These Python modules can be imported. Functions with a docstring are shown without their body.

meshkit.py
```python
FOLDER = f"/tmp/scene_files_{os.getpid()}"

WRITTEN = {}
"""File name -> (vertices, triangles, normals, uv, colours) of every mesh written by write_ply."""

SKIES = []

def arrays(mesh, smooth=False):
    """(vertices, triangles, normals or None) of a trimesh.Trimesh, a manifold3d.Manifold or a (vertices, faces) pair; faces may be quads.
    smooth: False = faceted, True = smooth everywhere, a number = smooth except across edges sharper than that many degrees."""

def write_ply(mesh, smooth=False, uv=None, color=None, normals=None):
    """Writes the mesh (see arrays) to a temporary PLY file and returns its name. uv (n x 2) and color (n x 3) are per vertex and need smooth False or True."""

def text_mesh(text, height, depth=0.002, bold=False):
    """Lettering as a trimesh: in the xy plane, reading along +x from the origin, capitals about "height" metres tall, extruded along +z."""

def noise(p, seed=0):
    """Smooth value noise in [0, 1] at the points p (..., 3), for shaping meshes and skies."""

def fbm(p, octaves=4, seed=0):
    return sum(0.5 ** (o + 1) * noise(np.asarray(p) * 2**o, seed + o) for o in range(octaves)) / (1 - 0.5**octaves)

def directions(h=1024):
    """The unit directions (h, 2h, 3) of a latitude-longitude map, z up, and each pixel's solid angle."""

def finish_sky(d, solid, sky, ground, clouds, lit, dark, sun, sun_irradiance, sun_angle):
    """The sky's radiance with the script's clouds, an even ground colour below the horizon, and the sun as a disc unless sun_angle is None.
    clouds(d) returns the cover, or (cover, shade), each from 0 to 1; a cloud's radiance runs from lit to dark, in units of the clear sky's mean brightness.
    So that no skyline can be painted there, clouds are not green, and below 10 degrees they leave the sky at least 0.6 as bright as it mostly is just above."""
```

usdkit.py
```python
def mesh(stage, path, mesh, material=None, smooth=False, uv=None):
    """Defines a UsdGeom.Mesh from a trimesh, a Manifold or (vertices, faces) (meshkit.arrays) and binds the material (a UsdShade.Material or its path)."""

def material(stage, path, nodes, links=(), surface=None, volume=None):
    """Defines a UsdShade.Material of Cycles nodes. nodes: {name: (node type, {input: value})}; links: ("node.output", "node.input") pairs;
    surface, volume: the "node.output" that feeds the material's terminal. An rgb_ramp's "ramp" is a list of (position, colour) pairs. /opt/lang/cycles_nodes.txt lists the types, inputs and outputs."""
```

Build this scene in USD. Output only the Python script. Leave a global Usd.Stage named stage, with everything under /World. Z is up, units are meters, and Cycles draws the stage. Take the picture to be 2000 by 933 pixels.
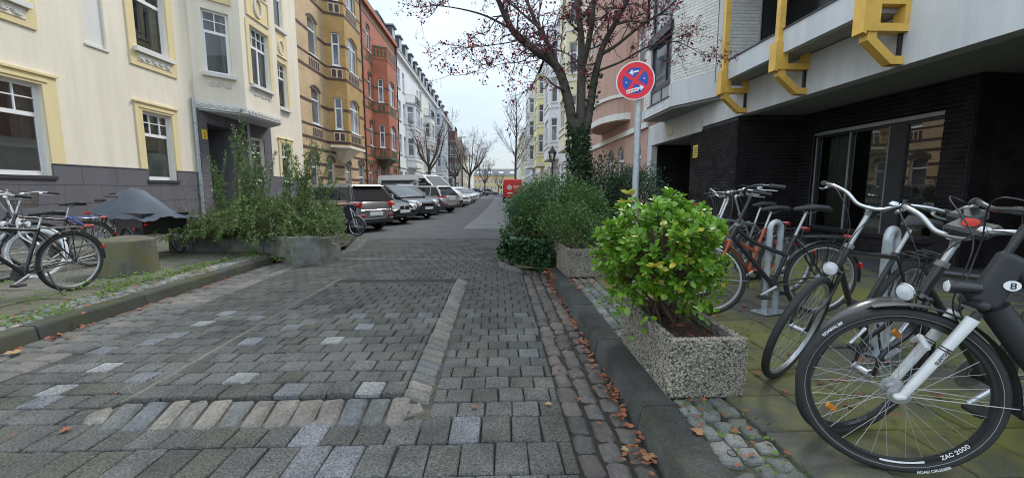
import math, random, numpy as np, trimesh, usdkit, meshkit, shapely
from shapely.geometry import Polygon, box as sbox, Point, LineString
from shapely import affinity
from shapely.ops import unary_union
import manifold3d as m3
from pxr import Usd, UsdGeom, UsdLux, UsdShade, Gf, Sdf, Vt
PI = math.pi
rng = np.random.default_rng(7); random.seed(7)
stage = Usd.Stage.CreateInMemory()
UsdGeom.SetStageUpAxis(stage, UsdGeom.Tokens.z); UsdGeom.SetStageMetersPerUnit(stage, 1.0)
UsdGeom.Xform.Define(stage, '/World'); UsdGeom.Scope.Define(stage, '/World/Looks')

# ------------------------------------------------------------------ camera, sky, sun, exposure
TILT, YAW = math.radians(6.9), math.radians(2.0)
EYE = np.array([0, 0, 1.3])
_f0 = np.array([math.sin(YAW), math.cos(YAW), 0]); RT = np.array([math.cos(YAW), -math.sin(YAW), 0])
FW = _f0 * math.cos(TILT) - np.array([0, 0, 1.]) * math.sin(TILT); UP = np.array([0, 0, 1.]) * math.cos(TILT) + _f0 * math.sin(TILT)
cam = UsdGeom.Camera.Define(stage, '/World/camera')
_m = Gf.Matrix4d(*RT, 0, *UP, 0, *(-FW), 0, *EYE, 1)
cam.AddTransformOp().Set(_m)
cam.CreateHorizontalApertureAttr(36.0); cam.CreateVerticalApertureAttr(36.0 * 477 / 1024)
cam.CreateFocalLengthAttr(36.0 * 796 / 2000); cam.CreateClippingRangeAttr(Gf.Vec2f(0.05, 2000))
cam.CreateExposureAttr(EXPOSURE := 0.95)
SUN_EL, SUN_AZ = math.radians(48), math.radians(35)       # high and veiled, ahead to the right
SKY_STRENGTH, SUN_INT = 0.10, 0.40
usdkit.material(stage, '/World/Looks/sky_light', {
    'tc': ('texture_coordinate', {}), 'mp': ('mapping', {'scale': (1.0, 1.0, 2.6)}),
    'n': ('noise_texture', {'scale': 2.2, 'detail': 6.0, 'roughness': 0.55, 'distortion': 0.3}),
    'r': ('map_range', {'from_min': 0.3, 'from_max': 0.75, 'to_min': 0.72, 'to_max': 0.96, 'clamp': True}),
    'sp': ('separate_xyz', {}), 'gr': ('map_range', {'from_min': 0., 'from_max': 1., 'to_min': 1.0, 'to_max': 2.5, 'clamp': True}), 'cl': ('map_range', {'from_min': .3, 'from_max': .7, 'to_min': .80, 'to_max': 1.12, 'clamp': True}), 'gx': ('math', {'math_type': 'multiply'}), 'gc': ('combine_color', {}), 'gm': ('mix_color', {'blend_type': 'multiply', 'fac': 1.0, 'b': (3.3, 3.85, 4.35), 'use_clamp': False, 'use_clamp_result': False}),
    'sky': ('sky_texture', {'sky_type': 'single_scattering', 'sun_disc': False, 'sun_elevation': SUN_EL, 'sun_rotation': SUN_AZ, 'air_density': 1.0, 'aerosol_density': 2.0}),
    'm': ('mix_color', {'use_clamp': False}), 'b': ('background_shader', {'strength': SKY_STRENGTH})},
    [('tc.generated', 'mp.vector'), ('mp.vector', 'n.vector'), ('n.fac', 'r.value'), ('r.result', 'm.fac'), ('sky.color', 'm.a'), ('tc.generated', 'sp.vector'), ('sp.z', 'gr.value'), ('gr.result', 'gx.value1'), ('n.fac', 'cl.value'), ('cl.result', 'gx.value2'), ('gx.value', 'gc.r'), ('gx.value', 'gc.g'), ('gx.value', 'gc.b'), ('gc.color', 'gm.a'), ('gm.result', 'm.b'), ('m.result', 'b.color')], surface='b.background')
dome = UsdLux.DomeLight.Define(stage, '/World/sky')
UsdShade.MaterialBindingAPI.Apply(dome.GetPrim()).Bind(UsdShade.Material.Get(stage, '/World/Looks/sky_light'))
dome.GetPrim().SetCustomDataByKey('kind', 'structure')
sun = UsdLux.DistantLight.Define(stage, '/World/sun')
sun.CreateIntensityAttr(SUN_INT); sun.CreateAngleAttr(14.0); sun.CreateColorAttr(Gf.Vec3f(1, 0.97, 0.93)); sun.CreateNormalizeAttr(True)
sun.AddRotateXYZOp().Set(Gf.Vec3f(90 - math.degrees(SUN_EL), 0, 180 - math.degrees(SUN_AZ)))

# ------------------------------------------------------------------ helpers
_names, _loc = {}, {}
def numbered(parent, name):
    k = (parent, name); n = _names.get(k, 0); _names[k] = n + 1
    return name if n == 0 else f'{name}_{n:03d}'
def tag(p, label=None, cat=None, group=None, kind=None):
    p = p.GetPrim() if hasattr(p, 'GetPrim') else p
    for k, v in (('label', label), ('category', cat), ('group', group), ('kind', kind)):
        if v: p.SetCustomDataByKey(k, v)
class T:
    """a prim path with the world offset its children are relative to"""
    def __init__(s, path, loc=None): s.path, s.loc = path, np.zeros(3) if loc is None else np.asarray(loc, float)
def thing(name, label=None, cat=None, loc=(0, 0, 0), group=None, kind=None, rotz=None, lean=None, world=True, parent=None):
    """an Xform; world=True: child meshes are given in world coordinates and are shifted by loc"""
    base = parent.path if parent else '/World'
    path = base + '/' + numbered(base, name)
    x = UsdGeom.Xform.Define(stage, path)
    l = np.asarray(loc, float)
    x.AddTranslateOp().Set(Gf.Vec3d(*map(float, l - (parent.loc if parent else 0))))
    if rotz is not None: x.AddRotateZOp().Set(math.degrees(rotz))
    if lean is not None: x.AddRotateXOp().Set(math.degrees(lean))
    tag(x, label, cat, group, kind)
    return T(path, l if world else np.zeros(3))
def arr(m):
    if isinstance(m, MB): return m.arrays()
    if hasattr(m, 'to_mesh'):
        q = m.to_mesh(); return np.asarray(q.vert_properties[:, :3], float), np.asarray(q.tri_verts, int)
    if isinstance(m, trimesh.Trimesh): return np.asarray(m.vertices), np.asarray(m.faces)
    return np.asarray(m[0], float), np.asarray(m[1], int)
def put(name, m, mat, parent=None, smooth=False, label=None, cat=None, group=None, kind=None):
    base = parent.path if parent else '/World'
    path = base + '/' + numbered(base, name)
    v, f = arr(m)
    loc = parent.loc if parent else np.zeros(3)
    if len(v) == 0: return None
    used = np.unique(f)
    if len(used) < len(v): q = np.full(len(v), -1); q[used] = np.arange(len(used)); v, f = v[used], q[f]
    v = v - loc
    usdkit.mesh(stage, path, (v, f), MATS[mat], smooth=smooth)
    tag(stage.GetPrimAtPath(path), label, cat, group, kind)
    return T(path, loc)
def thing1(name, m, mat, label, cat, group=None, kind=None, smooth=False):
    return put(name, m, mat, None, smooth, label, cat, group, kind)
def unit(v): v = np.asarray(v, float); return v / (np.linalg.norm(v, axis=-1, keepdims=True) + 1e-12)
def rotz(a): c, s = math.cos(a), math.sin(a); return np.array([[c, -s, 0], [s, c, 0], [0, 0, 1.]])
def roty(a): c, s = math.cos(a), math.sin(a); return np.array([[c, 0, s], [0, 1, 0], [-s, 0, c]])
def rotx(a): c, s = math.cos(a), math.sin(a); return np.array([[1, 0, 0], [0, c, -s], [0, s, c]])
def rotaxis(ax, a):
    ax = unit(ax); K = np.array([[0, -ax[2], ax[1]], [ax[2], 0, -ax[0]], [-ax[1], ax[0], 0]])
    return np.eye(3) + math.sin(a) * K + (1 - math.cos(a)) * K @ K
def curve(pts, n=6):
    """Catmull-Rom through the points"""
    p = np.asarray(pts, float); q = np.vstack([2 * p[0] - p[1], p, 2 * p[-1] - p[-2]]); out = []
    for i in range(1, len(q) - 2):
        for t in np.linspace(0, 1, n, endpoint=False):
            a, b, c, d = q[i - 1:i + 3]
            out.append(.5 * (2 * b + (c - a) * t + (2 * a - 5 * b + 4 * c - d) * t * t + (3 * b - a - 3 * c + d) * t ** 3))
    return np.array(out + [p[-1]])
class MB:
    def __init__(s): s.v, s.f, s.n = [], [], 0
    def add(s, v, f):
        v, f = np.asarray(v, float), np.asarray(f, int)
        if f.shape[1] == 4: f = np.vstack([f[:, [0, 1, 2]], f[:, [0, 2, 3]]])
        s.v.append(v); s.f.append(f + s.n); s.n += len(v); return s
    def mesh(s, m, R=None, t=None, k=1.0):
        v, f = arr(m); v = v * k
        if R is not None: v = v @ np.asarray(R).T
        if t is not None: v = v + t
        return s.add(v, f)
    def box(s, c, size, R=None):
        h = np.asarray(size) / 2.
        v = np.array([[x, y, z] for x in (-1, 1) for y in (-1, 1) for z in (-1, 1)]) * h
        if R is not None: v = v @ np.asarray(R).T
        return s.add(v + c, [[0, 1, 3, 2], [4, 6, 7, 5], [0, 4, 5, 1], [2, 3, 7, 6], [0, 2, 6, 4], [1, 5, 7, 3]])
    def rbox(s, c, size, r=.01, R=None):
        h = np.asarray(size) / 2.; pts = []
        for sx in (-1, 1):
            for sy in (-1, 1):
                for sz in (-1, 1):
                    for k in range(3):
                        q = h - r; q[k] = h[k]; pts.append(q * (sx, sy, sz))
        v = np.array(pts); hl = trimesh.convex.convex_hull(v)
        v = np.asarray(hl.vertices)
        if R is not None: v = v @ np.asarray(R).T
        return s.add(v + c, hl.faces)
    def tube(s, pts, r, n=8, cap=True, closed=False):
        p = np.asarray(pts, float); r = np.broadcast_to(r, (len(p),))
        t = (np.roll(p, -1, 0) - np.roll(p, 1, 0)) if closed else np.gradient(p, axis=0)
        t = unit(t)
        ref = np.array([0, 0, 1.]) if abs(t[0][2]) < .9 else np.array([1., 0, 0])
        a = unit(np.cross(t[0], ref)); A = []
        for ti in t:
            a = unit(a - ti * (a @ ti)); A.append(a)
        A = np.array(A); B = np.cross(t, A); ang = np.arange(n) * 2 * PI / n
        v = (p[:, None] + r[:, None, None] * (np.cos(ang)[None, :, None] * A[:, None] + np.sin(ang)[None, :, None] * B[:, None])).reshape(-1, 3)
        m = len(p); k = m if closed else m - 1
        i, j = np.meshgrid(np.arange(k), np.arange(n), indexing='ij')
        i2, j2 = (i + 1) % m, (j + 1) % n
        q = np.stack([i * n + j, i * n + j2, i2 * n + j2, i2 * n + j], -1).reshape(-1, 4)
        s.add(v, q)
        if cap and not closed:
            for e in (0, m - 1):
                ring = np.arange(e * n, e * n + n) + s.n - len(v)
                f = np.array([[ring[0], ring[x], ring[x + 1]] for x in range(1, n - 1)])
                s.f.append(f if e else f[:, ::-1])
        return s
    def rod(s, a, b, r, n=8, r2=None):
        return s.tube([a, b], [r, r if r2 is None else r2], n)
    def lathe(s, prof, c=(0, 0, 0), ax='z', n=24, close=False):
        """prof: (radius, height) pairs turned about an axis"""
        pr = np.asarray(prof, float); ang = np.arange(n) * 2 * PI / n
        x = pr[:, 0, None] * np.cos(ang); y = pr[:, 0, None] * np.sin(ang); z = np.repeat(pr[:, 1, None], n, 1)
        v = np.stack({'z': (x, y, z), 'y': (x, z, y), 'x': (z, x, y)}[ax], -1).reshape(-1, 3) + c
        m = len(pr); k = m if close else m - 1
        i, j = np.meshgrid(np.arange(k), np.arange(n), indexing='ij'); i2, j2 = (i + 1) % m, (j + 1) % n
        return s.add(v, np.stack([i * n + j, i * n + j2, i2 * n + j2, i2 * n + j], -1).reshape(-1, 4))
    def poly(s, pg, M, w0, w1=None):
        """a shapely polygon in (u, v) through M(u, v, w), extruded from w0 to w1 (a flat sheet if w1 is None)"""
        for g in getattr(pg, 'geoms', [pg]):
            if g.is_empty or g.geom_type != 'Polygon' or g.area < 1e-7: continue
            if w1 is None:
                v, f = trimesh.creation.triangulate_polygon(g, engine='earcut'); v = np.column_stack([v, np.full(len(v), w0)])
            else:
                m = trimesh.creation.extrude_polygon(g, w1 - w0, engine='earcut'); v, f = np.array(m.vertices), np.array(m.faces); v[:, 2] += w0
            s.add(M(v), f[:, ::-1] if getattr(M, 'flip', False) else f)
        return s
    def arrays(s):
        if not s.v: return np.zeros((0, 3)), np.zeros((0, 3), int)
        return np.vstack(s.v), np.vstack(s.f)
class Facet:
    """a wall plane: u runs along from p0 in direction t, v is height, w is outwards"""
    def __init__(s, p0, p1, n):
        s.p0 = np.array([*p0, 0.]); d = np.array([p1[0] - p0[0], p1[1] - p0[1], 0.]); s.len = np.linalg.norm(d); s.t = d / s.len
        nn = np.array([-s.t[1], s.t[0], 0]); s.n = nn if nn[:2] @ np.asarray(n) > 0 else -nn
        s.flip = np.cross(s.t, [0, 0, 1.]) @ s.n < 0
    def __call__(s, uvw):
        q = np.asarray(uvw, float).reshape(-1, 3)
        return s.p0 + q[:, :1] * s.t + q[:, 1:2] * np.array([0, 0, 1.]) + q[:, 2:] * s.n
    def bx(s, mb, u0, u1, v0, v1, w0, w1): return mb.poly(sbox(u0, v0, u1, v1), s, w0, w1)
def hull_spheres(items, seg=10):
    return m3.Manifold.batch_hull([m3.Manifold.sphere(r, seg).translate(tuple(map(float, c))) for c, r in items])
def hull(pts): return trimesh.convex.convex_hull(np.asarray(pts, float))
def sheet(x0, x1, y0, y1, z): return np.array([[x0, y0, z], [x1, y0, z], [x1, y1, z], [x0, y1, z]]), np.array([[0, 1, 2, 3]])
class Flat:
    flip = False
    def __call__(s, v): return np.asarray(v, float)
FLAT = Flat()
# ------------------------------------------------------------------ materials
MATS = {}
def mat(name, nodes, links, surface='p.BSDF'): MATS[name] = usdkit.material(stage, '/World/Looks/' + name, nodes, links, surface=surface)
def plain(name, col, rough=.6, metal=0., var=.25, scale=6., bump=0., bscale=60., spec=.5, coat=0., sss=None, dist=.002):
    """one colour with soft noise in tone and an optional fine relief"""
    c = np.array(col); n = {'g': ('geometry', {}), 'n': ('noise_texture', {'scale': scale, 'detail': 5.0, 'roughness': .6}),
        'r': ('rgb_ramp', {'ramp': [(.25, tuple(c * (1 - var))), (.75, tuple(np.minimum(c * (1 + var), .95)))]}),
        'p': ('principled_bsdf', {'roughness': rough, 'metallic': metal, 'specular_ior_level': spec, 'coat_weight': coat})}
    l = [('g.position', 'n.vector'), ('n.fac', 'r.fac'), ('r.color', 'p.base_color')]
    if bump:
        n['n2'] = ('noise_texture', {'scale': bscale, 'detail': 3.0}); n['b'] = ('bump', {'strength': bump, 'distance': dist})
        l += [('g.position', 'n2.vector'), ('n2.fac', 'b.height'), ('b.normal', 'p.normal')]
    mat(name, n, l)
def stone(name, ramp, island, grain=220., gstr=.55, rough=.85, moss=0., mosscol=(.055, .07, .018), mscale=1.6, bump=.5, dirt=.35, mlow=.5, bdist=.003, spec=.35):
    """stones of varied tone: random per object or per island, speckled grain, moss in patches"""
    n = {'g': ('geometry', {}), 'o': ('object_info', {}), 'ra': ('rgb_ramp', {'ramp': ramp}),
        'n1': ('noise_texture', {'scale': grain, 'detail': 3.0, 'roughness': .7}), 'gr': ('map_range', {'from_min': .3, 'from_max': .7, 'to_min': 1 - gstr, 'to_max': 1 + gstr}),
        'mul': ('mix_color', {'blend_type': 'multiply', 'fac': 1.0, 'use_clamp': False}), 'cc': ('combine_color', {}),
        'n2': ('noise_texture', {'scale': 2.2, 'detail': 10.0, 'roughness': .68}), 'dr': ('map_range', {'from_min': .35, 'from_max': .7, 'to_min': 1 - dirt, 'to_max': 1 + dirt * .5}),
        'mul2': ('mix_color', {'blend_type': 'multiply', 'fac': 1.0, 'use_clamp': False}), 'cc2': ('combine_color', {}),
        'n3': ('noise_texture', {'scale': mscale, 'detail': 8.0, 'roughness': .7}), 'mr': ('map_range', {'from_min': mlow, 'from_max': mlow + .18, 'to_min': 0., 'to_max': moss, 'clamp': True}),
        'mm': ('mix_color', {'b': mosscol}), 'b': ('bump', {'strength': bump, 'distance': bdist}),
        'p': ('principled_bsdf', {'roughness': rough, 'specular_ior_level': spec})}
    l = [('g.random_per_island' if island else 'o.random', 'ra.fac'), ('g.position', 'n1.vector'), ('n1.fac', 'gr.value'), ('ra.color', 'mul.a'),
        *[('gr.result', 'cc.' + k) for k in 'rgb'], ('cc.color', 'mul.b'), ('g.position', 'n2.vector'), ('n2.fac', 'dr.value'), *[('dr.result', 'cc2.' + k) for k in 'rgb'],
        ('mul.result', 'mul2.a'), ('cc2.color', 'mul2.b'), ('g.position', 'n3.vector'), ('n3.fac', 'mr.value'), ('mr.result', 'mm.fac'), ('mul2.result', 'mm.a'), ('mm.result', 'p.base_color'),
        ('n1.fac', 'b.height'), ('b.normal', 'p.normal')]
    mat(name, n, l)
def both(name, ramp, **k): stone(name, ramp, False, **k); stone(name + '_field', ramp, True, **k)
def steps(*cols):
    out, t = [], 0.
    for w, c in cols: out += [(t, c), (min(t + w - .001, 1), c)]; t += w
    return out
both('paver', steps((.22, (.094, .092, .084)), (.22, (.120, .118, .110)), (.20, (.108, .107, .10)), (.15, (.138, .136, .128)), (.11, (.098, .099, .081)), (.05, (.16, .163, .172)), (.03, (.21, .216, .232)), (.02, (.285, .285, .28))), grain=85., gstr=.75, moss=.4, dirt=.45, mscale=1.1, mlow=.55, mosscol=(.075, .082, .045))
both('sett', steps((.3, (.115, .098, .088)), (.3, (.14, .122, .112)), (.25, (.098, .086, .08)), (.15, (.165, .138, .118))), grain=60., gstr=.25, rough=.6, dirt=.3)
both('light_sett', steps((.3, (.165, .155, .135)), (.25, (.145, .138, .124)), (.25, (.135, .136, .128)), (.2, (.19, .172, .152))), grain=60., gstr=.3, rough=.7, moss=.4, mlow=.58)
both('ramp_sett', steps((.25, (.19, .178, .158)), (.15, (.15, .158, .166)), (.2, (.215, .19, .165)), (.25, (.165, .166, .158)), (.15, (.24, .22, .185))), grain=50., gstr=.35, rough=.65, dirt=.5, moss=.3, mlow=.6)
both('cobble', steps((.4, (.21, .21, .195)), (.3, (.27, .26, .245)), (.3, (.165, .168, .156))), grain=150., gstr=.5, moss=.55, mscale=4., mlow=.5, mosscol=(.07, .1, .03))
both('slab', steps((.4, (.115, .11, .095)), (.3, (.138, .13, .11)), (.3, (.098, .097, .086))), grain=160., gstr=.4, moss=.88, mscale=.9, mlow=.40, mosscol=(.19, .185, .045))
both('old_slab', steps((.4, (.135, .13, .11)), (.3, (.16, .15, .126)), (.3, (.112, .11, .096))), grain=160., gstr=.4, moss=.6, mscale=.9, mlow=.45, mosscol=(.10, .105, .045))
both('dark_sett', steps((.5, (.085, .082, .082)), (.5, (.115, .112, .112))), grain=120., gstr=.3)
stone('kerb_stone', steps((.5, (.054, .054, .050)), (.5, (.067, .067, .062))), False, grain=110., gstr=.6, moss=.65, dirt=.55, mscale=2.0, mlow=.52, mosscol=(.05, .062, .02))
stone('mossy_kerb', steps((.5, (.06, .06, .054)), (.5, (.074, .072, .064))), False, grain=200., gstr=.5, moss=.7, mscale=2.0, mlow=.45, mosscol=(.065, .075, .02))
stone('bed_concrete', steps((.5, (.20, .196, .178)), (.5, (.25, .245, .22))), False, grain=90., gstr=.5, dirt=.6, moss=.75, mscale=2.4, mlow=.5, mosscol=(.085, .1, .04))
stone('bollard_concrete', steps((1., (.165, .155, .12)),), False, grain=110., gstr=.45, moss=.85, mscale=2.2, mlow=.43, mosscol=(.105, .10, .032), dirt=.6)
both('dark_brick', steps((.35, (.026, .022, .024)), (.35, (.036, .030, .032)), (.3, (.020, .018, .020))), grain=90., gstr=.3, rough=.75, dirt=.6, spec=.12)
both('white_brick', steps((.4, (.74, .72, .67)), (.35, (.77, .75, .71)), (.25, (.70, .68, .63))), grain=60., gstr=.1, rough=.5, dirt=.15)
plain('joint', (.028, .025, .02), .95, var=.5, scale=30, bump=.6, bscale=120)
plain('mossy_joint', (.075, .072, .045), .95, var=.6, scale=12, bump=.6, bscale=120)
plain('mortar_dark', (.046, .044, .045), .9); plain('mortar_light', (.42, .40, .37), .9)
plain('soil', (.065, .04, .028), .95, var=.6, scale=40, bump=1., bscale=60, dist=.01)
plain('earth', (.10, .085, .06), .95, var=.4, scale=4, bump=.8, bscale=30, dist=.01)
# asphalt with worn patches
def asphalt(name, c, moss=0):
    c = np.array(c)
    mat(name, {'g': ('geometry', {}), 'n': ('noise_texture', {'scale': 1.3, 'detail': 8.0, 'roughness': .7}), 'r': ('rgb_ramp', {'ramp': [(.3, tuple(c * .78)), (.7, tuple(c * 1.2))]}),
        'n2': ('noise_texture', {'scale': 140., 'detail': 2.0}), 'gr': ('map_range', {'from_min': .3, 'from_max': .7, 'to_min': .7, 'to_max': 1.3}), 'cc': ('combine_color', {}),
        'm': ('mix_color', {'blend_type': 'multiply', 'fac': 1.0, 'use_clamp': False}), 'b': ('bump', {'strength': .5, 'distance': .004}), 'p': ('principled_bsdf', {'roughness': .8, 'specular_ior_level': .4})},
        [('g.position', 'n.vector'), ('n.fac', 'r.fac'), ('g.position', 'n2.vector'), ('n2.fac', 'gr.value'), *[('gr.result', 'cc.' + k) for k in 'rgb'], ('r.color', 'm.a'), ('cc.color', 'm.b'), ('m.result', 'p.base_color'), ('n2.fac', 'b.height'), ('b.normal', 'p.normal')])
asphalt('asphalt', (.088, .088, .092)); asphalt('asphalt_patch', (.175, .175, .175)); asphalt('ground_mat', (.13, .125, .12))
def brickmat(name, c1, c2, mortar, bw=.25, rh=.077, axis='y', rough=.75, msize=.012):
    mat(name, {'g': ('geometry', {}), 's': ('separate_xyz', {}), 'ad': ('math', {'math_type': 'add'}), 'c': ('combine_xyz', {}),
        'br': ('brick_texture', {'color1': c1, 'color2': c2, 'mortar': mortar, 'scale': 1.0, 'mortar_size': msize, 'brick_width': bw, 'row_height': rh, 'bias': 0.0, 'mortar_smooth': .2}),
        'n': ('noise_texture', {'scale': 1.2, 'detail': 6.0, 'roughness': .6}), 'gr': ('map_range', {'from_min': .3, 'from_max': .7, 'to_min': .82, 'to_max': 1.12}), 'cc': ('combine_color', {}),
        'm': ('mix_color', {'blend_type': 'multiply', 'fac': 1.0, 'use_clamp': False}), 'b': ('bump', {'strength': .6, 'distance': .006, 'invert': True}), 'p': ('principled_bsdf', {'roughness': rough, 'specular_ior_level': .35})},
        [('g.position', 's.vector'), ('s.y', 'ad.value1'), ('s.x', 'ad.value2'), ('ad.value', 'c.x'), ('s.z', 'c.y'), ('c.vector', 'br.vector'), ('g.position', 'n.vector'), ('n.fac', 'gr.value'), *[('gr.result', 'cc.' + k) for k in 'rgb'],
         ('br.color', 'm.a'), ('cc.color', 'm.b'), ('m.result', 'p.base_color'), ('br.fac', 'b.height'), ('b.normal', 'p.normal')])
brickmat('yellow_brick', (.58, .40, .21), (.65, .47, .27), (.42, .34, .25)); brickmat('gold_brick', (.54, .34, .11), (.46, .275, .085), (.33, .23, .11), bw=.14)
brickmat('red_brick', (.42, .115, .055), (.48, .15, .075), (.30, .14, .10)); brickmat('far_red_brick', (.16, .06, .05), (.13, .05, .045), (.16, .1, .09))
plain('brown_brick', (.075, .04, .033), .6, var=.3, scale=14); plain('cream_brick', (.62, .52, .38), .7, var=.15)
plain('green_tile', (.075, .085, .045), .5, var=.3)
# render (plaster)
def plaster(name, c, rough=.85, bump=.5, var=.06, bs=22., streak=.10):
    c = np.array(c)
    mat(name, {'g': ('geometry', {}), 'mp': ('mapping', {'scale': (1.7, 1.7, .2)}), 'n': ('noise_texture', {'scale': 1.8, 'detail': 7.0, 'roughness': .65}), 'r': ('rgb_ramp', {'ramp': [(.25, tuple(c * (1 - streak))), (.6, tuple(c)), (.85, tuple(np.minimum(c * (1 + var), .9)))]}),
        'n2': ('noise_texture', {'scale': bs, 'detail': 5.0, 'roughness': .7}), 'b': ('bump', {'strength': bump, 'distance': .012}), 'p': ('principled_bsdf', {'roughness': rough, 'specular_ior_level': .25})},
        [('g.position', 'mp.vector'), ('mp.vector', 'n.vector'), ('n.fac', 'r.fac'), ('r.color', 'p.base_color'), ('g.position', 'n2.vector'), ('n2.fac', 'b.height'), ('b.normal', 'p.normal')])
plaster('cream_plaster', (.80, .735, .60), streak=.15); plaster('yellow_plaster', (.75, .62, .35), bump=.2); plaster('plinth_paint', (.14, .136, .15), bump=.35, bs=40., streak=.2)
plaster('white_plaster', (.74, .76, .78), bump=.15); plaster('offwhite_plaster', (.70, .69, .65), bump=.15); plaster('grey_plaster', (.50, .53, .57), bump=.15); plaster('slate_plaster', (.16, .17, .21), bump=.15)
plaster('salmon_plaster', (.50, .325, .265), streak=.2, bump=.25); plaster('pale_yellow_plaster', (.80, .74, .52), bump=.15); plaster('lemon_plaster', (.80, .72, .38), bump=.15); plaster('beige_plaster', (.52, .46, .36), bump=.15); plaster('ochre_plaster', (.52, .40, .21), bump=.1)
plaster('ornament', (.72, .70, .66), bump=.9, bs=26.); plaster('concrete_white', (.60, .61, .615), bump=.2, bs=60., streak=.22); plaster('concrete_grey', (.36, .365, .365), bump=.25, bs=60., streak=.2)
plain('window_white', (.80, .80, .80), .35, var=.03); plain('window_dark', (.03, .03, .035), .4); plain('brown_frame', (.05, .03, .025), .5)
plain('sill_metal', (.045, .045, .05), .4); plain('curtain', (.55, .55, .53), .9, var=.15, scale=9); plain('curtain_green', (.50, .55, .52), .9, var=.2, scale=7); plain('film', (.72, .78, .78), .5, var=.1)
plain('roof_slate', (.085, .09, .1), .55, var=.3, scale=5, bump=.5, bscale=14, dist=.02); plain('roof_tile', (.16, .10, .085), .7, var=.3); plain('zinc', (.38, .41, .43), .45, metal=.4, var=.2)
plain('dark_room', (.02, .02, .022), .9); plain('door_red', (.055, .02, .018), .4); plain('wood', (.25, .105, .055), .5, var=.4, scale=12); plain('notice_yellow', (.75, .5, .04), .5, var=.05)
plain('yellow_steel', (.70, .42, .08), .42, var=.16, scale=5, bump=.15, bscale=40); plain('galvanised', (.42, .45, .47), .42, metal=.55, var=.25, scale=14); plain('black_steel', (.012, .012, .014), .4)
def glass(name, tint, refl=1.0, rough=.0, ior=1.85):
    mat(name, {'t': ('transparent_bsdf', {'color': tint}), 'gl': ('glossy_bsdf', {'color': (refl,) * 3, 'roughness': rough}), 'fr': ('fresnel', {'IOR': ior}), 'm': ('mix_closure', {})}, [('fr.fac', 'm.fac'), ('t.BSDF', 'm.closure1'), ('gl.BSDF', 'm.closure2')], surface='m.closure')
glass('pane_glass', (.72, .78, .76)); glass('shop_glass', (.72, .78, .76), ior=2.4); glass('clear_glass', (.85, .9, .88))
mat('far_glass', {'g': ('geometry', {}), 'n': ('noise_texture', {'scale': .6, 'detail': 2.0}), 'r': ('rgb_ramp', {'ramp': [(.35, (.04, .045, .05)), (.58, (.13, .14, .15)), (.72, (.36, .37, .37))]}), 'p': ('principled_bsdf', {'roughness': .04, 'specular_ior_level': .8})}, [('g.position', 'n.vector'), ('n.fac', 'r.fac'), ('r.color', 'p.base_color')])  # pale tones of the ramp are painted-in sky reflections on opaque panes
mat('car_glass', {'p': ('principled_bsdf', {'base_color': (.012, .015, .017), 'roughness': .02, 'specular_ior_level': .55})}, [])
def leafmat(name, ramp, island=True, trans=.35, rough=.35, spec=.5):
    mat(name, {'g': ('geometry', {}), 'o': ('object_info', {}), 'r': ('rgb_ramp', {'ramp': ramp}), 'p': ('principled_bsdf', {'roughness': rough, 'specular_ior_level': spec}), 't': ('translucent_bsdf', {}), 'm': ('mix_closure', {'fac': trans})},
        [('g.random_per_island' if island else 'o.random', 'r.fac'), ('r.color', 'p.base_color'), ('r.color', 't.color'), ('p.BSDF', 'm.closure1'), ('t.BSDF', 'm.closure2')], surface='m.closure')
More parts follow.
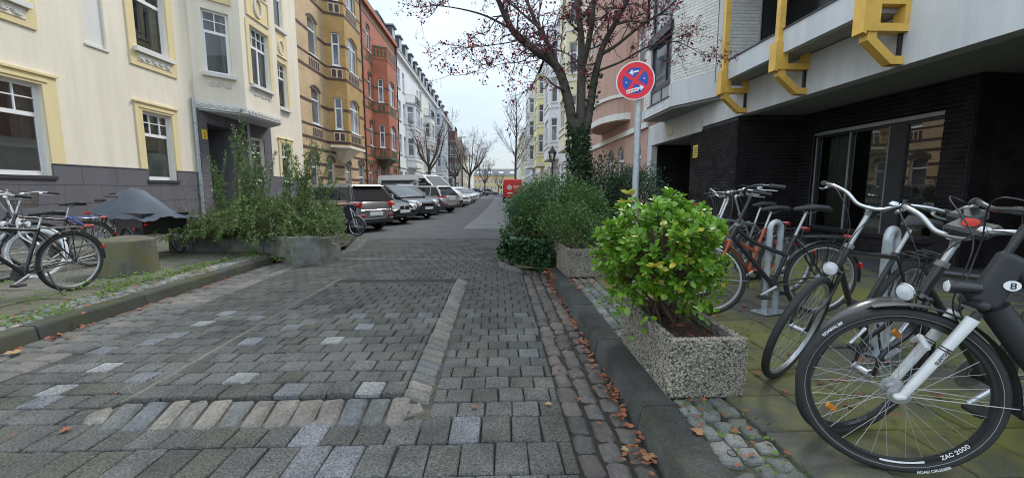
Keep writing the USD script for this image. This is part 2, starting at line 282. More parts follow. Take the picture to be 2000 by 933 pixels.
# ------------------------------------------------------------------ ground, road, pavements
plain('sand_joint', (.085, .076, .058), .95, var=.5, scale=25, bump=.8, bscale=110)
thing1('ground', sheet(-400, 400, -60, 700, -.05), 'ground_mat', None, None, kind='structure')
def stone_mesh(w, d, h=.05, bev=.009, r=None, wob=.0, dome=.0):
    """one paving stone round the origin, top at z = 0: bevelled, a little uneven"""
    r = r or rng
    hw, hd = w / 2, d / 2
    c = min(.3 * min(hw, hd), bev * .9)
    def ring(k, z):
        x, y = hw - k, hd - k
        q = np.array([[-x + c, -y], [x - c, -y], [x, -y + c], [x, y - c], [x - c, y], [-x + c, y], [-x, y - c], [-x, -y + c]], float)
        return np.column_stack([q, np.full(8, z)])
    rings = [ring(0, -h), ring(0, -bev), ring(bev, 0)]
    v = np.vstack(rings + [np.array([[0, 0, dome]])])
    if wob:
        o = r.normal(0, wob, (8, 2)); 
        for k in range(3): v[k * 8:k * 8 + 8, :2] += o
        v[16:24, 2] += r.normal(0, wob * .4, 8)
    f = []
    for k in range(2):
        for i in range(8):
            j = (i + 1) % 8; f += [[k * 8 + i, k * 8 + j, k * 8 + 8 + j], [k * 8 + i, k * 8 + 8 + j, k * 8 + 8 + i]]
    f += [[16 + i, 16 + (i + 1) % 8, 24] for i in range(8)]
    return v, np.array(f)
def lay(parent, stones, name, matname, nmax, field_name):
    """stones: (x, y, z, w, d, angle, tilt, options); the nmax that show largest become prims of their own, the rest one joined part"""
    r = np.random.default_rng(len(stones) * 31 + len(name))
    def size(s):
        d = np.array([s[0], s[1], s[2]]) - EYE; z = d @ FW
        if z < .3: return 0
        px = 1000 + 796 * (d @ RT) / z; py = 466 - 796 * (d @ UP) / z
        if not (-40 < px < 2040 and -40 < py < 975): return 0
        return s[3] * s[4] * abs(d[2]) / z ** 3
    order = sorted(range(len(stones)), key=lambda i: -size(stones[i]))
    own = set(order[:nmax]); mb = MB()
    for i, s in enumerate(stones):
        x, y, z, w, d, a, tilt, op = s
        v, f = stone_mesh(w, d, r=r, **op)
        R = rotz(a) @ rotx(tilt[0]) @ roty(tilt[1])
        v = v @ R.T + (x, y, z)
        if i in own: put(name, (v, f), matname, parent)
        else: mb.add(v, f)
    if mb.n: put(field_name, mb, matname + '_field', parent, kind='stuff')
def jit(s=.0025): return rng.normal(0, s)
road = thing('road', kind='structure')
put('asphalt', sheet(-10, 3.0, 10.85, 420, 0.), 'asphalt', road)
pg = Polygon([(.35, 13.5), (-1.15, 13.5), (-1.12, 15), (-.95, 20), (-.75, 30), (-.6, 45), (-.5, 70), (2.2, 70), (2.2, 13.5)])
put('asphalt_patch', MB().poly(pg, FLAT, .006), 'asphalt_patch', road)
put('joint_bed', MB().poly(sbox(-4.05, .3, .85, 11.0), FLAT, -.024), 'joint', road)
def ramp_z(x, y):
    if -2.22 < x < -.57 and 2.36 < y < 5.75: return .06 * min(1, (5.75 - y) / .5)
    return 0.
edge_l = lambda y: -3.40 if y < 6.9 else (-3.40 + (y - 6.9) * .17 if y < 9.0 else -3.05 - (y - 9.0) * .22)
edge_r = lambda y: .38 if y < 6.2 else (.38 - (y - 6.2) * .15 if y < 7.2 else .23)
rows, y = [], .75
while y < 10.8:
    d = .24 if y < 2.05 else .16
    if 2.05 <= y < 2.06: y = 2.06
    rows.append((y, d)); y += d + .007
pav = []
for k, (y, d) in enumerate(rows):
    yc = y + d / 2
    if 7.62 < yc < 7.78: continue
    segs = [(edge_l(yc), edge_r(yc))]
    if 2.14 < yc < 5.95: segs = [(edge_l(yc), -2.33), (-2.21, -.585), (-.415, edge_r(yc))]
    for si, (a, b) in enumerate(segs):
        if len(segs) == 3 and si == 1 and not 2.37 < yc - d / 2 - .0 + .02: continue
        x = a + (0 if (si == 2) else (.0 if k % 2 else -.08)) + .003
        if si == 2 and k % 2: x = a - .08
        while x < b - .03:
            w = .16 + jit(.002)
            x0, x1 = max(x, a + .003), min(x + w, b - .003)
            if x1 - x0 > .035:
                z = ramp_z((x0 + x1) / 2, yc); tz = (jit(.014), jit(.014)) if z > .03 else (jit(.006), jit(.006))
                if y < 5.7 and si == 1: tz = (tz[0], tz[1])
                pav.append(((x0 + x1) / 2 + jit(.0015), yc + jit(.0015), z + jit(.0022), x1 - x0 - .003 - abs(jit(.0012)), d - .001 - abs(jit(.0015)), jit(.007), tz, dict(bev=.0065, wob=.002)))
            x += w + .005
lay(road, pav, 'paver', 'paver', 300, 'paver_field')
# border of the raised ramp: worn sandstone setts sloping down to the road
st = []
y = 2.36
while y < 5.75:
    d = .105 + jit(.008)
    st.append((-.50, y + d / 2, .036 * min(1, (5.9 - y) / .5), .165 + jit(.006), d - .003, jit(.03), (jit(.02), .33), dict(bev=.012, wob=.003, dome=.005)))
    y += d + .004
x = -2.20
while x < -.56:
    w = .125 + jit(.01)
    st.append((x + w / 2, 2.245, .032, w - .008, .215 + jit(.008), jit(.05), (.31, jit(.05)), dict(bev=.014, wob=.004, dome=.005)))
    x += w + .006
st += [(-.50, 2.28, .03, .13, .10, .7, (.25, .2), dict(bev=.015, wob=.01)), (-2.29, 2.25, .012, .12, .17, .45, (.25, -.25), dict(bev=.018, wob=.01))]
lay(road, st, 'ramp_sett', 'ramp_sett', 200, 'ramp_sett_field')
put('ramp_mortar', MB().add([[-.40, 2.13, -.016], [-2.38, 2.13, -.016], [-2.24, 2.38, .03], [-.56, 2.38, .03], [-.56, 5.8, .03], [-.40, 5.8, -.016]], [[0, 1, 2], [0, 2, 3], [0, 3, 4], [0, 4, 5]]), 'sand_joint', road)
put('ramp_bed', MB().poly(sbox(-2.26, 2.36, -.56, 5.75), FLAT, .03), 'joint', road)
for k in range(6):
    y0 = 2.42 + k * .57
    v, f = stone_mesh(.085, .56, bev=.01, wob=.004); v = v @ (rotz(jit(.008)) @ roty(-.42)).T + (-2.275, y0 + .28, .032)
    put('edge_strip', (v, f), 'light_sett', road)
# thin light sett line across the road
st = []
x = -3.3
while x < .2:
    w = .17 + jit(.012); st.append((x + w / 2, 7.70 - (x + 3.3) * .012, .003, w - .01, .1, jit(.03), (0, 0), dict(bev=.01, wob=.004))); x += w
lay(road, st, 'crossing_sett', 'light_sett', 100, 'sett_field')
# gutters of natural setts
st = []
for c in range(3):
    y = .7 + c * .05
    while y < 7.0:
        d = .165 + jit(.014); w = .118
        xx = .447 + c * .127 - (max(0, y - 6.2) * .2)
        st.append((xx + jit(.004), y + d / 2, -.004 - c * .004 + jit(.003), w - .008 + jit(.004), d - .012, jit(.04), (jit(.02), jit(.02) + .03), dict(bev=.017, wob=.006, dome=.003)))
        y += d + .006
lay(road, st, 'gutter_sett', 'sett', 200, 'gutter_sett_field')
put('gutter_bed', MB().poly(sbox(.375, .3, .80, 7.3), FLAT, -.03), 'joint', road)
st = []
for c in range(3):
    y = .7 + c * .07
    while y < 10.9:
        d = .19 + jit(.02); w = .19
        xx = -3.50 - c * .2 + (edge_l(y) + 3.4)
        a = -math.atan(edge_l(y + .1) * 5 - edge_l(y - .1) * 5)
        st.append((xx + jit(.004), y + d / 2, .002 + jit(.003), w - .008 + jit(.004), d - .012, jit(.03) + a, (jit(.012), jit(.012)), dict(bev=.014, wob=.005)))
        y += d + .006
lay(road, st, 'gutter_sett', 'light_sett', 120, 'light_sett_field')
# kerbs
def kerb(parent, x_face, x_back, y0, y1, matname, curve_f=None, h=.125, step=1.0):
    y = y0
    while y < y1:
        e = min(y + step, y1) - .012
        ys = np.linspace(y, e, 4 if curve_f else 2)
        s = 1 if x_back > x_face else -1
        prof = [(0 - s * .012, -.1), (0 - s * .006, 0), (s * .012, h - .022), (s * .02, h - .008), (s * .035, h), (x_back - x_face, h), (x_back - x_face, -.1)]
        v = []; off = jit(.004)
        for yy in ys:
            cx = curve_f(yy) if curve_f else 0
            v += [[x_face + cx + p[0] + off, yy, p[1] + off * .5] for p in prof]
        n = len(prof); f = []
        for i in range(len(ys) - 1):
            for j in range(n - 1):
                a = i * n + j; f += [[a, a + 1, a + n + 1], [a, a + n + 1, a + n]]
        for base in (0, (len(ys) - 1) * n): f += [[base, base + j, base + j + 1] for j in range(1, n - 1)]
        put('kerb_stone', (np.array(v), np.array(f)), matname, parent)
        y += step
kerb_r = thing('right_kerb', kind='structure')
kerb(kerb_r, .775, .975, .09, 6.1, 'kerb_stone')
kerb_l = thing('left_kerb', kind='structure')
kerb(kerb_l, -4.0, -4.17, .3, 7.3, 'mossy_kerb', step=1.09)
kerb(kerb_l, -3.35, -3.5, 9.0, 10.9, 'mossy_kerb', curve_f=lambda y: -(y - 9.) * .22, step=.95)
# right pavement
pr = thing('right_pavement', kind='structure')
put('pavement_bed', MB().poly(Polygon([(.97, .2), (8.2, .2), (8.2, 40), (2.2, 40), (2.2, 10), (.3, 10), (.3, 6.2), (.97, 6.0)]), FLAT, .100), 'mossy_joint', pr)
st = []
for i in range(13):
    for j in range(30):
        x, y = 1.30 + i * .345, .45 + j * .345
        if x > 5.15 - .0: continue
        st.append((x + .17, y + .17 + (.0 if i % 2 else .0), .122 + jit(.003), .333, .333, jit(.006), (jit(.008), jit(.008)), dict(bev=.006, wob=.001)))
lay(pr, st, 'paving_slab', 'slab', 200, 'slab_field')
st = []
for c in range(3):
    y = .5
    while y < 5.3:
        d = .105 + jit(.009)
        st.append((1.03 + c * .105 + jit(.006), y + d / 2, .121 + jit(.004), .088 + jit(.006), d - .018, jit(.12), (jit(.03), jit(.03)), dict(bev=.012, wob=.006))); y += d
lay(pr, st, 'cobble', 'cobble', 150, 'cobble_field')
st = []
for i in range(18):
    for j in range(62):
        st.append((5.24 + i * .105 + jit(.002), 3.4 + j * .105 + (i % 2) * .05, .122 + jit(.002), .098, .098, jit(.02), (jit(.01), jit(.01)), dict(bev=.007, wob=.001)))
lay(pr, st, 'dark_sett', 'dark_sett', 60, 'dark_sett_field')
# left pavement
pl = thing('left_pavement', kind='structure')
put('pavement_bed', MB().poly(Polygon([(-4.16, .2), (-10.4, .2), (-10.4, 11.2), (-3.9, 11.2), (-3.3, 9.0), (-3.3, 7.4), (-4.16, 7.2)]), FLAT, .100), 'mossy_joint', pl)
st = []
for i in range(13):
    for j in range(27):
        x, y = -4.62 - i * .42, .9 + j * .40
        if y > 11: continue
        st.append((x - .21, y + .2, .12 + jit(.004), .41, .39, jit(.008), (jit(.01), jit(.01)), dict(bev=.006, wob=.002)))
lay(pl, st, 'paving_slab', 'old_slab', 140, 'slab_field')
st = []
for c in range(4):
    y = 1.5
    while y < 7.4:
        d = .11 + jit(.012)
        st.append((-4.22 - c * .105 + jit(.006), y + d / 2, .118 + jit(.005), .09 + jit(.006), d - .018, jit(.12), (jit(.03), jit(.03)), dict(bev=.012, wob=.006))); y += d
lay(pl, st, 'cobble', 'cobble', 120, 'cobble_field')
put('far_pavement', MB().box((-9.3, 200, .03), (1.5, 378, .12)), 'old_slab', pl)
put('far_pavement', MB().box((3.9, 200, .03), (2.6, 330, .12)), 'old_slab', pr)
# ------------------------------------------------------------------ houses
def opening(u0, u1, v0, v1, rise=0.):
    if not rise: return sbox(u0, v0, u1, v1)
    w = (u1 - u0) / 2; c = (u0 + u1) / 2; rise = min(rise, w); R = (w * w + rise * rise) / (2 * rise); a0 = math.asin(min(1, w / R))
    return Polygon([(u0, v0), (u1, v0)] + [(c + R * math.sin(t), v1 - R + R * math.cos(t)) for t in np.linspace(a0, -a0, 9)])
LIGHTS = {  # panes as fractions of the opening: u0, u1, v0, v1
    'upper4': [(0, 1, 0, .66), (0, .5, .68, .84), (.5, 1, .68, .84), (0, .5, .84, 1), (.5, 1, .84, 1)],
    'upper6': [(0, 1, 0, .66)] + [(i / 3, (i + 1) / 3, .68 + j * .16, .84 + j * .16) for i in range(3) for j in range(2)],
    'double8': [(0, .5, 0, .66), (.5, 1, 0, .66)] + [(i / 4, (i + 1) / 4, .68 + j * .16, .84 + j * .16) for i in range(4) for j in range(2)],
    'cross': [(0, .5, 0, .68), (.5, 1, 0, .68), (0, .5, .70, 1), (.5, 1, .70, 1)], 'tee': [(0, 1, 0, .66), (0, 1, .68, 1)], 'double': [(0, .5, 0, .7), (.5, 1, 0, .7), (0, 1, .72, 1)], 'one': [(0, 1, 0, 1)], 'two': [(0, .5, 0, 1), (.5, 1, 0, 1)]}
def window(h, F, op, style='tee', fr=.06, bar=.035, rec=.09, frame='window_white', pane='far_glass', split=False, sill=None, sillm='ornament', curtain=None, film=0., label=None):
    u0, v0, u1, v1 = op.bounds; inner = op.buffer(-fr, join_style=2)
    holes = []
    for a, b, c, d in LIGHTS[style]:
        r = sbox(u0 + (u1 - u0) * a, v0 + (v1 - v0) * c, u0 + (u1 - u0) * b, v0 + (v1 - v0) * d).intersection(inner)
        big = (b - a) > .4 and (d - c) > .4
        r = r.buffer(-(bar if big else .014), join_style=2)
        if not r.is_empty: holes.append(r)
    w = put('window', MB().poly(op.buffer(.012, join_style=2).difference(unary_union(holes)), F, -rec - .05, -rec), frame, h, label=label)
    if split:
        for q in holes: put('pane', MB().poly(q.buffer(.01), F, -rec - .03), pane, w)
    else: put('pane', MB().poly(op.buffer(-.01), F, -rec - .03), pane, w)
    if sill:
        o, t, e = sill
        put('sill', F.bx(MB(), u0 - e, u1 + e, v0 - t, v0 + .004, -rec + .004, o), sillm, w)
    if curtain == 'sides':
        for a, b in ((u0, u0 + .25 * (u1 - u0)), (u1 - .25 * (u1 - u0), u1)): put('curtain', curtain_mesh(F, a, b, v0, v1, -rec - .16), 'curtain', w)
    elif curtain: put('curtain', curtain_mesh(F, u0, u1, v0, v1, -rec - .16), curtain, w)
    if film: put('frosted_film', MB().poly(sbox(u0 + fr, v0 + fr, u1 - fr, v0 + fr + film).intersection(inner), F, -rec - .05), 'film', w)
    return w
def curtain_mesh(F, u0, u1, v0, v1, w, fold=.09):
    n = max(4, int((u1 - u0) / .022)); u = np.linspace(u0, u1, n); ww = w + .02 * np.sin(u / fold * 2 * PI) + .008 * np.sin(u * 91)
    v = np.vstack([F(np.column_stack([u, np.full(n, z), ww])) for z in (v0, v1)])
    return v, np.array([[i, i + 1, n + i + 1, n + i] for i in range(n - 1)])
def surround(h, F, op, wd, mt, out=.035, top=.1, bottom=None, name='surround', rec=.13, keystone=False):
    u0, v0, u1, v1 = op.bounds
    b = sbox(u0 - wd, v0 if bottom is None else bottom, u1 + wd, v1 + top)
    return put(name, MB().poly(b.difference(op), F, .002, out), mt, h)
def wall(h, F, pg, ops, mt, thick=.35, name='wall'):
    g = pg
    for o in ops: g = g.difference(o)
    return put(name, MB().poly(g, F, -thick, 0), mt, h)
def band(h, F, u0, u1, v0, v1, mt, out=.02, name='string_course', cut=()):
    g = sbox(u0, v0, u1, v1)
    for o in cut: g = g.difference(o.buffer(.03, join_style=2))
    for g in getattr(g, 'geoms', [g]):
        if not g.is_empty: put(name, MB().poly(g, F, .002, out), mt, h)
def shell(h, X, s, y0, y1, z1, mt, depth=11.0, roof=None, rh=3.2, roofm='roof_slate', eave=.35, gable=True):
    """side walls, rear wall and roof; s = outward direction of the street front along x"""
    xb = X - s * depth; mb = MB()
    for yy in (y0 + .1, y1 - .1): mb.box(((X - s * .36 + xb) / 2, yy, z1 / 2), (abs(X - s * .36 - xb), .2 - .004, z1))
    mb.box((xb, (y0 + y1) / 2, z1 / 2), (.2, y1 - y0 - .41, z1)); put('side_wall', mb, mt, h)
    if roof == 'mansard':
        pr = [(X + s * eave, z1 + .002), (X - s * .25, z1 + .05), (X - s * 1.6, z1 + rh), (xb + s * 1.6, z1 + rh), (xb, z1 + .002)]
    else: pr = [(X + s * eave, z1 + .002), (X + s * eave, z1 + .12), (X - s * depth / 2, z1 + rh), (xb, z1 + .12), (xb, z1 + .002)]
    v = np.array([[x, yy, z] for yy in (y0, y1) for x, z in pr]); n = len(pr)
    f = [[i, (i + 1) % n, n + (i + 1) % n] for i in range(n)] + [[i, n + (i + 1) % n, n + i] for i in range(n)] + [[0, i, i + 1] for i in range(1, n - 1)] + [[n, n + i + 1, n + i] for i in range(1, n - 1)]
    return put('roof', (v, np.array(f)), roofm, h)
def ornament_panel(h, F, u0, u1, v0, v1, out=.03):
    """a raised frieze of running scrolls"""
    mb = MB(); n = max(3, int((u1 - u0) / .2)); L = (u1 - u0) / n; r = (v1 - v0) * .34; c = (v0 + v1) / 2
    for i in range(n):
        uc = u0 + (i + .5) * L
        t = np.linspace(0, 1.6 * 2 * PI, 16); rr = r * (1 - t / t[-1] * .75)
        q = np.column_stack([uc + rr * np.cos(t) * 1.15, c + rr * np.sin(t) * (1 if i % 2 else -1), np.full(16, .012)])
        mb.tube(F(q), .016, 5)
        q = np.column_stack([np.linspace(uc - L * .5, uc + L * .5, 6), c + r * .9 * np.sin(np.linspace(-PI, PI, 6)), np.full(6, .01)]); mb.tube(F(q), .014, 5)
    return put('frieze', mb, 'ornament', h)
L, R_ = -10.0, 5.5

# ---- cream house on the left
h = thing('cream_house', 'cream rendered house with yellow window surrounds and grey painted base', 'house', (L, 12, 0))
F = Facet((L, 3.0), (L, 21.75), (1, 0)); Y = lambda y: y - 3.0
FA, FB, FC = Facet((-10, 14.3), (-9, 15.4), (1, -.5)), Facet((-9, 15.4), (-9, 17.75), (1, 0)), Facet((-9, 17.75), (-10, 18.6), (1, .5))
gw = [opening(Y(7.75), Y(9.62), 1.60, 3.58), opening(Y(12.15), Y(13.2), 1.57, 3.52), opening(Y(17.2), Y(18.15), 1.62, 3.42), opening(Y(19.55), Y(20.45), 1.62, 3.42)]
fw_ = [opening(Y(8.3), Y(9.45), 5.22, 7.3), opening(Y(12.2), Y(13.35), 5.22, 7.3), opening(Y(19.65), Y(20.5), 5.06, 7.10)]
sw = [opening(Y(8.3), Y(9.45), 8.8, 10.8), opening(Y(12.2), Y(13.35), 8.8, 10.8), opening(Y(19.65), Y(20.5), 8.6, 10.6)]
door = opening(Y(14.72), Y(16.15), .1, 3.58)
blind = sbox(Y(10.78), 4.85, Y(11.32), 6.9)
wall(h, F, sbox(0, 0, F.len, 14.5), gw + fw_ + sw + [door, blind], 'cream_plaster')
put('blind_window', F.bx(MB(), Y(10.78), Y(11.32), 4.85, 6.9, -.10, -.05), 'offwhite_plaster', h)
put('blind_sill', F.bx(MB(), Y(10.74), Y(11.36), 4.79, 4.846, -.05, .03), 'ornament', h)
for i, o in enumerate(gw): window(h, F, o, 'double8' if i == 0 else 'upper6' if i == 1 else 'upper4', fr=.07, pane='pane_glass', split=True, sill=(.07, .07, .06), sillm='sill_metal', curtain='curtain' if i > 1 else 'sides', film=.72 if i < 2 else .4)
for i, o in enumerate(fw_ + sw):
    window(h, F, o, 'double8' if i in (0,) else 'upper4', fr=.07, pane='pane_glass', split=True, sill=(.13, .12, .12), curtain='curtain' if i == 2 else 'sides')
surround(h, F, gw[0], .30, 'yellow_plaster', top=.22, bottom=1.88); surround(h, F, gw[1], .22, 'yellow_plaster', top=.22, bottom=1.88); surround(h, F, gw[3], .2, 'yellow_plaster', top=.2, bottom=1.88)
for o in gw[:2] + gw[3:]:
    u0, v0, u1, v1 = o.bounds; e = .3 if o is gw[0] else .22
    band(h, F, u0 - e - .04, u1 + e + .04, v1 + .2, v1 + .25, 'yellow_plaster', .07, 'hood_mould')
    band(h, F, u0 - e * .4, u1 + e * .4, v1 + .06, v1 + .1, 'yellow_plaster', .055, 'moulding')
for o in fw_[:2]:
    u0, v0, u1, v1 = o.bounds
    surround(h, F, o, .24, 'yellow_plaster', top=.9, bottom=4.72); band(h, F, u0 - .02, u1 + .02, 4.86, 5.08, 'cream_plaster', .05, 'frieze_ground'); ornament_panel(h, Facet((L + .05, 3.0), (L + .05, 21.75), (1, 0)), u0, u1, 4.87, 5.07)
u0, v0, u1, v1 = fw_[2].bounds; surround(h, F, fw_[2], .16, 'yellow_plaster', top=1.25); ornament_panel(h, F, u0, u1, 4.68, 4.9)
Fs = Facet((L + .036, 3.0), (L + .036, 21.75), (1, 0))
band(h, Fs, u0 - .05, u1 + .05, 7.35, 7.40, 'cream_plaster', .05, 'panel_mould')
ring = np.array([[(u0 + u1) / 2 + .22 * math.cos(t), 7.78 + .3 * math.sin(t), .02] for t in np.linspace(0, 2 * PI, 24, endpoint=False)])
put('wreath', MB().tube(Fs(ring), .035, 6, closed=True), 'ornament', h)
# grey painted base of stone blocks
mort = MB(); cut = gw + [door]
g = unary_union([sbox(0, 0, F.len, 1.86), sbox(Y(14.28), 1.86, Y(18.75), 4.0)])
for o in cut: g = g.difference(o.buffer(.002))
put('base_wall', MB().poly(g, F, .004, .022), 'plinth_paint', h)
k = 0
for r_, (z0, z1) in enumerate([(.12, .54), (.55, .97), (.98, 1.40), (1.41, 1.86), (1.87, 2.36), (2.37, 2.86), (2.87, 3.4), (3.41, 3.95)]):
    y = 6.2 + (r_ % 2) * .45
    while y < 21.7:
        e = min(y + .9, 21.7); b = sbox(Y(y) + .004, z0, Y(e) - .004, z1)
        lim = sbox(0, 0, 99, 1.87) if r_ < 4 else sbox(Y(14.30), 0, Y(18.72), 4)
        b = b.intersection(lim)
        for o in cut: b = b.difference(o.buffer(.004))
        if b.area > .03: put('stone_block', MB().poly(b, F, .02, .036 + abs(jit(.002))), 'plinth_paint', h)
        y += .9
band(h, F, Y(6), Y(14.28), 1.862, 1.885, 'plinth_paint', .05, 'base_cap', cut=gw); band(h, F, Y(18.75), Y(21.75), 1.862, 1.885, 'plinth_paint', .05, 'base_cap', cut=gw)
# recessed entrance
mb = MB()
F.bx(mb, Y(14.72) - .1, Y(14.735), .1, 3.565, -1.3, -.002); F.bx(mb, Y(16.135), Y(16.15) + .1, .1, 3.565, -1.3, -.002); F.bx(mb, Y(14.735), Y(16.135), 3.55, 3.68, -1.3, -.002)
put('porch_lining', mb, 'plinth_paint', h)
d = put('door', F.bx(MB(), Y(14.74), Y(16.13), .2, 2.7, -1.2, -1.12), 'door_red', h)
put('door_panel', MB().poly(unary_union([sbox(Y(14.85) + a * .62, .4 + b * 1.15, Y(14.85) + a * .62 + .5, 1.4 + b * 1.15) for a in (0, 1) for b in (0, 1)]), F, -1.118, -1.09), 'door_red', d)
put('handle', MB().rod(F([[Y(15.4), 1.2, -1.08]])[0], F([[Y(15.4), 1.45, -1.08]])[0], .015), 'galvanised', d)
put('fanlight', F.bx(MB(), Y(14.74), Y(16.13), 2.75, 3.55, -1.16, -1.12), 'far_glass', h); put('step', F.bx(MB(), Y(14.6), Y(16.3), 0, .2, -1.1, .25), 'bed_concrete', h)
put('house_number_plate', F.bx(MB(), Y(14.42), Y(14.66), 3.0, 3.32, .04, .055), 'notice_yellow', h, label='small yellow plate beside the entrance')
mb = MB()
for i in range(3): mb.poly(Point(Y(14.54), 3.22 - i * .07).buffer(.03), F, .055, .058)
put('plate_print', mb, 'wood', h)
# bay from the first floor up
bw_ = [(FA, opening(.36, 1.14, 5.2, 7.25)), (FB, opening(.5, 1.75, 5.15, 7.25)), (FA, opening(.36, 1.14, 8.7, 10.7)), (FB, opening(.5, 1.75, 8.75, 10.7))]
for Fx in (FA, FB, FC):
    ops = [o for q, o in bw_ if q is Fx]
    wall(h, Fx, sbox(0, 4.24, Fx.len, 14.5), ops, 'cream_plaster', .2, 'bay_wall')
    put('bay_apron', MB().poly(sbox(-.02, 4.0, Fx.len + .02, 4.24), Fx, -.2, .03), 'ornament', h); ornament_panel(h, Facet(Fx.p0[:2] + Fx.n[:2] * .03, (Fx.p0 + Fx.t * Fx.len)[:2] + Fx.n[:2] * .03, Fx.n[:2]), .05, Fx.len - .05, 4.02, 4.22)
base = Polygon([(-10.0, 14.32), (-9.02, 15.42), (-9.02, 17.72), (-10.0, 18.57)])
put('bay_soffit', MB().poly(base, FLAT, 3.94, 3.995), 'concrete_white', h); put('bay_roof', MB().poly(base, FLAT, 14.4, 14.5), 'zinc', h)
for i, (Fx, o) in enumerate(bw_):
    window(h, Fx, o, 'upper4' if Fx is FA else 'double8', fr=.06, rec=.10, pane='pane_glass', split=True, sill=(.12, .11, .1), curtain='sides' if Fx is FA else 'curtain')
    u0, v0, u1, v1 = o.bounds
    if i < 2:
        ornament_panel(h, Fx, u0 + .03, u1 - .03, 4.72, 5.0)
        if Fx is FB: surround(h, Fx, o, .12 if Fx is FA else .2, 'yellow_plaster', .03, top=.16 if Fx is FA else .16)
        g = sbox(u0 - .1, 7.55, u1 + .1, 8.45); put('panel', MB().poly(g, Fx, .002, .025), 'yellow_plaster', h); put('panel_mould', MB().poly(g.difference(g.buffer(-.05, join_style=2)), Fx, .027, .05), 'yellow_plaster', h)
        Fo = Facet(Fx.p0[:2] + Fx.n[:2] * .03, (Fx.p0 + Fx.t * Fx.len)[:2] + Fx.n[:2] * .03, Fx.n[:2]); c = (u0 + u1) / 2
        put('wreath', MB().tube(Fo(np.array([[c + .22 * math.cos(t), 8.02 + .32 * math.sin(t), .02] for t in np.linspace(0, 2 * PI, 24, endpoint=False)])), .035, 6, closed=True), 'ornament', h)
shell(h, L, 1, 3.0, 21.75, 14.5, 'cream_plaster')
# drain pipes
for y, x, z1 in ((14.12, -9.93, 4.28), (17.0, -9.93, 3.95)):
    mb = MB(); mb.rod((x, y, .1), (x, y, z1), .055, 10)
    for z in (.5, 1.5, 2.5, 3.5): mb.lathe([(.062, -.03), (.066, 0), (.062, .03)], (x, y, z), n=10)
    tag(stage.GetPrimAtPath(thing1('drain_pipe', mb, 'galvanised', 'zinc drain pipe left of the dark entrance of the cream house' if y < 15 else 'zinc drain pipe right of the dark entrance of the cream house', 'drain pipe').path))

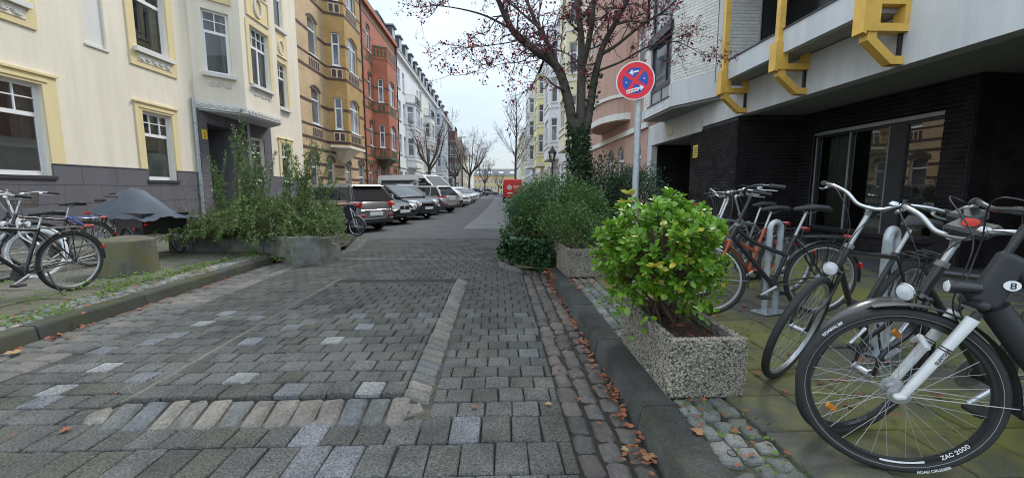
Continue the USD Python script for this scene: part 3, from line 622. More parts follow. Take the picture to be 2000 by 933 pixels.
# ---- brick houses on the left
def brick_house(name, label, y0, y1, sills, wallm, baym, bandm, trimm, plain_cols, bay, ground, z1, bay_top, pale, corbelm, railings):
    h = thing(name, label, 'house', (L, (y0 + y1) / 2, 0))
    F = Facet((L, y0), (L, y1), (1, 0)); Y = lambda y: y - y0
    ops = []
    for a, b in plain_cols:
        for s in sills: ops.append(opening(Y(a), Y(b), s, s + 1.98, .18))
    gops = [opening(Y(a), Y(b), z0, zt, .12) for a, b, z0, zt in ground]
    wall(h, F, sbox(0, 0, F.len, z1), ops + gops, wallm)
    ya, yb, yc, yd = bay
    fac = [Facet((L, ya), (-9, yb), (.4, -1)), Facet((-9, yb), (-9, yc), (1, 0)), Facet((-9, yc), (L, yd), (.4, 1))]
    b0 = 3.95
    bops = {0: [opening(.36, .80, s, s + 1.85) for s in sills if s < bay_top - 1], 1: [opening(.45, (yc - yb) - .75, s - .08, s + 2.0, .28) for s in sills if s < bay_top - 1], 2: []}
    for i, Fx in enumerate(fac): wall(h, Fx, sbox(0, b0, Fx.len, bay_top), bops[i], baym, .2, 'bay_wall')
    basep = Polygon([(L, ya + .02), (-9.02, yb + .02), (-9.02, yc - .02), (L, yd - .02)])
    put('bay_soffit', MB().poly(basep.buffer(.06, join_style=2).intersection(sbox(L + .002, 0, 0, 999)), FLAT, b0 - .14, b0 - .002), 'cream_plaster' if corbelm == 'cream_plaster' else corbelm, h)
    put('bay_roof', MB().poly(basep, FLAT, bay_top - .1, bay_top - .002), 'zinc', h)
    yc_ = (yb + yc) / 2
    put('corbel', hull([(L, yb, 3.81), (L, yc, 3.81), (-9.2, yb + .2, 3.81), (-9.2, yc - .2, 3.81), (L, yc_ - .25, 2.95), (L, yc_ + .25, 2.95), (-9.85, yc_ - .2, 3.0), (-9.85, yc_ + .2, 3.0)]), corbelm, h, smooth=30)
    for o in ops: window(h, F, o, 'tee', fr=.06, split=False, sill=(.06, .06, .04), sillm='window_white')
    for i, lst in bops.items():
        for o in lst: window(h, fac[i], o, 'tee' if i == 0 else 'double', fr=.06, rec=.09, sill=(.05, .06, .03), sillm='window_white')
    for o in gops: window(h, F, o, 'tee', fr=.06, frame='window_white')
    # dark courses, arches and balustrade panels
    for s in sills:
        for (Fx, u0, u1, cut) in ((F, 0, Y(ya), ops), (F, Y(yd), F.len, ops), (fac[0], 0, fac[0].len, bops[0]), (fac[1], 0, fac[1].len, bops[1]), (fac[2], 0, fac[2].len, [])):
            if Fx is not F and s > bay_top - 1: continue
            for a, b in ((s - .16, s - .06), (s - .86, s - .72), (s + 1.05, s + 1.19)): band(h, Fx, u0, u1, a, b, bandm, .018, cut=cut)
        cols = [(F, o) for o in ops if abs(o.bounds[1] - s) < .2] + [(fac[0], o) for o in bops[0] if abs(o.bounds[1] - s) < .2] + [(fac[1], o) for o in bops[1] if abs(o.bounds[1] - s) < .2]
        for Fx, o in cols:
            u0, v0, u1, v1 = o.bounds; p = sbox(u0 - .1, s - .70, u1 + .1, s - .18)
            put('panel', MB().poly(p, Fx, .002, .012), pale, h); n = max(2, int((u1 - u0 + .2) / .24)); mb = MB(); st_ = (u1 - u0 + .2) / n
            for j in range(n): Fx.bx(mb, u0 - .1 + j * st_ + .05, u0 - .1 + (j + 1) * st_ - .05, s - .66, s - .24, .012, .03)
            put('balustrade', mb, bandm, h)
            if Fx is not fac[0]:
                rise = .18 if Fx is F else .28
                arch = opening(u0 - .12, u1 + .12, v1 - rise, v1 + .12, rise + .05).difference(opening(u0, u1, v1 - 1, v1, rise))
                put('arch', MB().poly(arch, Fx, .002, .02), bandm if Fx is F else trimm, h)
    for z in (1.15, 1.9, 2.65, 3.45):
        band(h, F, 0, F.len, z, z + .15, bandm, .016, cut=gops)
    for o in gops:
        u0, v0, u1, v1 = o.bounds
        put('lintel', MB().poly(opening(u0 - .12, u1 + .12, v1 - .12, v1 + .3, .2).difference(o), F, .002, .03), bandm, h)
    band(h, F, 0, F.len, z1 - .9, z1 - .7, bandm, .03); band(h, F, 0, F.len, z1 - .3, z1, wallm, .22, 'cornice')
    shell(h, L, 1, y0, y1, z1, wallm, eave=.2)
    if railings:
        for Fx in fac:
            put('balcony_parapet', MB().poly(sbox(-.02, bay_top, Fx.len + .02, bay_top + 1.0), Fx, -.15, .03), wallm, h); band(h, Fx, 0, Fx.len, bay_top + .86, bay_top + 1.02, bandm, .05, 'parapet_cap')
            n = int(Fx.len / .25); mb = MB()
            for j in range(n): Fx.bx(mb, (j + .25) * Fx.len / n, (j + .75) * Fx.len / n, bay_top + .2, bay_top + .75, .031, .045)
            put('balustrade', mb, bandm, h)
    mb = MB().rod((L + .1, y1 - .05, .1), (L + .1, y1 - .05, z1), .06, 8); put('drain_pipe', mb, 'brown_frame', h)
    return h
brick_house('yellow_brick_house', 'yellow brick house with dark brown brick courses and a bay window', 21.76, 31.75, [4.88, 8.55, 12.2], 'yellow_brick', 'gold_brick', 'brown_brick', 'gold_brick', [(23.05, 24.15), (29.9, 31.0)],
    (25.2, 25.66, 28.5, 29.0), [(22.5, 23.5, 1.3, 3.15), (24.8, 25.75, 1.3, 3.05), (27.4, 28.6, 1.3, 3.05), (30.15, 31.35, .2, 3.2)], 16.6, 16.2, 'cream_brick', 'cream_plaster', False)
brick_house('red_brick_house', 'red brick house with green tiled corbel under its bay window', 31.76, 42.3, [4.75, 8.4, 12.0], 'red_brick', 'red_brick', 'green_tile', 'red_brick', [(33.15, 34.1), (39.9, 41.0)],
    (34.6, 35.2, 38.1, 38.7), [(32.6, 33.6, 1.3, 3.3), (35.0, 36.0, 1.3, 3.3), (37.6, 38.6, .2, 3.2), (40.2, 41.3, .2, 3.2)], 15.4, 11.75, 'red_brick', 'green_tile', True)

# ---- generic plastered houses
def row_house(name, label, X, s, y0, y1, z1, mt, cols, sills, ww, wh, bay=None, bayx=.9, baym=None, dormers=0, roof='mansard', rh=3.2, style='cross', trim=None, ground=True, roofm='roof_slate', balcony=None, arch=0., round_bay=False, b0=3.9, cornice=.35):
    h = thing(name, label, 'house', (X, (y0 + y1) / 2, 0))
    F = Facet((X, y0), (X, y1), (s, 0)); ops = []
    bu = (bay[0] - y0, bay[-1] - y0) if bay else (1e9, 1e9)
    for c in cols:
        if bu[0] - ww / 2 < c < bu[1] + ww / 2: continue
        for z in sills: ops.append(opening(c - ww / 2, c + ww / 2, z, z + wh, arch))
    gops = [opening(c - ww / 2, c + ww / 2, 1.3, 3.2, min(ww / 2, .45) if arch else 0) for c in cols] if ground else []
    wall(h, F, sbox(0, 0, F.len, z1), ops + gops, mt)
    for o in ops + gops:
        window(h, F, o, style, fr=.07, sill=(.1, .1, .08), sillm=trim or 'ornament')
        if trim:
            u0, v0, u1, v1 = o.bounds; surround(h, F, o, .14, trim, .04, top=.16)
            band(h, F, u0 - .2, u1 + .2, v1 + .2, v1 + .3, trim, .12, 'hood_mould')
    if bay:
        pts = [(X, bay[0])] + [(X + s * bayx, yy) for yy in bay[1:-1]] + [(X, bay[-1])]
        if round_bay:
            c, r = (bay[0] + bay[-1]) / 2, (bay[-1] - bay[0]) / 2; pts = [(X + s * bayx * math.sin(t), c - r * math.cos(t)) for t in np.linspace(0, PI, 13)]
        bt = z1 - .6 if balcony is None else balcony
        for i in range(len(pts) - 1):
            d = np.subtract(pts[i + 1], pts[i]); n = np.array([d[1], -d[0]]); n = n if n[0] * s > 0 or abs(n[0]) < 1e-6 else -n
            Fx = Facet(pts[i], pts[i + 1], n); bo = []
            if Fx.len > .75:
                w2 = min(ww, Fx.len - .4) if len(pts) > 4 or i != 1 else Fx.len - .6
                if not (round_bay and i % 2 == 0):
                    bo = [opening(Fx.len / 2 - w2 / 2, Fx.len / 2 + w2 / 2, z, z + wh) for z in sills if z + wh < bt]
            wall(h, Fx, sbox(0, b0, Fx.len, bt), bo, baym or mt, .18, 'bay_wall')
            for o in bo: window(h, Fx, o, 'double' if o.bounds[2] - o.bounds[0] > 1.2 else 'tee', fr=.06, rec=.08, sill=(.07, .08, .05), sillm=trim or 'ornament')
            for z in sills:
                if z < bt: band(h, Fx, 0, Fx.len, z - .5, z - .36, trim or 'ornament', .06)
            put('bay_foot', MB().poly(sbox(-.02, b0 - .16, Fx.len + .02, b0 + .1), Fx, -.2, .05), 'ornament', h)
        pg = Polygon(pts); put('bay_soffit', MB().poly(pg, FLAT, b0 - .2, b0 - .162), mt, h); put('bay_roof', MB().poly(pg.buffer(.1), FLAT, bt + .002, bt + .1), 'zinc', h)
        if balcony:
            mb = MB(); line = np.array([(*p, 0) for p in pts]); 
            for z in (.15, 1.0): mb.tube(line + (0, 0, bt + z), .02, 5)
            ls = LineString(pts)
            for d in np.arange(0, ls.length, .13): p = ls.interpolate(d); mb.rod((p.x, p.y, bt + .1), (p.x, p.y, bt + 1.0), .009, 4)
            put('railing', mb, 'black_steel', h)
    band(h, F, 0, F.len, 3.55, 3.75, trim or 'ornament', .08); put('cornice', MB().poly(sbox(0, z1 - .35, F.len, z1), F, .002, cornice - .06), trim or 'ornament', h); put('gutter', MB().poly(sbox(0, z1 + .004, F.len, z1 + .12), F, cornice - .3, cornice), 'zinc', h)
    rf = shell(h, X, s, y0, y1, z1 + .13, mt, roof=roof, rh=rh, eave=cornice - .05, roofm=roofm)
    for i in range(dormers):
        c = (i + .5) * F.len / dormers; w2 = 1.7 if dormers < 4 else 1.25
        D = put('dormer', F.bx(MB(), c - w2 / 2, c + w2 / 2, z1 + .4, z1 + 2.5, -2.5, -.45), roofm, h); put('dormer_roof', F.bx(MB(), c - w2 / 2 - .12, c + w2 / 2 + .12, z1 + 2.502, z1 + 2.62, -2.5, -.25), 'zinc', D)
        o = sbox(c - w2 / 2 + .18, z1 + .8, c + w2 / 2 - .18, z1 + 2.3); put('dormer_window', MB().poly(o.difference(unary_union([sbox(c - w2 / 2 + .25, z1 + .87, c - .04, z1 + 2.23), sbox(c + .04, z1 + .87, c + w2 / 2 - .25, z1 + 2.23)])), F, -.448, -.42), 'window_white', D)
        put('dormer_pane', MB().poly(o, F, -.44), 'far_glass', D)
    return h
Sl = [5.0, 8.4, 11.6]
row_house('white_house', 'white rendered house with a railed balcony beyond the red brick house', L, 1, 42.31, 54.0, 15.0, 'white_plaster', [1.2, 3.2, 6.5, 9.2, 10.9], Sl, 1.05, 1.95, bay=(46.2, 47.0, 50.2, 51.0), dormers=4, balcony=10.6, rh=3.4)
row_house('white_house', 'off-white house with a columned bay, second pale house beyond the red brick one', L, 1, 54.01, 64.5, 14.9, 'offwhite_plaster', [1.2, 3.4, 6.2, 8.2, 9.6], Sl, 1.0, 1.95, bay=(57.5, 58.1, 61.0, 61.6), dormers=4, balcony=11.2, trim='white_plaster')
row_house('grey_house', 'pale grey house with dark glazed dormers near the end of the left row', L, 1, 64.51, 76.0, 14.9, 'grey_plaster', [1.3, 3.6, 6.0, 8.2, 10.2], Sl, 1.05, 1.95, bay=(68.2, 68.8, 71.8, 72.4), dormers=3, rh=4.2, trim='white_plaster')
row_house('grey_house', 'grey house with dark lower floors and flat dormers, next to the brown bay', L, 1, 76.01, 84.0, 14.8, 'grey_plaster', [1.3, 3.6, 6.2], Sl, 1.1, 1.95, dormers=2, rh=3.8)
row_house('brown_bay_house', 'dark reddish brown house with a tall square bay ending the left row', L, 1, 84.01, 92.5, 14.8, 'slate_plaster', [1.3, 7.2], Sl, 1.1, 1.95, bay=(86.0, 86.05, 90.4, 90.45), bayx=1.3, baym='far_red_brick', balcony=13.2, dormers=1)
# end of the street
def block(name, label, c, wx, wy, z1, mt, face, cols, rows_, roofm, rh, ww=1.1, wh=1.8):
    """a free-standing block whose windowed front looks to -y ('s') or +x ('e')"""
    h = thing(name, label, 'building', (*c, 0)); x0, x1, y0, y1 = c[0] - wx / 2, c[0] + wx / 2, c[1] - wy / 2, c[1] + wy / 2
    Fs_ = [Facet((x0, y0), (x1, y0), (0, -1))] + ([Facet((x1, y0), (x1, y1), (1, 0))] if 'e' in face else [])
    put('core_wall', MB().box((c[0], c[1], z1 / 2 - .01), (wx - .5, wy - .5, z1 - .02)), mt, h)
    for i, Fx in enumerate(Fs_):
        n = cols if i == 0 else max(2, int(cols * Fx.len / wx)); ops = [opening((j + .5) * Fx.len / n - ww / 2, (j + .5) * Fx.len / n + ww / 2, 1.2 + k * 3.1, 1.2 + k * 3.1 + wh) for j in range(n) for k in range(rows_)]
        wall(h, Fx, sbox(0, 0, Fx.len, z1), ops, mt, .25)
        for o in ops: window(h, Fx, o, 'double', fr=.08, rec=.1)
    v = np.array([[x0 - .3, y0 - .3, z1], [x1 + .3, y0 - .3, z1], [x1 + .3, y1 + .3, z1], [x0 - .3, y1 + .3, z1], [x0 + 1, c[1], z1 + rh], [x1 - 1, c[1], z1 + rh]])
    put('roof', (v, np.array([[0, 1, 5], [0, 5, 4], [2, 3, 4], [2, 4, 5], [1, 2, 5], [3, 0, 4], [0, 2, 1], [0, 3, 2]])), roofm, h)
    if cols > 8:
        for j in range(4):
            put('roof_window', MB().box((x0 + (j + .5) * wx / 4, y0 + 2.2, z1 + rh * .42), (2.2, .3, 1.0), rotx(-.5)), 'window_white', h)
block('beige_corner_house', 'beige house with a brown hipped roof behind the bare trees', (-15.5, 108), 14, 14, 9.6, 'beige_plaster', 'se', 5, 3, 'roof_tile', 5.2)
block('yellow_block', 'long ochre yellow block with a slate roof closing the street', (-1, 212), 22, 12, 8.2, 'ochre_plaster', 's', 11, 2, 'roof_slate', 3.6)
block('pale_block', 'pale low block far down the street behind the bare trees', (-16, 150), 13, 14, 13, 'offwhite_plaster', 'se', 5, 4, 'roof_slate', 3)
# ---- right row beyond the modern building
Sr = [5.6, 9.0, 12.2]
h = row_house('salmon_house', 'salmon pink rendered house with a rounded bay and arched ground-floor windows', R_, -1, 15.05, 26.2, 15.5, 'salmon_plaster', [1.15, 3.3, 4.9, 7.0, 9.6], [5.6, 9.0, 12.2], .95, 2.05, bay=(17.2, 18.5, 20.5, 21.8), bayx=.95, trim=None, style='tee', arch=.4, round_bay=True, b0=4.35)
row_house('lemon_house', 'pale yellow house with a deep cream bay behind the ivy-clad tree', R_, -1, 26.21, 33.5, 15.5, 'pale_yellow_plaster', [1.2, 3.6, 6.0], Sr, 1.0, 2.0, bay=(28.0, 28.4, 31.2, 31.6), bayx=.9, trim='white_plaster', b0=4.2)
row_house('white_house', 'tall white stuccoed house with mouldings right behind the lantern', R_, -1, 33.51, 44.0, 16.0, 'white_plaster', [1.2, 3.6, 6.4, 9.0], Sr, 1.05, 2.05, bay=(37.0, 37.5, 41.0, 41.5), bayx=.9, trim='ornament', b0=4.2)
row_house('yellow_panel_house', 'white house with yellow bay panels left of the lantern', R_, -1, 44.01, 56.0, 15.0, 'lemon_plaster', [1.2, 3.6, 6.4, 9.0, 10.8], Sr, 1.05, 2.05, bay=(48.2, 48.7, 52.0, 52.5), bayx=.9, trim='white_plaster', b0=4.2)
row_house('grey_bay_house', 'grey white house with a tall smooth bay and stepped gable', R_, -1, 56.01, 70.0, 16.2, 'offwhite_plaster', [1.2, 3.6, 10.8, 12.8], Sr, 1.05, 2.05, bay=(60.0, 60.05, 65.0, 65.05), bayx=1.1, b0=4.6, rh=4.5, roofm='roof_tile')
row_house('yellow_house', 'narrow yellow house far down the right side of the street', R_, -1, 84.0, 100.0, 13.2, 'lemon_plaster', [1.5, 4, 6.5, 9, 11.5, 14], [4.6, 7.6, 10.4], 1.1, 1.8, trim='ornament', roof='gable')
row_house('grey_house', 'pale grey house behind the tall thin tree on the right', R_, -1, 100.01, 130.0, 12.6, 'offwhite_plaster', [2, 6, 10, 14, 18, 22, 26], [4.6, 7.6, 10.0], 1.1, 1.7, roof='gable')
row_house('grey_house', 'grey plain house between the yellow house and the tall bay on the right', R_, -1, 70.01, 83.9, 12.0, 'grey_plaster', [1.5, 4, 6.5, 9, 11.5], [4.6, 7.6], 1.1, 1.8, roof='gable')
# ------------------------------------------------------------------ modern building on the right
def brick_wall(h, F, u0, u1, v0, v1, mt, holes=(), nmax=999, w=.004, bl=.24, bh=.066, joint=.011, backing=None, proud=.012):
    if mt == 'white_brick': joint, bh, proud = .008, .069, .005
    g = sbox(u0, v0, u1, v1)
    for o in holes: g = g.difference(o)
    if backing: put('mortar', MB().poly(g, F, w - .03, w), backing, h)
    rest = MB(); k = 0; v = v0; row = 0
    r = np.random.default_rng(int(abs(u1 * 1000 + v1 * 77)))
    while v + bh <= v1 + .01:
        u = u0 - (bl / 2 + joint / 2) * (row % 2)
        while u < u1:
            b = sbox(max(u, u0), v, min(u + bl, u1), min(v + bh, v1)).intersection(g)
            u += bl + joint
            if b.is_empty or b.area < 2e-4: continue
            for q in getattr(b, 'geoms', [b]):
                a0, c0, a1, c1 = q.bounds; e = w + proud + r.normal(0, .0012); bv = .004
                p = np.array([[a0, c0, w], [a1, c0, w], [a1, c1, w], [a0, c1, w], [a0 + bv, c0 + bv, e], [a1 - bv, c0 + bv, e], [a1 - bv, c1 - bv, e], [a0 + bv, c1 - bv, e]])
                f = np.array([[0, 1, 5], [0, 5, 4], [1, 2, 6], [1, 6, 5], [2, 3, 7], [2, 7, 6], [3, 0, 4], [3, 4, 7], [4, 5, 6], [4, 6, 7]])
                if k < nmax: put('brick', (F(p), f), mt, h)
                else: rest.add(F(p), f)
                k += 1
        v += bh + joint; row += 1
    if rest.n: put('brickwork', rest, mt + '_field', h, kind='stuff')
h = thing('modern_building', 'modern white brick and concrete building with dark brick ground floor and yellow steel brackets', 'building', (6.5, 8, 0))
BF = 5.5
# concrete edge beam in panels
FBm = Facet((BF, 1.0), (BF, 15.04), (-1, 0)); yb = lambda y: y - 1.0
cuts = [1.0, 3.75, 5.63, 7.38, 9.12, 9.45, 11.05, 11.7, 15.04]
for a, b in zip(cuts[:-1], cuts[1:]):
    top = 3.95 if b < 5.7 else (3.655 if b < 9.2 else 3.56)
    bot = 2.97 if b < 11.6 else 2.86
    put('beam_panel', FBm.bx(MB(), yb(a) + .008, yb(b) - .008, bot, top, -.25, 0), 'concrete_white', h)
put('beam_core', FBm.bx(MB(), 0, FBm.len, 2.985, 3.55, -.3, -.252), 'concrete_grey', h)
put('beam_cap', FBm.bx(MB(), yb(1.0), yb(5.62), 3.952, 3.98, -.27, .02), 'black_steel', h)
put('upper_wall', FBm.bx(MB(), 0, yb(5.5), 4.0, 9, -.3, -.05), 'concrete_white', h)
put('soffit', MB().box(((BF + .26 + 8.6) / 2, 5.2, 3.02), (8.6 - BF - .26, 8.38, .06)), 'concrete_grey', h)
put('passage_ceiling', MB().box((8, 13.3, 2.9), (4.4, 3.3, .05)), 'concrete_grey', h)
# dark brick ground floor
RX = 7.0
FP = Facet((BF + .02, 9.42), (BF + .02, 11.66), (-1, 0)); FR = Facet((BF + .02, 9.42), (RX + .2, 9.42), (0, -1))
put('pier', MB().box(((BF + .05 + 9) / 2, 10.54, 1.5), (9 - BF - .05, 2.18, 2.94)), 'mortar_dark', h)
brick_wall(h, FP, 0, FP.len, .13, 2.95, 'dark_brick', backing='mortar_dark', w=.0, nmax=240); brick_wall(h, FR, .012, FR.len, .13, 2.95, 'dark_brick', backing='mortar_dark', w=.0, nmax=60)
FRc = Facet((RX, 2.0), (RX, 9.4), (-1, 0)); yr = lambda y: y - 2.0
win = sbox(yr(6.32), .46, yr(9.0), 2.56)
brick_wall(h, FRc, yr(5.95), FRc.len, .13, 2.98, 'dark_brick', holes=[win], nmax=0, backing='mortar_dark', w=.0)
put('recess_wall', MB().poly(sbox(0, 0, FRc.len, 3.0).difference(sbox(0, 0, yr(5.9), 3)).difference(win), FRc, -.3, -.031), 'dark_brick', h)
put('entrance_wall', MB().box((8.3, 3.7, 1.5), (.2, 4.6, 3.0)), 'dark_brick', h); put('entrance_cheek', MB().box((7.75, 5.98, 1.5), (.9, .1, 3.0)), 'dark_brick', h)
put('end_wall', MB().box((7.5, .95, 2), (4, .2, 4)), 'dark_brick', h)
put('room', MB().box((9.6, 7.6, 1.5), (.1, 4.6, 3.2)).box((8.5, 9.38, 1.5), (2.5, .05, 3)).box((8.5, 6.1, 1.5), (2.3, .05, 3)).box((8.4, 7.7, .1), (2.4, 3.2, .05)), 'dark_room', h)
g = win
wn = put('window', MB().poly(g.difference(unary_union([sbox(yr(6.36), .52, yr(6.99), 2.42), sbox(yr(7.30), .52, yr(8.09), 2.42), sbox(yr(8.13), .52, yr(8.95), 2.42)])), FRc, -.14, -.08), 'window_dark', h)
for a, b in ((6.36, 6.99), (7.30, 8.09), (8.13, 8.95)): put('pane', MB().poly(sbox(yr(a) - .01, .51, yr(b) + .01, 2.43), FRc, -.12), 'shop_glass', wn)
for y, w_ in ((8.11, .025), (8.97, .02), (6.34, .015), (7.28, .008)): put('mullion', FRc.bx(MB(), yr(y) - w_ / 2, yr(y) + w_ / 2, .5, 2.44, -.078, -.06), 'galvanised', wn)
put('roller_rail', FRc.bx(MB(), yr(6.3), yr(9.02), 2.47, 2.535, -.078, -.03), 'zinc', wn)
put('sill', FRc.bx(MB(), yr(6.28), yr(9.04), .42, .458, -.15, .04), 'black_steel', wn)
for a, b in ((8.3, 8.95), (7.30, 7.95)): put('curtain', curtain_mesh(FRc, yr(a), yr(b), .5, 2.44, -.35, .12), 'curtain_green', wn)
# passage
put('passage_wall', MB().box((9.8, 13.3, 1.5), (.2, 3.6, 3)).box((7.8, 14.72, 1.5), (4.2, .18, 3.0)), 'dark_brick', h)
put('passage_jamb', MB().box((BF + .2, 14.83, 1.45), (.42, .38, 2.8)), 'concrete_white', h)
put('plaque', FBm.bx(MB(), yb(12.9), yb(13.32), 3.02, 3.30, .003, .02), 'cream_brick', h, label='small cream plate on the concrete beam over the passage')
F5 = FP
pl_ = put('notice', F5.bx(MB(), yb(11.22) - 8.42, yb(11.48) - 8.42, 2.18, 2.52, .02, .03), 'notice_yellow', h, label='small yellow notice on the dark brick pier')
mb = MB()
for i in range(4): F5.bx(mb, yb(11.25) - 8.42, yb(11.45) - 8.42, 2.23 + i * .065, 2.255 + i * .065, .031, .034)
put('notice_print', mb, 'brown_frame', pl_)
# oriel
ox = 4.8
FO, FQ = Facet((ox, 11.4), (ox, 13.62), (-1, 0)), Facet((BF, 9.93), (ox, 11.4), (-1, -.6))
FE = Facet((ox, 13.62), (BF + .3, 13.62), (0, 1))
ow = sbox(.18, 3.86, 1.72, 5.62); ow2 = sbox(.18, 5.9, 1.72, 8.2)
g = sbox(0, 3.58, FO.len, 9).difference(ow).difference(ow2)
put('oriel_wall', MB().poly(g, FO, -.25, 0), 'concrete_white', h); put('oriel_wall', MB().poly(sbox(0, 3.58, FQ.len, 9), FQ, -.25, 0), 'concrete_white', h); put('oriel_wall', MB().poly(sbox(0, 3.58, FE.len, 9), FE, -.25, 0), 'concrete_white', h)
put('oriel_apron', MB().poly(sbox(.06, 3.56, FQ.len, 4.17), FQ, .002, .045), 'concrete_white', h); put('oriel_apron', MB().poly(sbox(0, 3.56, FO.len + .02, 3.84), FO, .002, .045), 'concrete_white', h)
put('oriel_apron', MB().poly(sbox(0, 3.84, .15, 4.17), FO, .002, .045), 'concrete_white', h)
brick_wall(h, FQ, .06, FQ.len, 4.19, 6.5, 'white_brick', w=.002, backing=None); brick_wall(h, FO, 0, .17, 4.19, 6.5, 'white_brick', w=.002); brick_wall(h, FO, 1.73, FO.len, 3.86, 6.5, 'white_brick', w=.002)
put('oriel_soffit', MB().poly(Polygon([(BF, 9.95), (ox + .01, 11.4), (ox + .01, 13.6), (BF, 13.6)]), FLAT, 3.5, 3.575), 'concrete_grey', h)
wn = put('window', MB().poly(ow.difference(unary_union([sbox(.24, 4.4, .62, 5.56), sbox(.68, 4.4, 1.66, 5.56), sbox(.24, 3.93, .9, 4.26), sbox(.95, 3.93, 1.66, 4.26)])), FO, -.12, -.04), 'window_dark', h)
put('pane', MB().poly(sbox(.22, 4.38, 1.68, 5.58), FO, -.09), 'far_glass', wn); put('spandrel', FO.bx(MB(), .22, 1.68, 3.9, 4.3, -.1, -.06), 'concrete_grey', wn); put('ledge', FO.bx(MB(), .1, 1.8, 3.84, 3.87, -.04, .06), 'black_steel', wn)
put('lintel', FO.bx(MB(), .1, 1.8, 5.63, 5.88, -.2, .1), 'black_steel', h)
wn = put('window', MB().poly(ow2.difference(sbox(.26, 5.98, 1.64, 8.1)), FO, -.12, -.04), 'window_dark', h); put('pane', MB().poly(ow2, FO, -.09), 'far_glass', wn)
# balcony
FBk = Facet((5.0, 5.70), (5.0, 9.02), (-1, 0))
for a, b in ((5.70, 7.33), (7.43, 9.02)): put('balcony_parapet', FBk.bx(MB(), a - 5.7, b - 5.7, 3.67, 4.06, -.12, 0), 'concrete_white', h); put('parapet_cap', FBk.bx(MB(), a - 5.7 - .01, b - 5.7 + .01, 4.062, 4.085, -.14, .015), 'sill_metal', h)
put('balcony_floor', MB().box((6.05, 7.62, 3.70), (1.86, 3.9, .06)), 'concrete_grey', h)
FW_ = Facet((BF - .2, 9.92), (6.2, 9.92), (0, -1)); put('balcony_wall', MB().poly(sbox(0, 3.7, FW_.len, 9), FW_, -.1, 0), 'concrete_white', h); brick_wall(h, FW_, 0, FW_.len, 4.0, 6.3, 'white_brick', w=.002)
put('balcony_back_wall', MB().box((7.0, 7.6, 6.3), (.1, 5, 5.2)).box((6.65, 9.95, 6.3), (.75, .1, 5.2)), 'dark_room', h)
put('balcony_window', MB().box((6.93, 7.4, 5.2), (.04, 3.4, 2.4)), 'far_glass', h); put('upper_slab', MB().box((6.2, 7.6, 6.7), (2.4, 4.6, .2)), 'concrete_white', h)
for i in (0, 1): put('cable', MB().rod((5.16 + i * .14, 9.86, 3.8), (5.16 + i * .14, 9.86, 6.6), .008, 5), 'black_steel', h)
put('back_mass', MB().box((11.4, 8, 5.6), (5.5, 14.0, 11)), 'concrete_white', h); put('upper_return', MB().box((7.2, 12.3, 6.3), (3.0, 4.6, 5.4)), 'concrete_white', h)
# yellow steel columns with brackets
for i, yy in enumerate((9.14, 7.38, 5.64)):
    Fy = Facet((4.9, yy), (5.6, yy), (0, -1))  # u along +x from 4.9
    b = thing('steel_bracket', parent=h, loc=(5.2, yy, 3.4))
    put('bracket_box', MB().poly(sbox(.0, 3.40, .60, 3.86).difference(sbox(.20, 3.50, .53, 3.74)), Fy, -.085, .085), 'yellow_steel', b)
    put('column', Fy.bx(MB(), .02, .125, 3.862, 7.6, -.05, .05), 'yellow_steel', b)
    put('strut', MB().poly(Polygon([(.06, 3.398), (.06, 3.29), (.42, 2.985), (.597, 2.985), (.597, 3.09), (.46, 3.09), (.19, 3.32), (.19, 3.398)]), Fy, -.065, .065), 'yellow_steel', b)
    put('wedge', MB().poly(Polygon([(-.03, 3.38), (.02, 3.36), (.02, 3.88), (-.03, 3.86)]), Fy, -.09, .09), 'yellow_steel', b)
    put('hanger', Fy.bx(MB(), .555, .60, 3.1, 3.395, -.02, .02), 'black_steel', b)
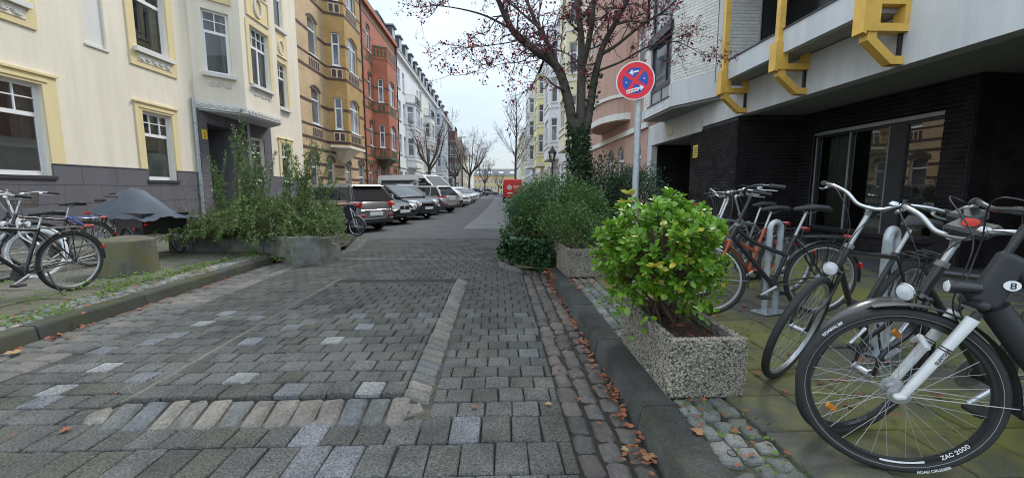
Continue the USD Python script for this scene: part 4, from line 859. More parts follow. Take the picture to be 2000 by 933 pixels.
# ------------------------------------------------------------------ road sign
def sign():
    c = np.array([1.60, 4.86, 2.55])
    s = thing('no_stopping_sign', 'round red and blue no-stopping sign on a grey steel post behind the leafy planter', 'sign', (1.66, 4.9, .12))
    put('post', MB().tube([(1.66, 4.9, .1), (1.66, 4.9, 2.72)], .038, 14), 'galvanised', s, smooth=40)
    n = unit(np.array([-.30, -1, -.02])); t = unit(np.array([-n[1], n[0], 0])); up = np.cross(t, n) * -1
    if up[2] < 0: up = -up
    th = math.radians(10); A, B = t * math.cos(th) + up * math.sin(th), up * math.cos(th) - t * math.sin(th)
    class M:
        flip = False
        def __call__(s, v): v = np.asarray(v, float); return c + v[:, :1] * A + v[:, 1:2] * B + v[:, 2:] * n
    M = M()
    R = .215; circ = lambda r: Point(0, 0).buffer(r, 40)
    put('disc', MB().poly(circ(R), M, 0, .012), 'sign_white', s)
    put('clamp', MB().poly(sbox(-.05, -.12, .05, -.08), M, -.03, 0).poly(sbox(-.05, .08, .05, .12), M, -.03, 0), 'galvanised', s)
    bars = unary_union([affinity.rotate(sbox(-.3, -.021, .3, .021), 45, origin=(0, 0)), affinity.rotate(sbox(-.3, -.021, .3, .021), -45, origin=(0, 0))])
    red = unary_union([circ(R - .012).difference(circ(.145)), bars.intersection(circ(.15))])
    put('red_ring', MB().poly(red, M, .013, .0145), 'sign_red', s)
    put('blue_field', MB().poly(circ(.15).difference(bars), M, .0125, .0135), 'sign_blue', s)
    arrow = Polygon([(-.055, .098), (-.02, .128), (-.006, .118), (-.022, .106), (.052, .106), (.052, .088), (-.022, .088), (-.006, .076), (-.02, .066)])
    put('arrow', MB().poly(affinity.translate(arrow, 0, 0), M, .015, .016), 'sign_white', s); put('arrow', MB().poly(affinity.translate(affinity.rotate(arrow, 180, origin=(0, 0)), .03, .005), M, .015, .016), 'sign_white', s)
    put('sticker', MB().poly(affinity.rotate(sbox(-.115, -.123, .02, -.083), 4), M, .0165, .0172), 'sign_white', s, label='torn white sticker over the lower arrow'); mb = MB()
    for k in range(7): mb.poly(affinity.rotate(sbox(-.108 + k * .017, -.113, -.098 + k * .017, -.093), 4, origin=(-.05, -.1)), M, .0173, .0176)
    put('sticker_print', mb, 'sign_red', s)
    for x in (-.1, .1): put('bolt', MB().poly(affinity.translate(circ(.008), x, 0), M, .0137, .018), 'sign_white', s)
plain('sign_white', (.80, .80, .78), .4, var=.03); plain('sign_red', (.78, .02, .035), .4, var=.05); plain('sign_blue', (.018, .075, .40), .4, var=.05)
sign()
# ------------------------------------------------------------------ bollard, planters, planting beds
mat('washed_concrete', {'g': ('geometry', {}), 'v': ('voronoi_texture', {'scale': 78.0, 'feature': 'f1', 'randomness': 1.0}), 'v2': ('voronoi_texture', {'scale': 78.0, 'feature': 'distance_to_edge', 'randomness': 1.0}), 'sep': ('separate_color', {}),
    'r': ('rgb_ramp', {'ramp': steps((.3, (.36, .325, .255)), (.25, (.44, .41, .34)), (.2, (.28, .245, .19)), (.17, (.2, .19, .16)), (.08, (.06, .06, .055)))}), 'e': ('map_range', {'from_min': .0, 'from_max': .12, 'clamp': True}), 'm': ('mix_color', {'a': (.06, .055, .045)}),
    'n': ('noise_texture', {'scale': 5., 'detail': 5.}), 'nr': ('map_range', {'from_min': .35, 'from_max': .7, 'to_min': .65, 'to_max': 1.15}), 'cc': ('combine_color', {}), 'm2': ('mix_color', {'blend_type': 'multiply', 'fac': 1.0}),
    'b': ('bump', {'strength': 1.0, 'distance': .006}), 'p': ('principled_bsdf', {'roughness': .7})},
    [('g.position', 'v.vector'), ('g.position', 'v2.vector'), ('v.color', 'sep.color'), ('sep.r', 'r.fac'), ('v2.distance', 'e.value'), ('e.result', 'm.fac'), ('r.color', 'm.b'), ('m.result', 'm2.a'), ('g.position', 'n.vector'), ('n.fac', 'nr.value'), *[('nr.result', 'cc.' + k) for k in 'rgb'], ('cc.color', 'm2.b'), ('m2.result', 'p.base_color'), ('e.result', 'b.height'), ('b.normal', 'p.normal')])
def planter(label, x0, x1, y0, y1, z0, z1, rot=0.):
    c = ((x0 + x1) / 2, (y0 + y1) / 2, z0); p = thing('planter', label, 'planter', c)
    outer = sbox(x0, y0, x1, y1).buffer(-.012).buffer(.012, 3); inner = sbox(x0 + .05, y0 + .05, x1 - .05, y1 - .05)
    class M:
        flip = False
        def __call__(s, v):
            v = np.asarray(v, float).copy(); q = v[:, :2] - c[:2]; ca, sa = math.cos(rot), math.sin(rot)
            k = 1 - .0 * v[:, 2:3]; v[:, :2] = np.column_stack([q[:, 0] * ca - q[:, 1] * sa, q[:, 0] * sa + q[:, 1] * ca]) * k + c[:2]; return v
    M = M()
    put('box', MB().poly(outer.difference(inner), M, z0, z1), 'washed_concrete', p); put('bottom', MB().poly(inner.buffer(.01), M, z0, z0 + .04), 'concrete_grey', p)
    # the pebbled skin, single pebbles standing proud
    v = []; r = np.random.default_rng(int(y0 * 100)); mb = MB()
    ico = trimesh.creation.icosphere(0)
    for k in range(1500):
        s_ = r.integers(0, 4); a = r.random(); z = r.uniform(z0 + .01, z1 - .004)
        q = [(x0 + a * (x1 - x0), y0), (x0, y0 + a * (y1 - y0)), (x1, y0 + a * (y1 - y0)), (x0 + a * (x1 - x0), r.choice([y0, y0 + .05]))][s_]
        if r.random() < .22: z = z1
        if z == z1:
            o = r.uniform(0, .045); q = [(q[0], y0 + o), (x0 + o, q[1]), (x1 - o, q[1]), (q[0], y0 + o)][s_]
        sc = r.uniform(.005, .0095, 3); vv = ico.vertices * sc
        mb.add(M(vv + (*q, z)), ico.faces)
    put('pebbles', mb, 'pebble', p, kind='stuff', smooth=True)
    put('soil', MB().poly(inner, M, z1 - .14, z1 - .06), 'soil', p)
    return M
stone('pebble', steps((.35, (.36, .325, .255)), (.3, (.44, .41, .34)), (.25, (.27, .24, .19)), (.10, (.08, .08, .07))), True, grain=80., gstr=.2, rough=.6, dirt=.65)
planter('grey pebbled concrete planter in the foreground holding the bright green leafy bush', .965, 1.405, 2.16, 3.07, .125, .462)
planter('smaller pebbled concrete planter further back beside the ivy bed', .91, 1.36, 5.38, 6.3, .125, .50, .06)
thing1('concrete_bollard', MB().lathe([(0, .0), (.325, .0), (.318, .06), (.298, .45), (.288, .475), (.25, .497), (.17, .52), (.08, .53), (0, .532)], (-5.25, 5.93, .12), n=48), 'bollard_concrete', 'squat mossy concrete block with a domed top beside the black bicycle', 'bollard', smooth=35)
# planting bed on the left with its concrete edging
bd = thing('planting_bed', 'raised planting bed edged with mossy concrete slabs under the spreading shrub', 'planting bed', (-4.5, 8.2, .1))
ptsb = [(-6.3, 7.95), (-5.83, 7.93), (-5.15, 7.96), (-4.52, 7.95), (-3.50, 7.06), (-3.08, 7.12), (-2.98, 7.72), (-3.22, 8.4), (-3.8, 9.6)]
tops = [.36, .38, .40, .46, .50, .49, .46, .42, .4]
for i in range(len(ptsb) - 1):
    a, b_ = np.array(ptsb[i]), np.array(ptsb[i + 1]); d = unit(b_ - a); a = a + d * .006; b_ = b_ - d * .006; n = np.array([d[1], -d[0]]) * -1; o = .09
    za, zb = tops[i] - .02 * (i % 2), tops[i + 1] - .02 * (i % 2)
    q = [(*a, .0), (*b_, .0), (*(b_ + n * o), .0), (*(a + n * o), .0), (*(a + n * .01), za), (*(b_ + n * .01), zb), (*(b_ + n * o), zb), (*(a + n * o), za), (*a, za - .015), (*b_, zb - .015)]
    put('edging_slab', hull(q), 'bed_concrete', bd)
put('bed_soil', MB().poly(Polygon(ptsb + [(-4.1, 10.2), (-6.3, 10.2)]).buffer(-.06), FLAT, .05, .36), 'soil', bd)
# ivy bed on the right
bd2 = thing('planting_bed', 'low ivy-covered stone-edged bed at the street narrowing on the right', 'planting bed', (.9, 7.4, .1))
pts2 = [(.92, 6.25), (.62, 6.42), (.36, 6.75), (.22, 7.2), (.24, 8.0), (.4, 9.2), (.9, 10.2)]
for i in range(len(pts2) - 1):
    a, b_ = np.array(pts2[i]), np.array(pts2[i + 1]); d = unit(b_ - a); a, b_ = a + d * .005, b_ - d * .005; n = np.array([d[1], -d[0]])
    put('edging_stone', hull([(*a, 0), (*b_, 0), (*(a + n * .14), 0), (*(b_ + n * .14), 0), (*(a + n * .02), .40), (*(b_ + n * .02), .40), (*(a + n * .14), .40), (*(b_ + n * .14), .40)]), 'bed_concrete', bd2)
put('bed_soil', MB().poly(Polygon([(p[0] + .05, p[1]) for p in pts2] + [(3.2, 10.2), (3.2, 7.0), (1.9, 6.4)]), FLAT, .05, .34), 'soil', bd2)
# rounded sett kerb round the bed
for k in range(16):
    t = -.55 + k * .16; x, y = .88 + .80 * -math.cos(t), 7.35 - .8 * math.sin(t) - .35 + .0
    put('kerb_sett', MB().rbox((x, y, .0), (.15, .12, .12), .015, rotz(-t)), 'light_sett', bd2)
# ------------------------------------------------------------------ plants
leafmat('euonymus_leaf', steps((.22, (0.172, 0.342, 0.030)), (.26, (0.122, 0.268, 0.022)), (.22, (0.087, 0.217, 0.025)), (.16, (0.203, 0.388, 0.040)), (.07, (0.274, 0.410, 0.059)), (.07, (0.558, 0.524, 0.050))), rough=.28, trans=.3)
leafmat('euonymus_leaf_single', steps((.22, (0.172, 0.342, 0.030)), (.26, (0.122, 0.268, 0.022)), (.22, (0.087, 0.217, 0.025)), (.16, (0.203, 0.388, 0.040)), (.07, (0.274, 0.410, 0.059)), (.07, (0.558, 0.524, 0.050))), island=False, rough=.28, trans=.3)
leafmat('yellow_leaf', steps((.5, (.62, .50, .06)), (.5, (.55, .52, .12))), island=False, rough=.35)
leafmat('shrub_leaf', steps((.28, (0.105, 0.186, 0.042)), (.28, (0.158, 0.256, 0.056)), (.22, (0.228, 0.318, 0.070)), (.12, (0.367, 0.403, 0.126)), (.1, (0.088, 0.109, 0.035))), rough=.3, trans=.2)
leafmat('bush_leaf', steps((.28, (0.092, 0.173, 0.047)), (.3, (0.135, 0.238, 0.061)), (.24, (0.184, 0.292, 0.077)), (.12, (0.332, 0.357, 0.188)), (.06, (0.049, 0.086, 0.033))), rough=.3, trans=.2)  # the palest leaf share is highlights put into the colour
leafmat('bush_leaf_blue', steps((.35, (0.113, 0.194, 0.098)), (.35, (0.173, 0.257, 0.150)), (.3, (0.319, 0.363, 0.273))), rough=.3, trans=.2)
leafmat('dark_leaf', steps((.4, (0.039, 0.084, 0.034)), (.3, (0.063, 0.126, 0.047)), (.3, (0.098, 0.161, 0.065))), rough=.3, trans=.15)
leafmat('ivy_leaf', steps((.4, (0.031, 0.078, 0.026)), (.35, (0.050, 0.115, 0.034)), (.15, (0.091, 0.169, 0.052)), (.1, (0.112, 0.135, 0.058))), rough=.3, trans=.12)
leafmat('weed_leaf', steps((.4, (.13, .24, .03)), (.35, (.09, .18, .025)), (.25, (.2, .30, .06))), rough=.45, trans=.35)
leafmat('dead_leaf', steps((.3, (.30, .10, .045)), (.25, (.36, .17, .07)), (.2, (.22, .085, .05)), (.15, (.42, .26, .12)), (.1, (.40, .055, .04))), rough=.6, trans=.15)
leafmat('dead_leaf_single', steps((.3, (.34, .11, .045)), (.25, (.38, .19, .08)), (.2, (.26, .10, .06)), (.15, (.44, .28, .13)), (.1, (.45, .06, .05))), island=False, rough=.6, trans=.15)
leafmat('red_tree_leaf', steps((.35, (.13, .018, .03)), (.25, (.22, .02, .03)), (.25, (.07, .02, .025)), (.15, (.33, .03, .03))), rough=.4, trans=.25)
plain('bark', (.075, .062, .05), .9, var=.45, scale=14, bump=.9, bscale=45, dist=.01); plain('twig', (.085, .06, .055), .85, var=.3); plain('pale_twig', (.15, .115, .10), .85, var=.3); plain('stem', (.10, .065, .04), .85, var=.3)
LEAF_V = np.array([[0, 0, 0], [.28, -.36, .06], [.28, .36, .06], [.66, -.40, .05], [.66, .40, .05], [1, 0, -.06], [.33, 0, -.03], [.68, 0, -.03]]) * (1, .75, 1)
LEAF_F = np.array([[0, 1, 6], [0, 6, 2], [1, 3, 7], [1, 7, 6], [6, 7, 4], [6, 4, 2], [3, 5, 7], [7, 5, 4]])
DIAM_V = np.array([[0, 0, 0], [.45, -.30, .06], [1, 0, 0], [.45, .30, .06]]); DIAM_F = np.array([[0, 1, 2], [0, 2, 3]])
IVY_V = np.array([[0, 0, 0], [-.12, -.42, 0], [.38, -.30, .05], [.42, -.52, 0], [1, 0, 0], [.42, .52, 0], [.38, .30, .05], [-.12, .42, 0]]); IVY_F = np.array([[0, 1, 2], [2, 3, 4], [0, 2, 4], [0, 4, 6], [4, 5, 6], [0, 6, 7]])
def frames(d, r, roll=None, up=(0, 0, 1.)):
    """rotation matrices whose x is d and whose z leans to up, rolled at random"""
    d = unit(d); n = len(d); u = np.broadcast_to(np.asarray(up, float), d.shape)
    y = unit(np.cross(u, d) + 1e-6); z = np.cross(d, y)
    a = r.normal(0, roll if roll is not None else 1., n)[:, None]
    y, z = y * np.cos(a) + z * np.sin(a), z * np.cos(a) - y * np.sin(a)
    return np.stack([d, y, z], -1)
def leaves(p, d, size, r, kind='diam', roll=.6, up=(0, 0, 1.), width=1.0):
    V, Fc = {'leaf': (LEAF_V, LEAF_F), 'diam': (DIAM_V, DIAM_F), 'ivy': (IVY_V, IVY_F)}[kind]
    M = frames(d, r, roll, up); s = np.broadcast_to(size, (len(p),))
    v = np.einsum('nij,kj->nki', M, V * (1, width, 1)) * s[:, None, None] + np.asarray(p)[:, None]
    f = (Fc[None] + (np.arange(len(p)) * len(V))[:, None, None]).reshape(-1, 3)
    return v.reshape(-1, 3), f
def sphere_dirs(r, n): return unit(r.normal(size=(n, 3)))
# ---- the bright bush in the foreground planter
def euonymus():
    r = np.random.default_rng(11)
    t = thing('leafy_bush', 'bright green bush with some yellow leaves growing from the foreground planter', 'bush', (1.15, 2.7, .4))
    base = np.array([1.17, 2.72, .40]); C = np.array([1.10, 2.72, .89]); Rr = np.array([.43, .53, .40])
    tips = []
    while len(tips) < 420:
        d = sphere_dirs(r, 1)[0]
        if d[2] < -.85: continue
        k = r.uniform(.50, 1.0) ** .6 * (1.0 if r.random() < .86 else r.uniform(1.02, 1.10))
        q = C + d * Rr * k * (1 + .10 * math.sin(d[0] * 7 + 1) * math.cos(d[1] * 6))
        if q[2] < .55 and q[0] > 1.25: continue
        tips.append(q)
    tips = np.array(tips); st = MB()
    for i in range(14):
        q = C + unit(r.normal(size=3) * (1, 1, .5) + (0, 0, .3)) * Rr * .7; b = base + (r.uniform(-.1, .1), r.uniform(-.2, .2), 0)
        st.tube(curve([b, b * .5 + q * .5 + (r.normal(0, .03), r.normal(0, .03), -.04), q], 4), np.linspace(.011, .004, 9), 5)
    for q in tips[::2]:
        b = C * .6 + q * .4 - (0, 0, .12); st.tube([b, (b + q) / 2 + r.normal(0, .015, 3), q], [.005, .004, .002], 4)
    put('stems', st, 'stem', t)
    P, D, S = [], [], []
    for q in tips:
        ax = unit((q - C) / Rr ** 1.5 + (0, 0, .5)); n = r.integers(8, 13)
        for j in range(n):
            a = j * 2.4 + r.normal(0, .2); e = np.cross(ax, unit(r.normal(size=3))); e = unit(e)
            side = rotaxis(ax, a) @ unit(np.cross(ax, [0.3, .2, 1.])); lift = r.uniform(.15, 1.0)
            P.append(q - ax * (j / n) * .085 + r.normal(0, .004, 3)); D.append(unit(side + ax * lift)); S.append(r.uniform(.042, .066) * (.75 if j < 2 else 1))
    for j in range(60):
        q = np.array([r.uniform(.74, .98), r.uniform(2.35, 3.0), r.uniform(.40, .72)]); P.append(q); D.append(unit([r.normal(-.4, .5), r.normal(-.3, .5), r.normal(.1, .5)])); S.append(r.uniform(.04, .06))
    # a few hanging low shoots over the planter's edge
    for j in range(26):
        q = np.array([r.uniform(1.08, 1.36), r.uniform(2.28, 2.5), r.uniform(.52, .66)]); P.append(q); D.append(unit([r.normal(0, .6), -.6, r.normal(-.2, .5)])); S.append(r.uniform(.045, .07))
    P, D, S = np.array(P), np.array(D), np.array(S)
    depth = (P - EYE) @ FW - .12 * ((P - C) / Rr) @ unit(EYE - C); order = np.argsort(depth)
    own = set(order[:300]); rest = [i for i in range(len(P)) if i not in own]
    for i in order[:300]:
        v, f = leaves(P[i:i + 1], D[i:i + 1], S[i:i + 1], r, 'leaf', .5)
        put('leaf', (v, f), 'yellow_leaf' if r.random() < .07 else 'euonymus_leaf_single', t, smooth=True)
    v, f = leaves(P[rest], D[rest], S[rest], r, 'leaf', .5); put('foliage', (v, f), 'euonymus_leaf', t, kind='stuff', smooth=True)
    # clusters of yellow leaves at some tips
    for q in [(.83, 2.58, 1.27), (.80, 2.55, 1.22), (1.26, 2.42, .86), (1.42, 2.55, .98), (1.36, 2.5, .97), (1.08, 2.30, .92), (.97, 2.35, .74), (.92, 2.3, .86), (1.22, 2.36, .70)]:
        q = np.array(q); n = r.integers(3, 6)
        for j in range(n):
            v, f = leaves(q[None], unit(np.array([[math.cos(j * 2.4 + q[0] * 9), math.sin(j * 2.4) - .4, r.uniform(0, .8)]])), np.array([r.uniform(.045, .065)]), r, 'leaf', .5); put('leaf', (v, f), 'yellow_leaf', t, smooth=True)
euonymus()
# ---- blobby shrubs made of leafy shoots
def shrub(name, label, cat, blobs, n, size, matn, seed, stem_base=None, lobes=.18, kind='diam', dirs_up=.4, shoots=0, group=None, mat2=None, width=1.0):
    r = np.random.default_rng(seed); t = thing(name, label, cat, (*np.mean([b[0] for b in blobs], 0)[:2], .1), group)
    P, D = [], []
    tot = sum(np.prod(b[1]) ** (2 / 3) for b in blobs)
    for c, R in blobs:
        c, R = np.array(c), np.array(R); m = int(n * np.prod(R) ** (2 / 3) / tot)
        ncl = max(20, m // 14); cd = sphere_dirs(r, ncl); cd = cd[cd[:, 2] > -.7]
        kk = 1 - np.abs(r.normal(0, .14, len(cd))) + lobes * (meshkit.noise(cd * 2.6 + c, seed) - .5) * 2
        cc = c + cd * R * kk[:, None]; idx = r.integers(0, len(cc), m)
        q = cc[idx] + r.normal(0, size * 1.7, (m, 3)); P.append(q); D.append(unit(cd[idx] + r.normal(0, .7, (m, 3)) + (0, 0, dirs_up)))
    P, D = np.vstack(P), np.vstack(D); ok = P[:, 2] > .13; P, D = P[ok], D[ok]
    S = r.uniform(.7, 1.3, len(P)) * size
    if mat2 is not None:
        sel = meshkit.noise(P * 2.2, seed + 3) > .56
        put('foliage', leaves(P[~sel], D[~sel], S[~sel], r, kind, width=width), matn, t, kind='stuff'); put('foliage', leaves(P[sel], D[sel], S[sel], r, kind, width=width), mat2, t, kind='stuff')
    else: put('foliage', leaves(P, D, S, r, kind, width=width), matn, t, kind='stuff')
    st = MB()
    for c, R in blobs:
        for k in range(12):
            b = np.array([c[0] + r.normal(0, .1), c[1] + r.normal(0, .1), max(.12, c[2] - R[2])]); q = np.array(c) + sphere_dirs(r, 1)[0] * R * .8; q[2] = max(q[2], .2)
            st.tube(curve([b, (b + q) / 2 + r.normal(0, .05, 3), q], 3), np.linspace(.012, .004, 7), 4)
    put('stems', st, 'stem', t)
    return t
shrub('leafy_bush', 'rounded dark green bush with small leaves spilling over the ivy bed on the right', 'bush', [((.82, 7.25, .92), (.60, .7, .52)), ((1.35, 6.9, .85), (.55, .6, .50)), ((.5, 7.5, .75), (.36, .6, .42)), ((1.15, 7.9, 1.05), (.7, .7, .48)), ((.85, 7.3, .85), (.4, .5, .35)), ((1.3, 7.0, .8), (.35, .4, .33))], 27000, .036, 'bush_leaf', 21, mat2='bush_leaf_blue', width=1.5)
shrub('leafy_bush', 'very dark tall bush behind the sign post and the ivy-clad tree', 'bush', [((2.15, 8.6, 1.15), (.65, .6, .75)), ((2.75, 8.3, .95), (.6, .6, .65)), ((1.85, 8.0, .85), (.6, .5, .6)), ((3.2, 9.3, 1.2), (.6, .6, .6)), ((2.2, 8.6, 1.1), (.4, .4, .5))], 20000, .048, 'dark_leaf', 22)
shrub('planter_shrub', 'small shrub in the smaller pebbled planter', 'bush', [((1.13, 5.9, .70), (.36, .48, .30)), ((.98, 6.2, .8), (.35, .35, .3))], 4200, .036, 'bush_leaf', 23)
def ivy_bed():
    r = np.random.default_rng(31); P, D = [], []
    for k in range(3400):
        s = r.uniform(0, 1); i = min(int(s * 5), 4); f = s * 5 - i; a, b = np.array(pts2[i]), np.array(pts2[i + 1]); q = a + (b - a) * f; d = unit(b - a); n = np.array([-d[1], d[0]]); n = n if n[0] < 0 or n[1] < 0 else -n
        z = r.uniform(.05, .55); o = r.uniform(0, .10) + .09 * meshkit.noise(np.array([s * 9, z * 5, 1.]), 5)
        if meshkit.noise(np.array([s * 7, z * 4, 7.]), 9) < .30: continue
        P.append((q[0] + n[0] * o * 1.3, q[1] + n[1] * o * 1.3, z)); D.append((n[0] * .6 + r.normal(0, .5), n[1] * .6 + r.normal(0, .5), -.4 + r.normal(0, .4)))
    for k in range(500):
        P.append((r.uniform(.3, 1.6), r.uniform(6.3, 7.2), r.uniform(.34, .5))); D.append(r.normal(0, 1, 3))
    P, D = np.array(P), np.array(D)
    t = thing('ivy', 'dark ivy hanging over the edge of the right-hand bed', 'ivy', (.5, 6.9, .1)); put('ivy_leaves', leaves(P, D, r.uniform(.04, .075, len(P)), r, 'ivy', .4), 'ivy_leaf', t, kind='stuff')
    st = MB()
    for k in range(30):
        i = r.integers(0, 5); a = np.array(pts2[i]); st.tube(curve([(a[0], a[1], .42), (a[0] - .08, a[1] - .06, .3), (a[0] - .05 + r.normal(0, .1), a[1] - .12, .08)], 4), .004, 4)
    put('ivy_vines', st, 'stem', t)
ivy_bed()
# ---- spreading shrub of the left bed with upright wands
def cotoneaster():
    r = np.random.default_rng(41)
    t = thing('spreading_shrub', 'wide evergreen shrub with long upright wands filling the left planting bed', 'shrub', (-4.5, 8.4, .3))
    st, P, D, S = MB(), [], [], []
    def along(c, size, dens, spread):
        L_ = np.linalg.norm(np.diff(c, axis=0), axis=1).sum(); n = int(L_ * dens)
        tt = r.uniform(.12, 1, n) * (len(c) - 1); i = np.minimum(tt.astype(int), len(c) - 2); f = (tt - i)[:, None]; q = c[i] * (1 - f) + c[i + 1] * f
        g = unit(c[i + 1] - c[i]); s_ = unit(r.normal(size=(n, 3))); P.append(q + r.normal(0, spread, (n, 3))); D.append(unit(g * .5 + s_)); S.append(r.uniform(.7, 1.35, n) * size)
    for k in range(900):
        b = np.array([r.uniform(-5.9, -3.3), r.uniform(7.5, 9.7), .36]); b[1] = max(b[1], 7.95 if b[0] < -4.5 else 7.35); b[0] = min(b[0], -3.3 - max(0, b[1] - 7.8) * .45)
        a = r.uniform(0, 2 * PI); reach = r.uniform(.25, .8); h_ = r.uniform(.15, 1.0) * np.interp(b[0], [-5.9, -5.3, -4.9, -3.9, -3.4, -3.1], [.42, .62, .95, .72, .42, .25])
        end = b + np.array([math.cos(a) * reach, math.sin(a) * reach - .12, h_ * .85])
        end[0] = min(max(end[0], -6.35), -3.02 - max(0, end[1] - 7.8) * .4)
        c = curve([b, b + (end - b) * .5 + (0, 0, h_ * .4), end, end + np.array([math.cos(a), math.sin(a), -1.1]) * .16], 4); st.tube(c, np.linspace(.006, .002, len(c)), 4); along(c, .031, 75, .02)
    wands = [(-5.0 + .35 * math.sin(q * 2.3), 8.2 + .3 * math.sin(q * 1.7), 1.45 + 1.2 * abs(math.sin(q * 3.1)), .12 * math.sin(q * 5.)) for q in range(16)] + [(-3.85 + .3 * math.sin(q * 2.1), 8.3 + .3 * math.cos(q * 1.3), 1.3 + .95 * abs(math.sin(q * 2.7)), .25 * math.sin(q * 4.)) for q in range(12)] + [(-5.0, 8.25, 2.55, -.1), (-4.92, 8.2, 2.8, .05), (-5.1, 8.4, 2.35, -.15), (-4.85, 8.3, 2.2, .1), (-4.6, 8.5, 2.1, .1), (-4.75, 8.1, 1.9, .0), (-4.3, 8.4, 1.8, .3), (-3.95, 8.4, 2.2, .22), (-3.8, 8.3, 2.35, .15), (-3.75, 8.5, 2.3, .3), (-3.65, 8.4, 1.95, .35), (-4.0, 8.2, 1.7, .1), (-3.9, 8.6, 2.0, -.2), (-5.4, 8.3, 1.5, -.3), (-4.95, 8.35, 2.3, 0), (-5.05, 8.2, 2.1, .02), (-3.85, 8.3, 2.1, .05), (-3.5, 8.5, 1.6, .3), (-4.45, 8.3, 1.75, -.2)]
    for (x, y, z, lean) in wands:
        b = np.array([x - lean * .6, y, .4]); e = np.array([x + lean, y + r.normal(0, .1), z]); c = curve([b, (b + e) / 2 + (r.normal(0, .05) - lean * .15, 0, 0), e], 8); st.tube(c, np.linspace(.008, .002, len(c)), 4); along(c, .034, 120, .018)
        for j in range(int((z - .5) * 11)):
            f = r.uniform(.1, .97); q = c[int(f * (len(c) - 1))]; d = unit(r.normal(size=3) * (1, 1, .4) + (0, 0, .7)); ll = r.uniform(.06, .17) * (1.2 - f * .6); cc = np.array([q, q + d * ll * .5, q + d * ll + (0, 0, .02)]); st.tube(cc, [.003, .002, .001], 3); along(cc, .032, 110, .012)
    put('stems', st, 'stem', t); P, D, S = np.vstack(P), np.vstack(D), np.concatenate(S); put('foliage', leaves(P, D, S, r, 'diam', width=1.15), 'shrub_leaf', t, kind='stuff')
    st, P, D, S = MB(), [], [], []
    r2 = r
    t2 = thing('dry_stems', 'thin bare brown weed stalks at the left end of the shrub', 'weeds', (-5.8, 8.4, .3)); st = MB()
    for k in range(26):
        b = np.array([r.uniform(-6.6, -5.2), r.uniform(8.2, 9.2), .3]); e = b + (r.normal(0, .12), r.normal(0, .1), r.uniform(.6, 1.25)); c = curve([b, (b + e) / 2 + r.normal(0, .04, 3), e], 5); st.tube(c, np.linspace(.004, .0015, len(c)), 3)
        for j in range(7):
            q = c[r.integers(4, len(c))]; st.tube([q, q + r.normal(0, .05, 3) + (0, 0, .04)], [.002, .006], 3)
    put('stalks', st, 'stem', t2)
cotoneaster()
# ---- trees
def branchy(limbs, seed, levels=2, twig_len=.5, dens=3.2, min_r=.0025, spread=.75, up=.25, sides=(10, 6, 4, 3), leaf_tips=True, limit=None):
    """limbs: [(points, r0, r1)]; returns (mesh of limbs, mesh of twigs, tips with directions)"""
    r = np.random.default_rng(seed); big, tw, tips = MB(), MB(), []
    def grow(p, d, ln, rad, lev):
        n = 5; pts = [p]; dd = d
        for k in range(n):
            dd = unit(dd + r.normal(0, .22, 3) + (0, 0, up * .25)); pts.append(pts[-1] + dd * ln / n)
        pts = np.array(pts); tw.tube(pts, np.linspace(rad, max(rad * .35, min_r * .6), n + 1), sides[2] if lev > 1 else sides[3])
        if lev <= 1: tips.append((pts[-1], dd)); tips.append((pts[3], dd)); return
        for k in range(int(2 + r.integers(0, 4))):
            i = r.integers(1, n + 1); s = unit(dd + unit(r.normal(size=3)) * spread * 1.3); grow(pts[i], s, ln * r.uniform(.4, .75), rad * .6, lev - 1)
    for pts, r0, r1 in limbs:
        c = curve(pts, 5); big.tube(c, np.linspace(r0, r1, len(c)), sides[0] if r0 > .05 else sides[1]); g = unit(np.gradient(c, axis=0)); ln = np.linalg.norm(np.diff(c, axis=0), axis=1).sum()
        for k in range(int(ln * dens)):
            f = r.uniform(.30, 1.0); i = int(f * (len(c) - 1)); rad = (r0 + (r1 - r0) * f) * .45
            s = unit(g[i] * .6 + unit(r.normal(size=3)) * spread + (0, 0, up)); grow(c[i], s, twig_len * r.uniform(.6, 1.4), min(max(rad, min_r * 2), .02), levels)
        grow(c[-1], g[-1], twig_len, max(r1 * .8, min_r * 2), levels)
    return big, tw, tips
def at(px, py, y):  # the point at depth y seen at a photo pixel, used once to read limbs off the photo
    d = FW + RT * (px - 1000) / 796 - UP * (py - 466.5) / 796; return EYE + d * (y / d[1])
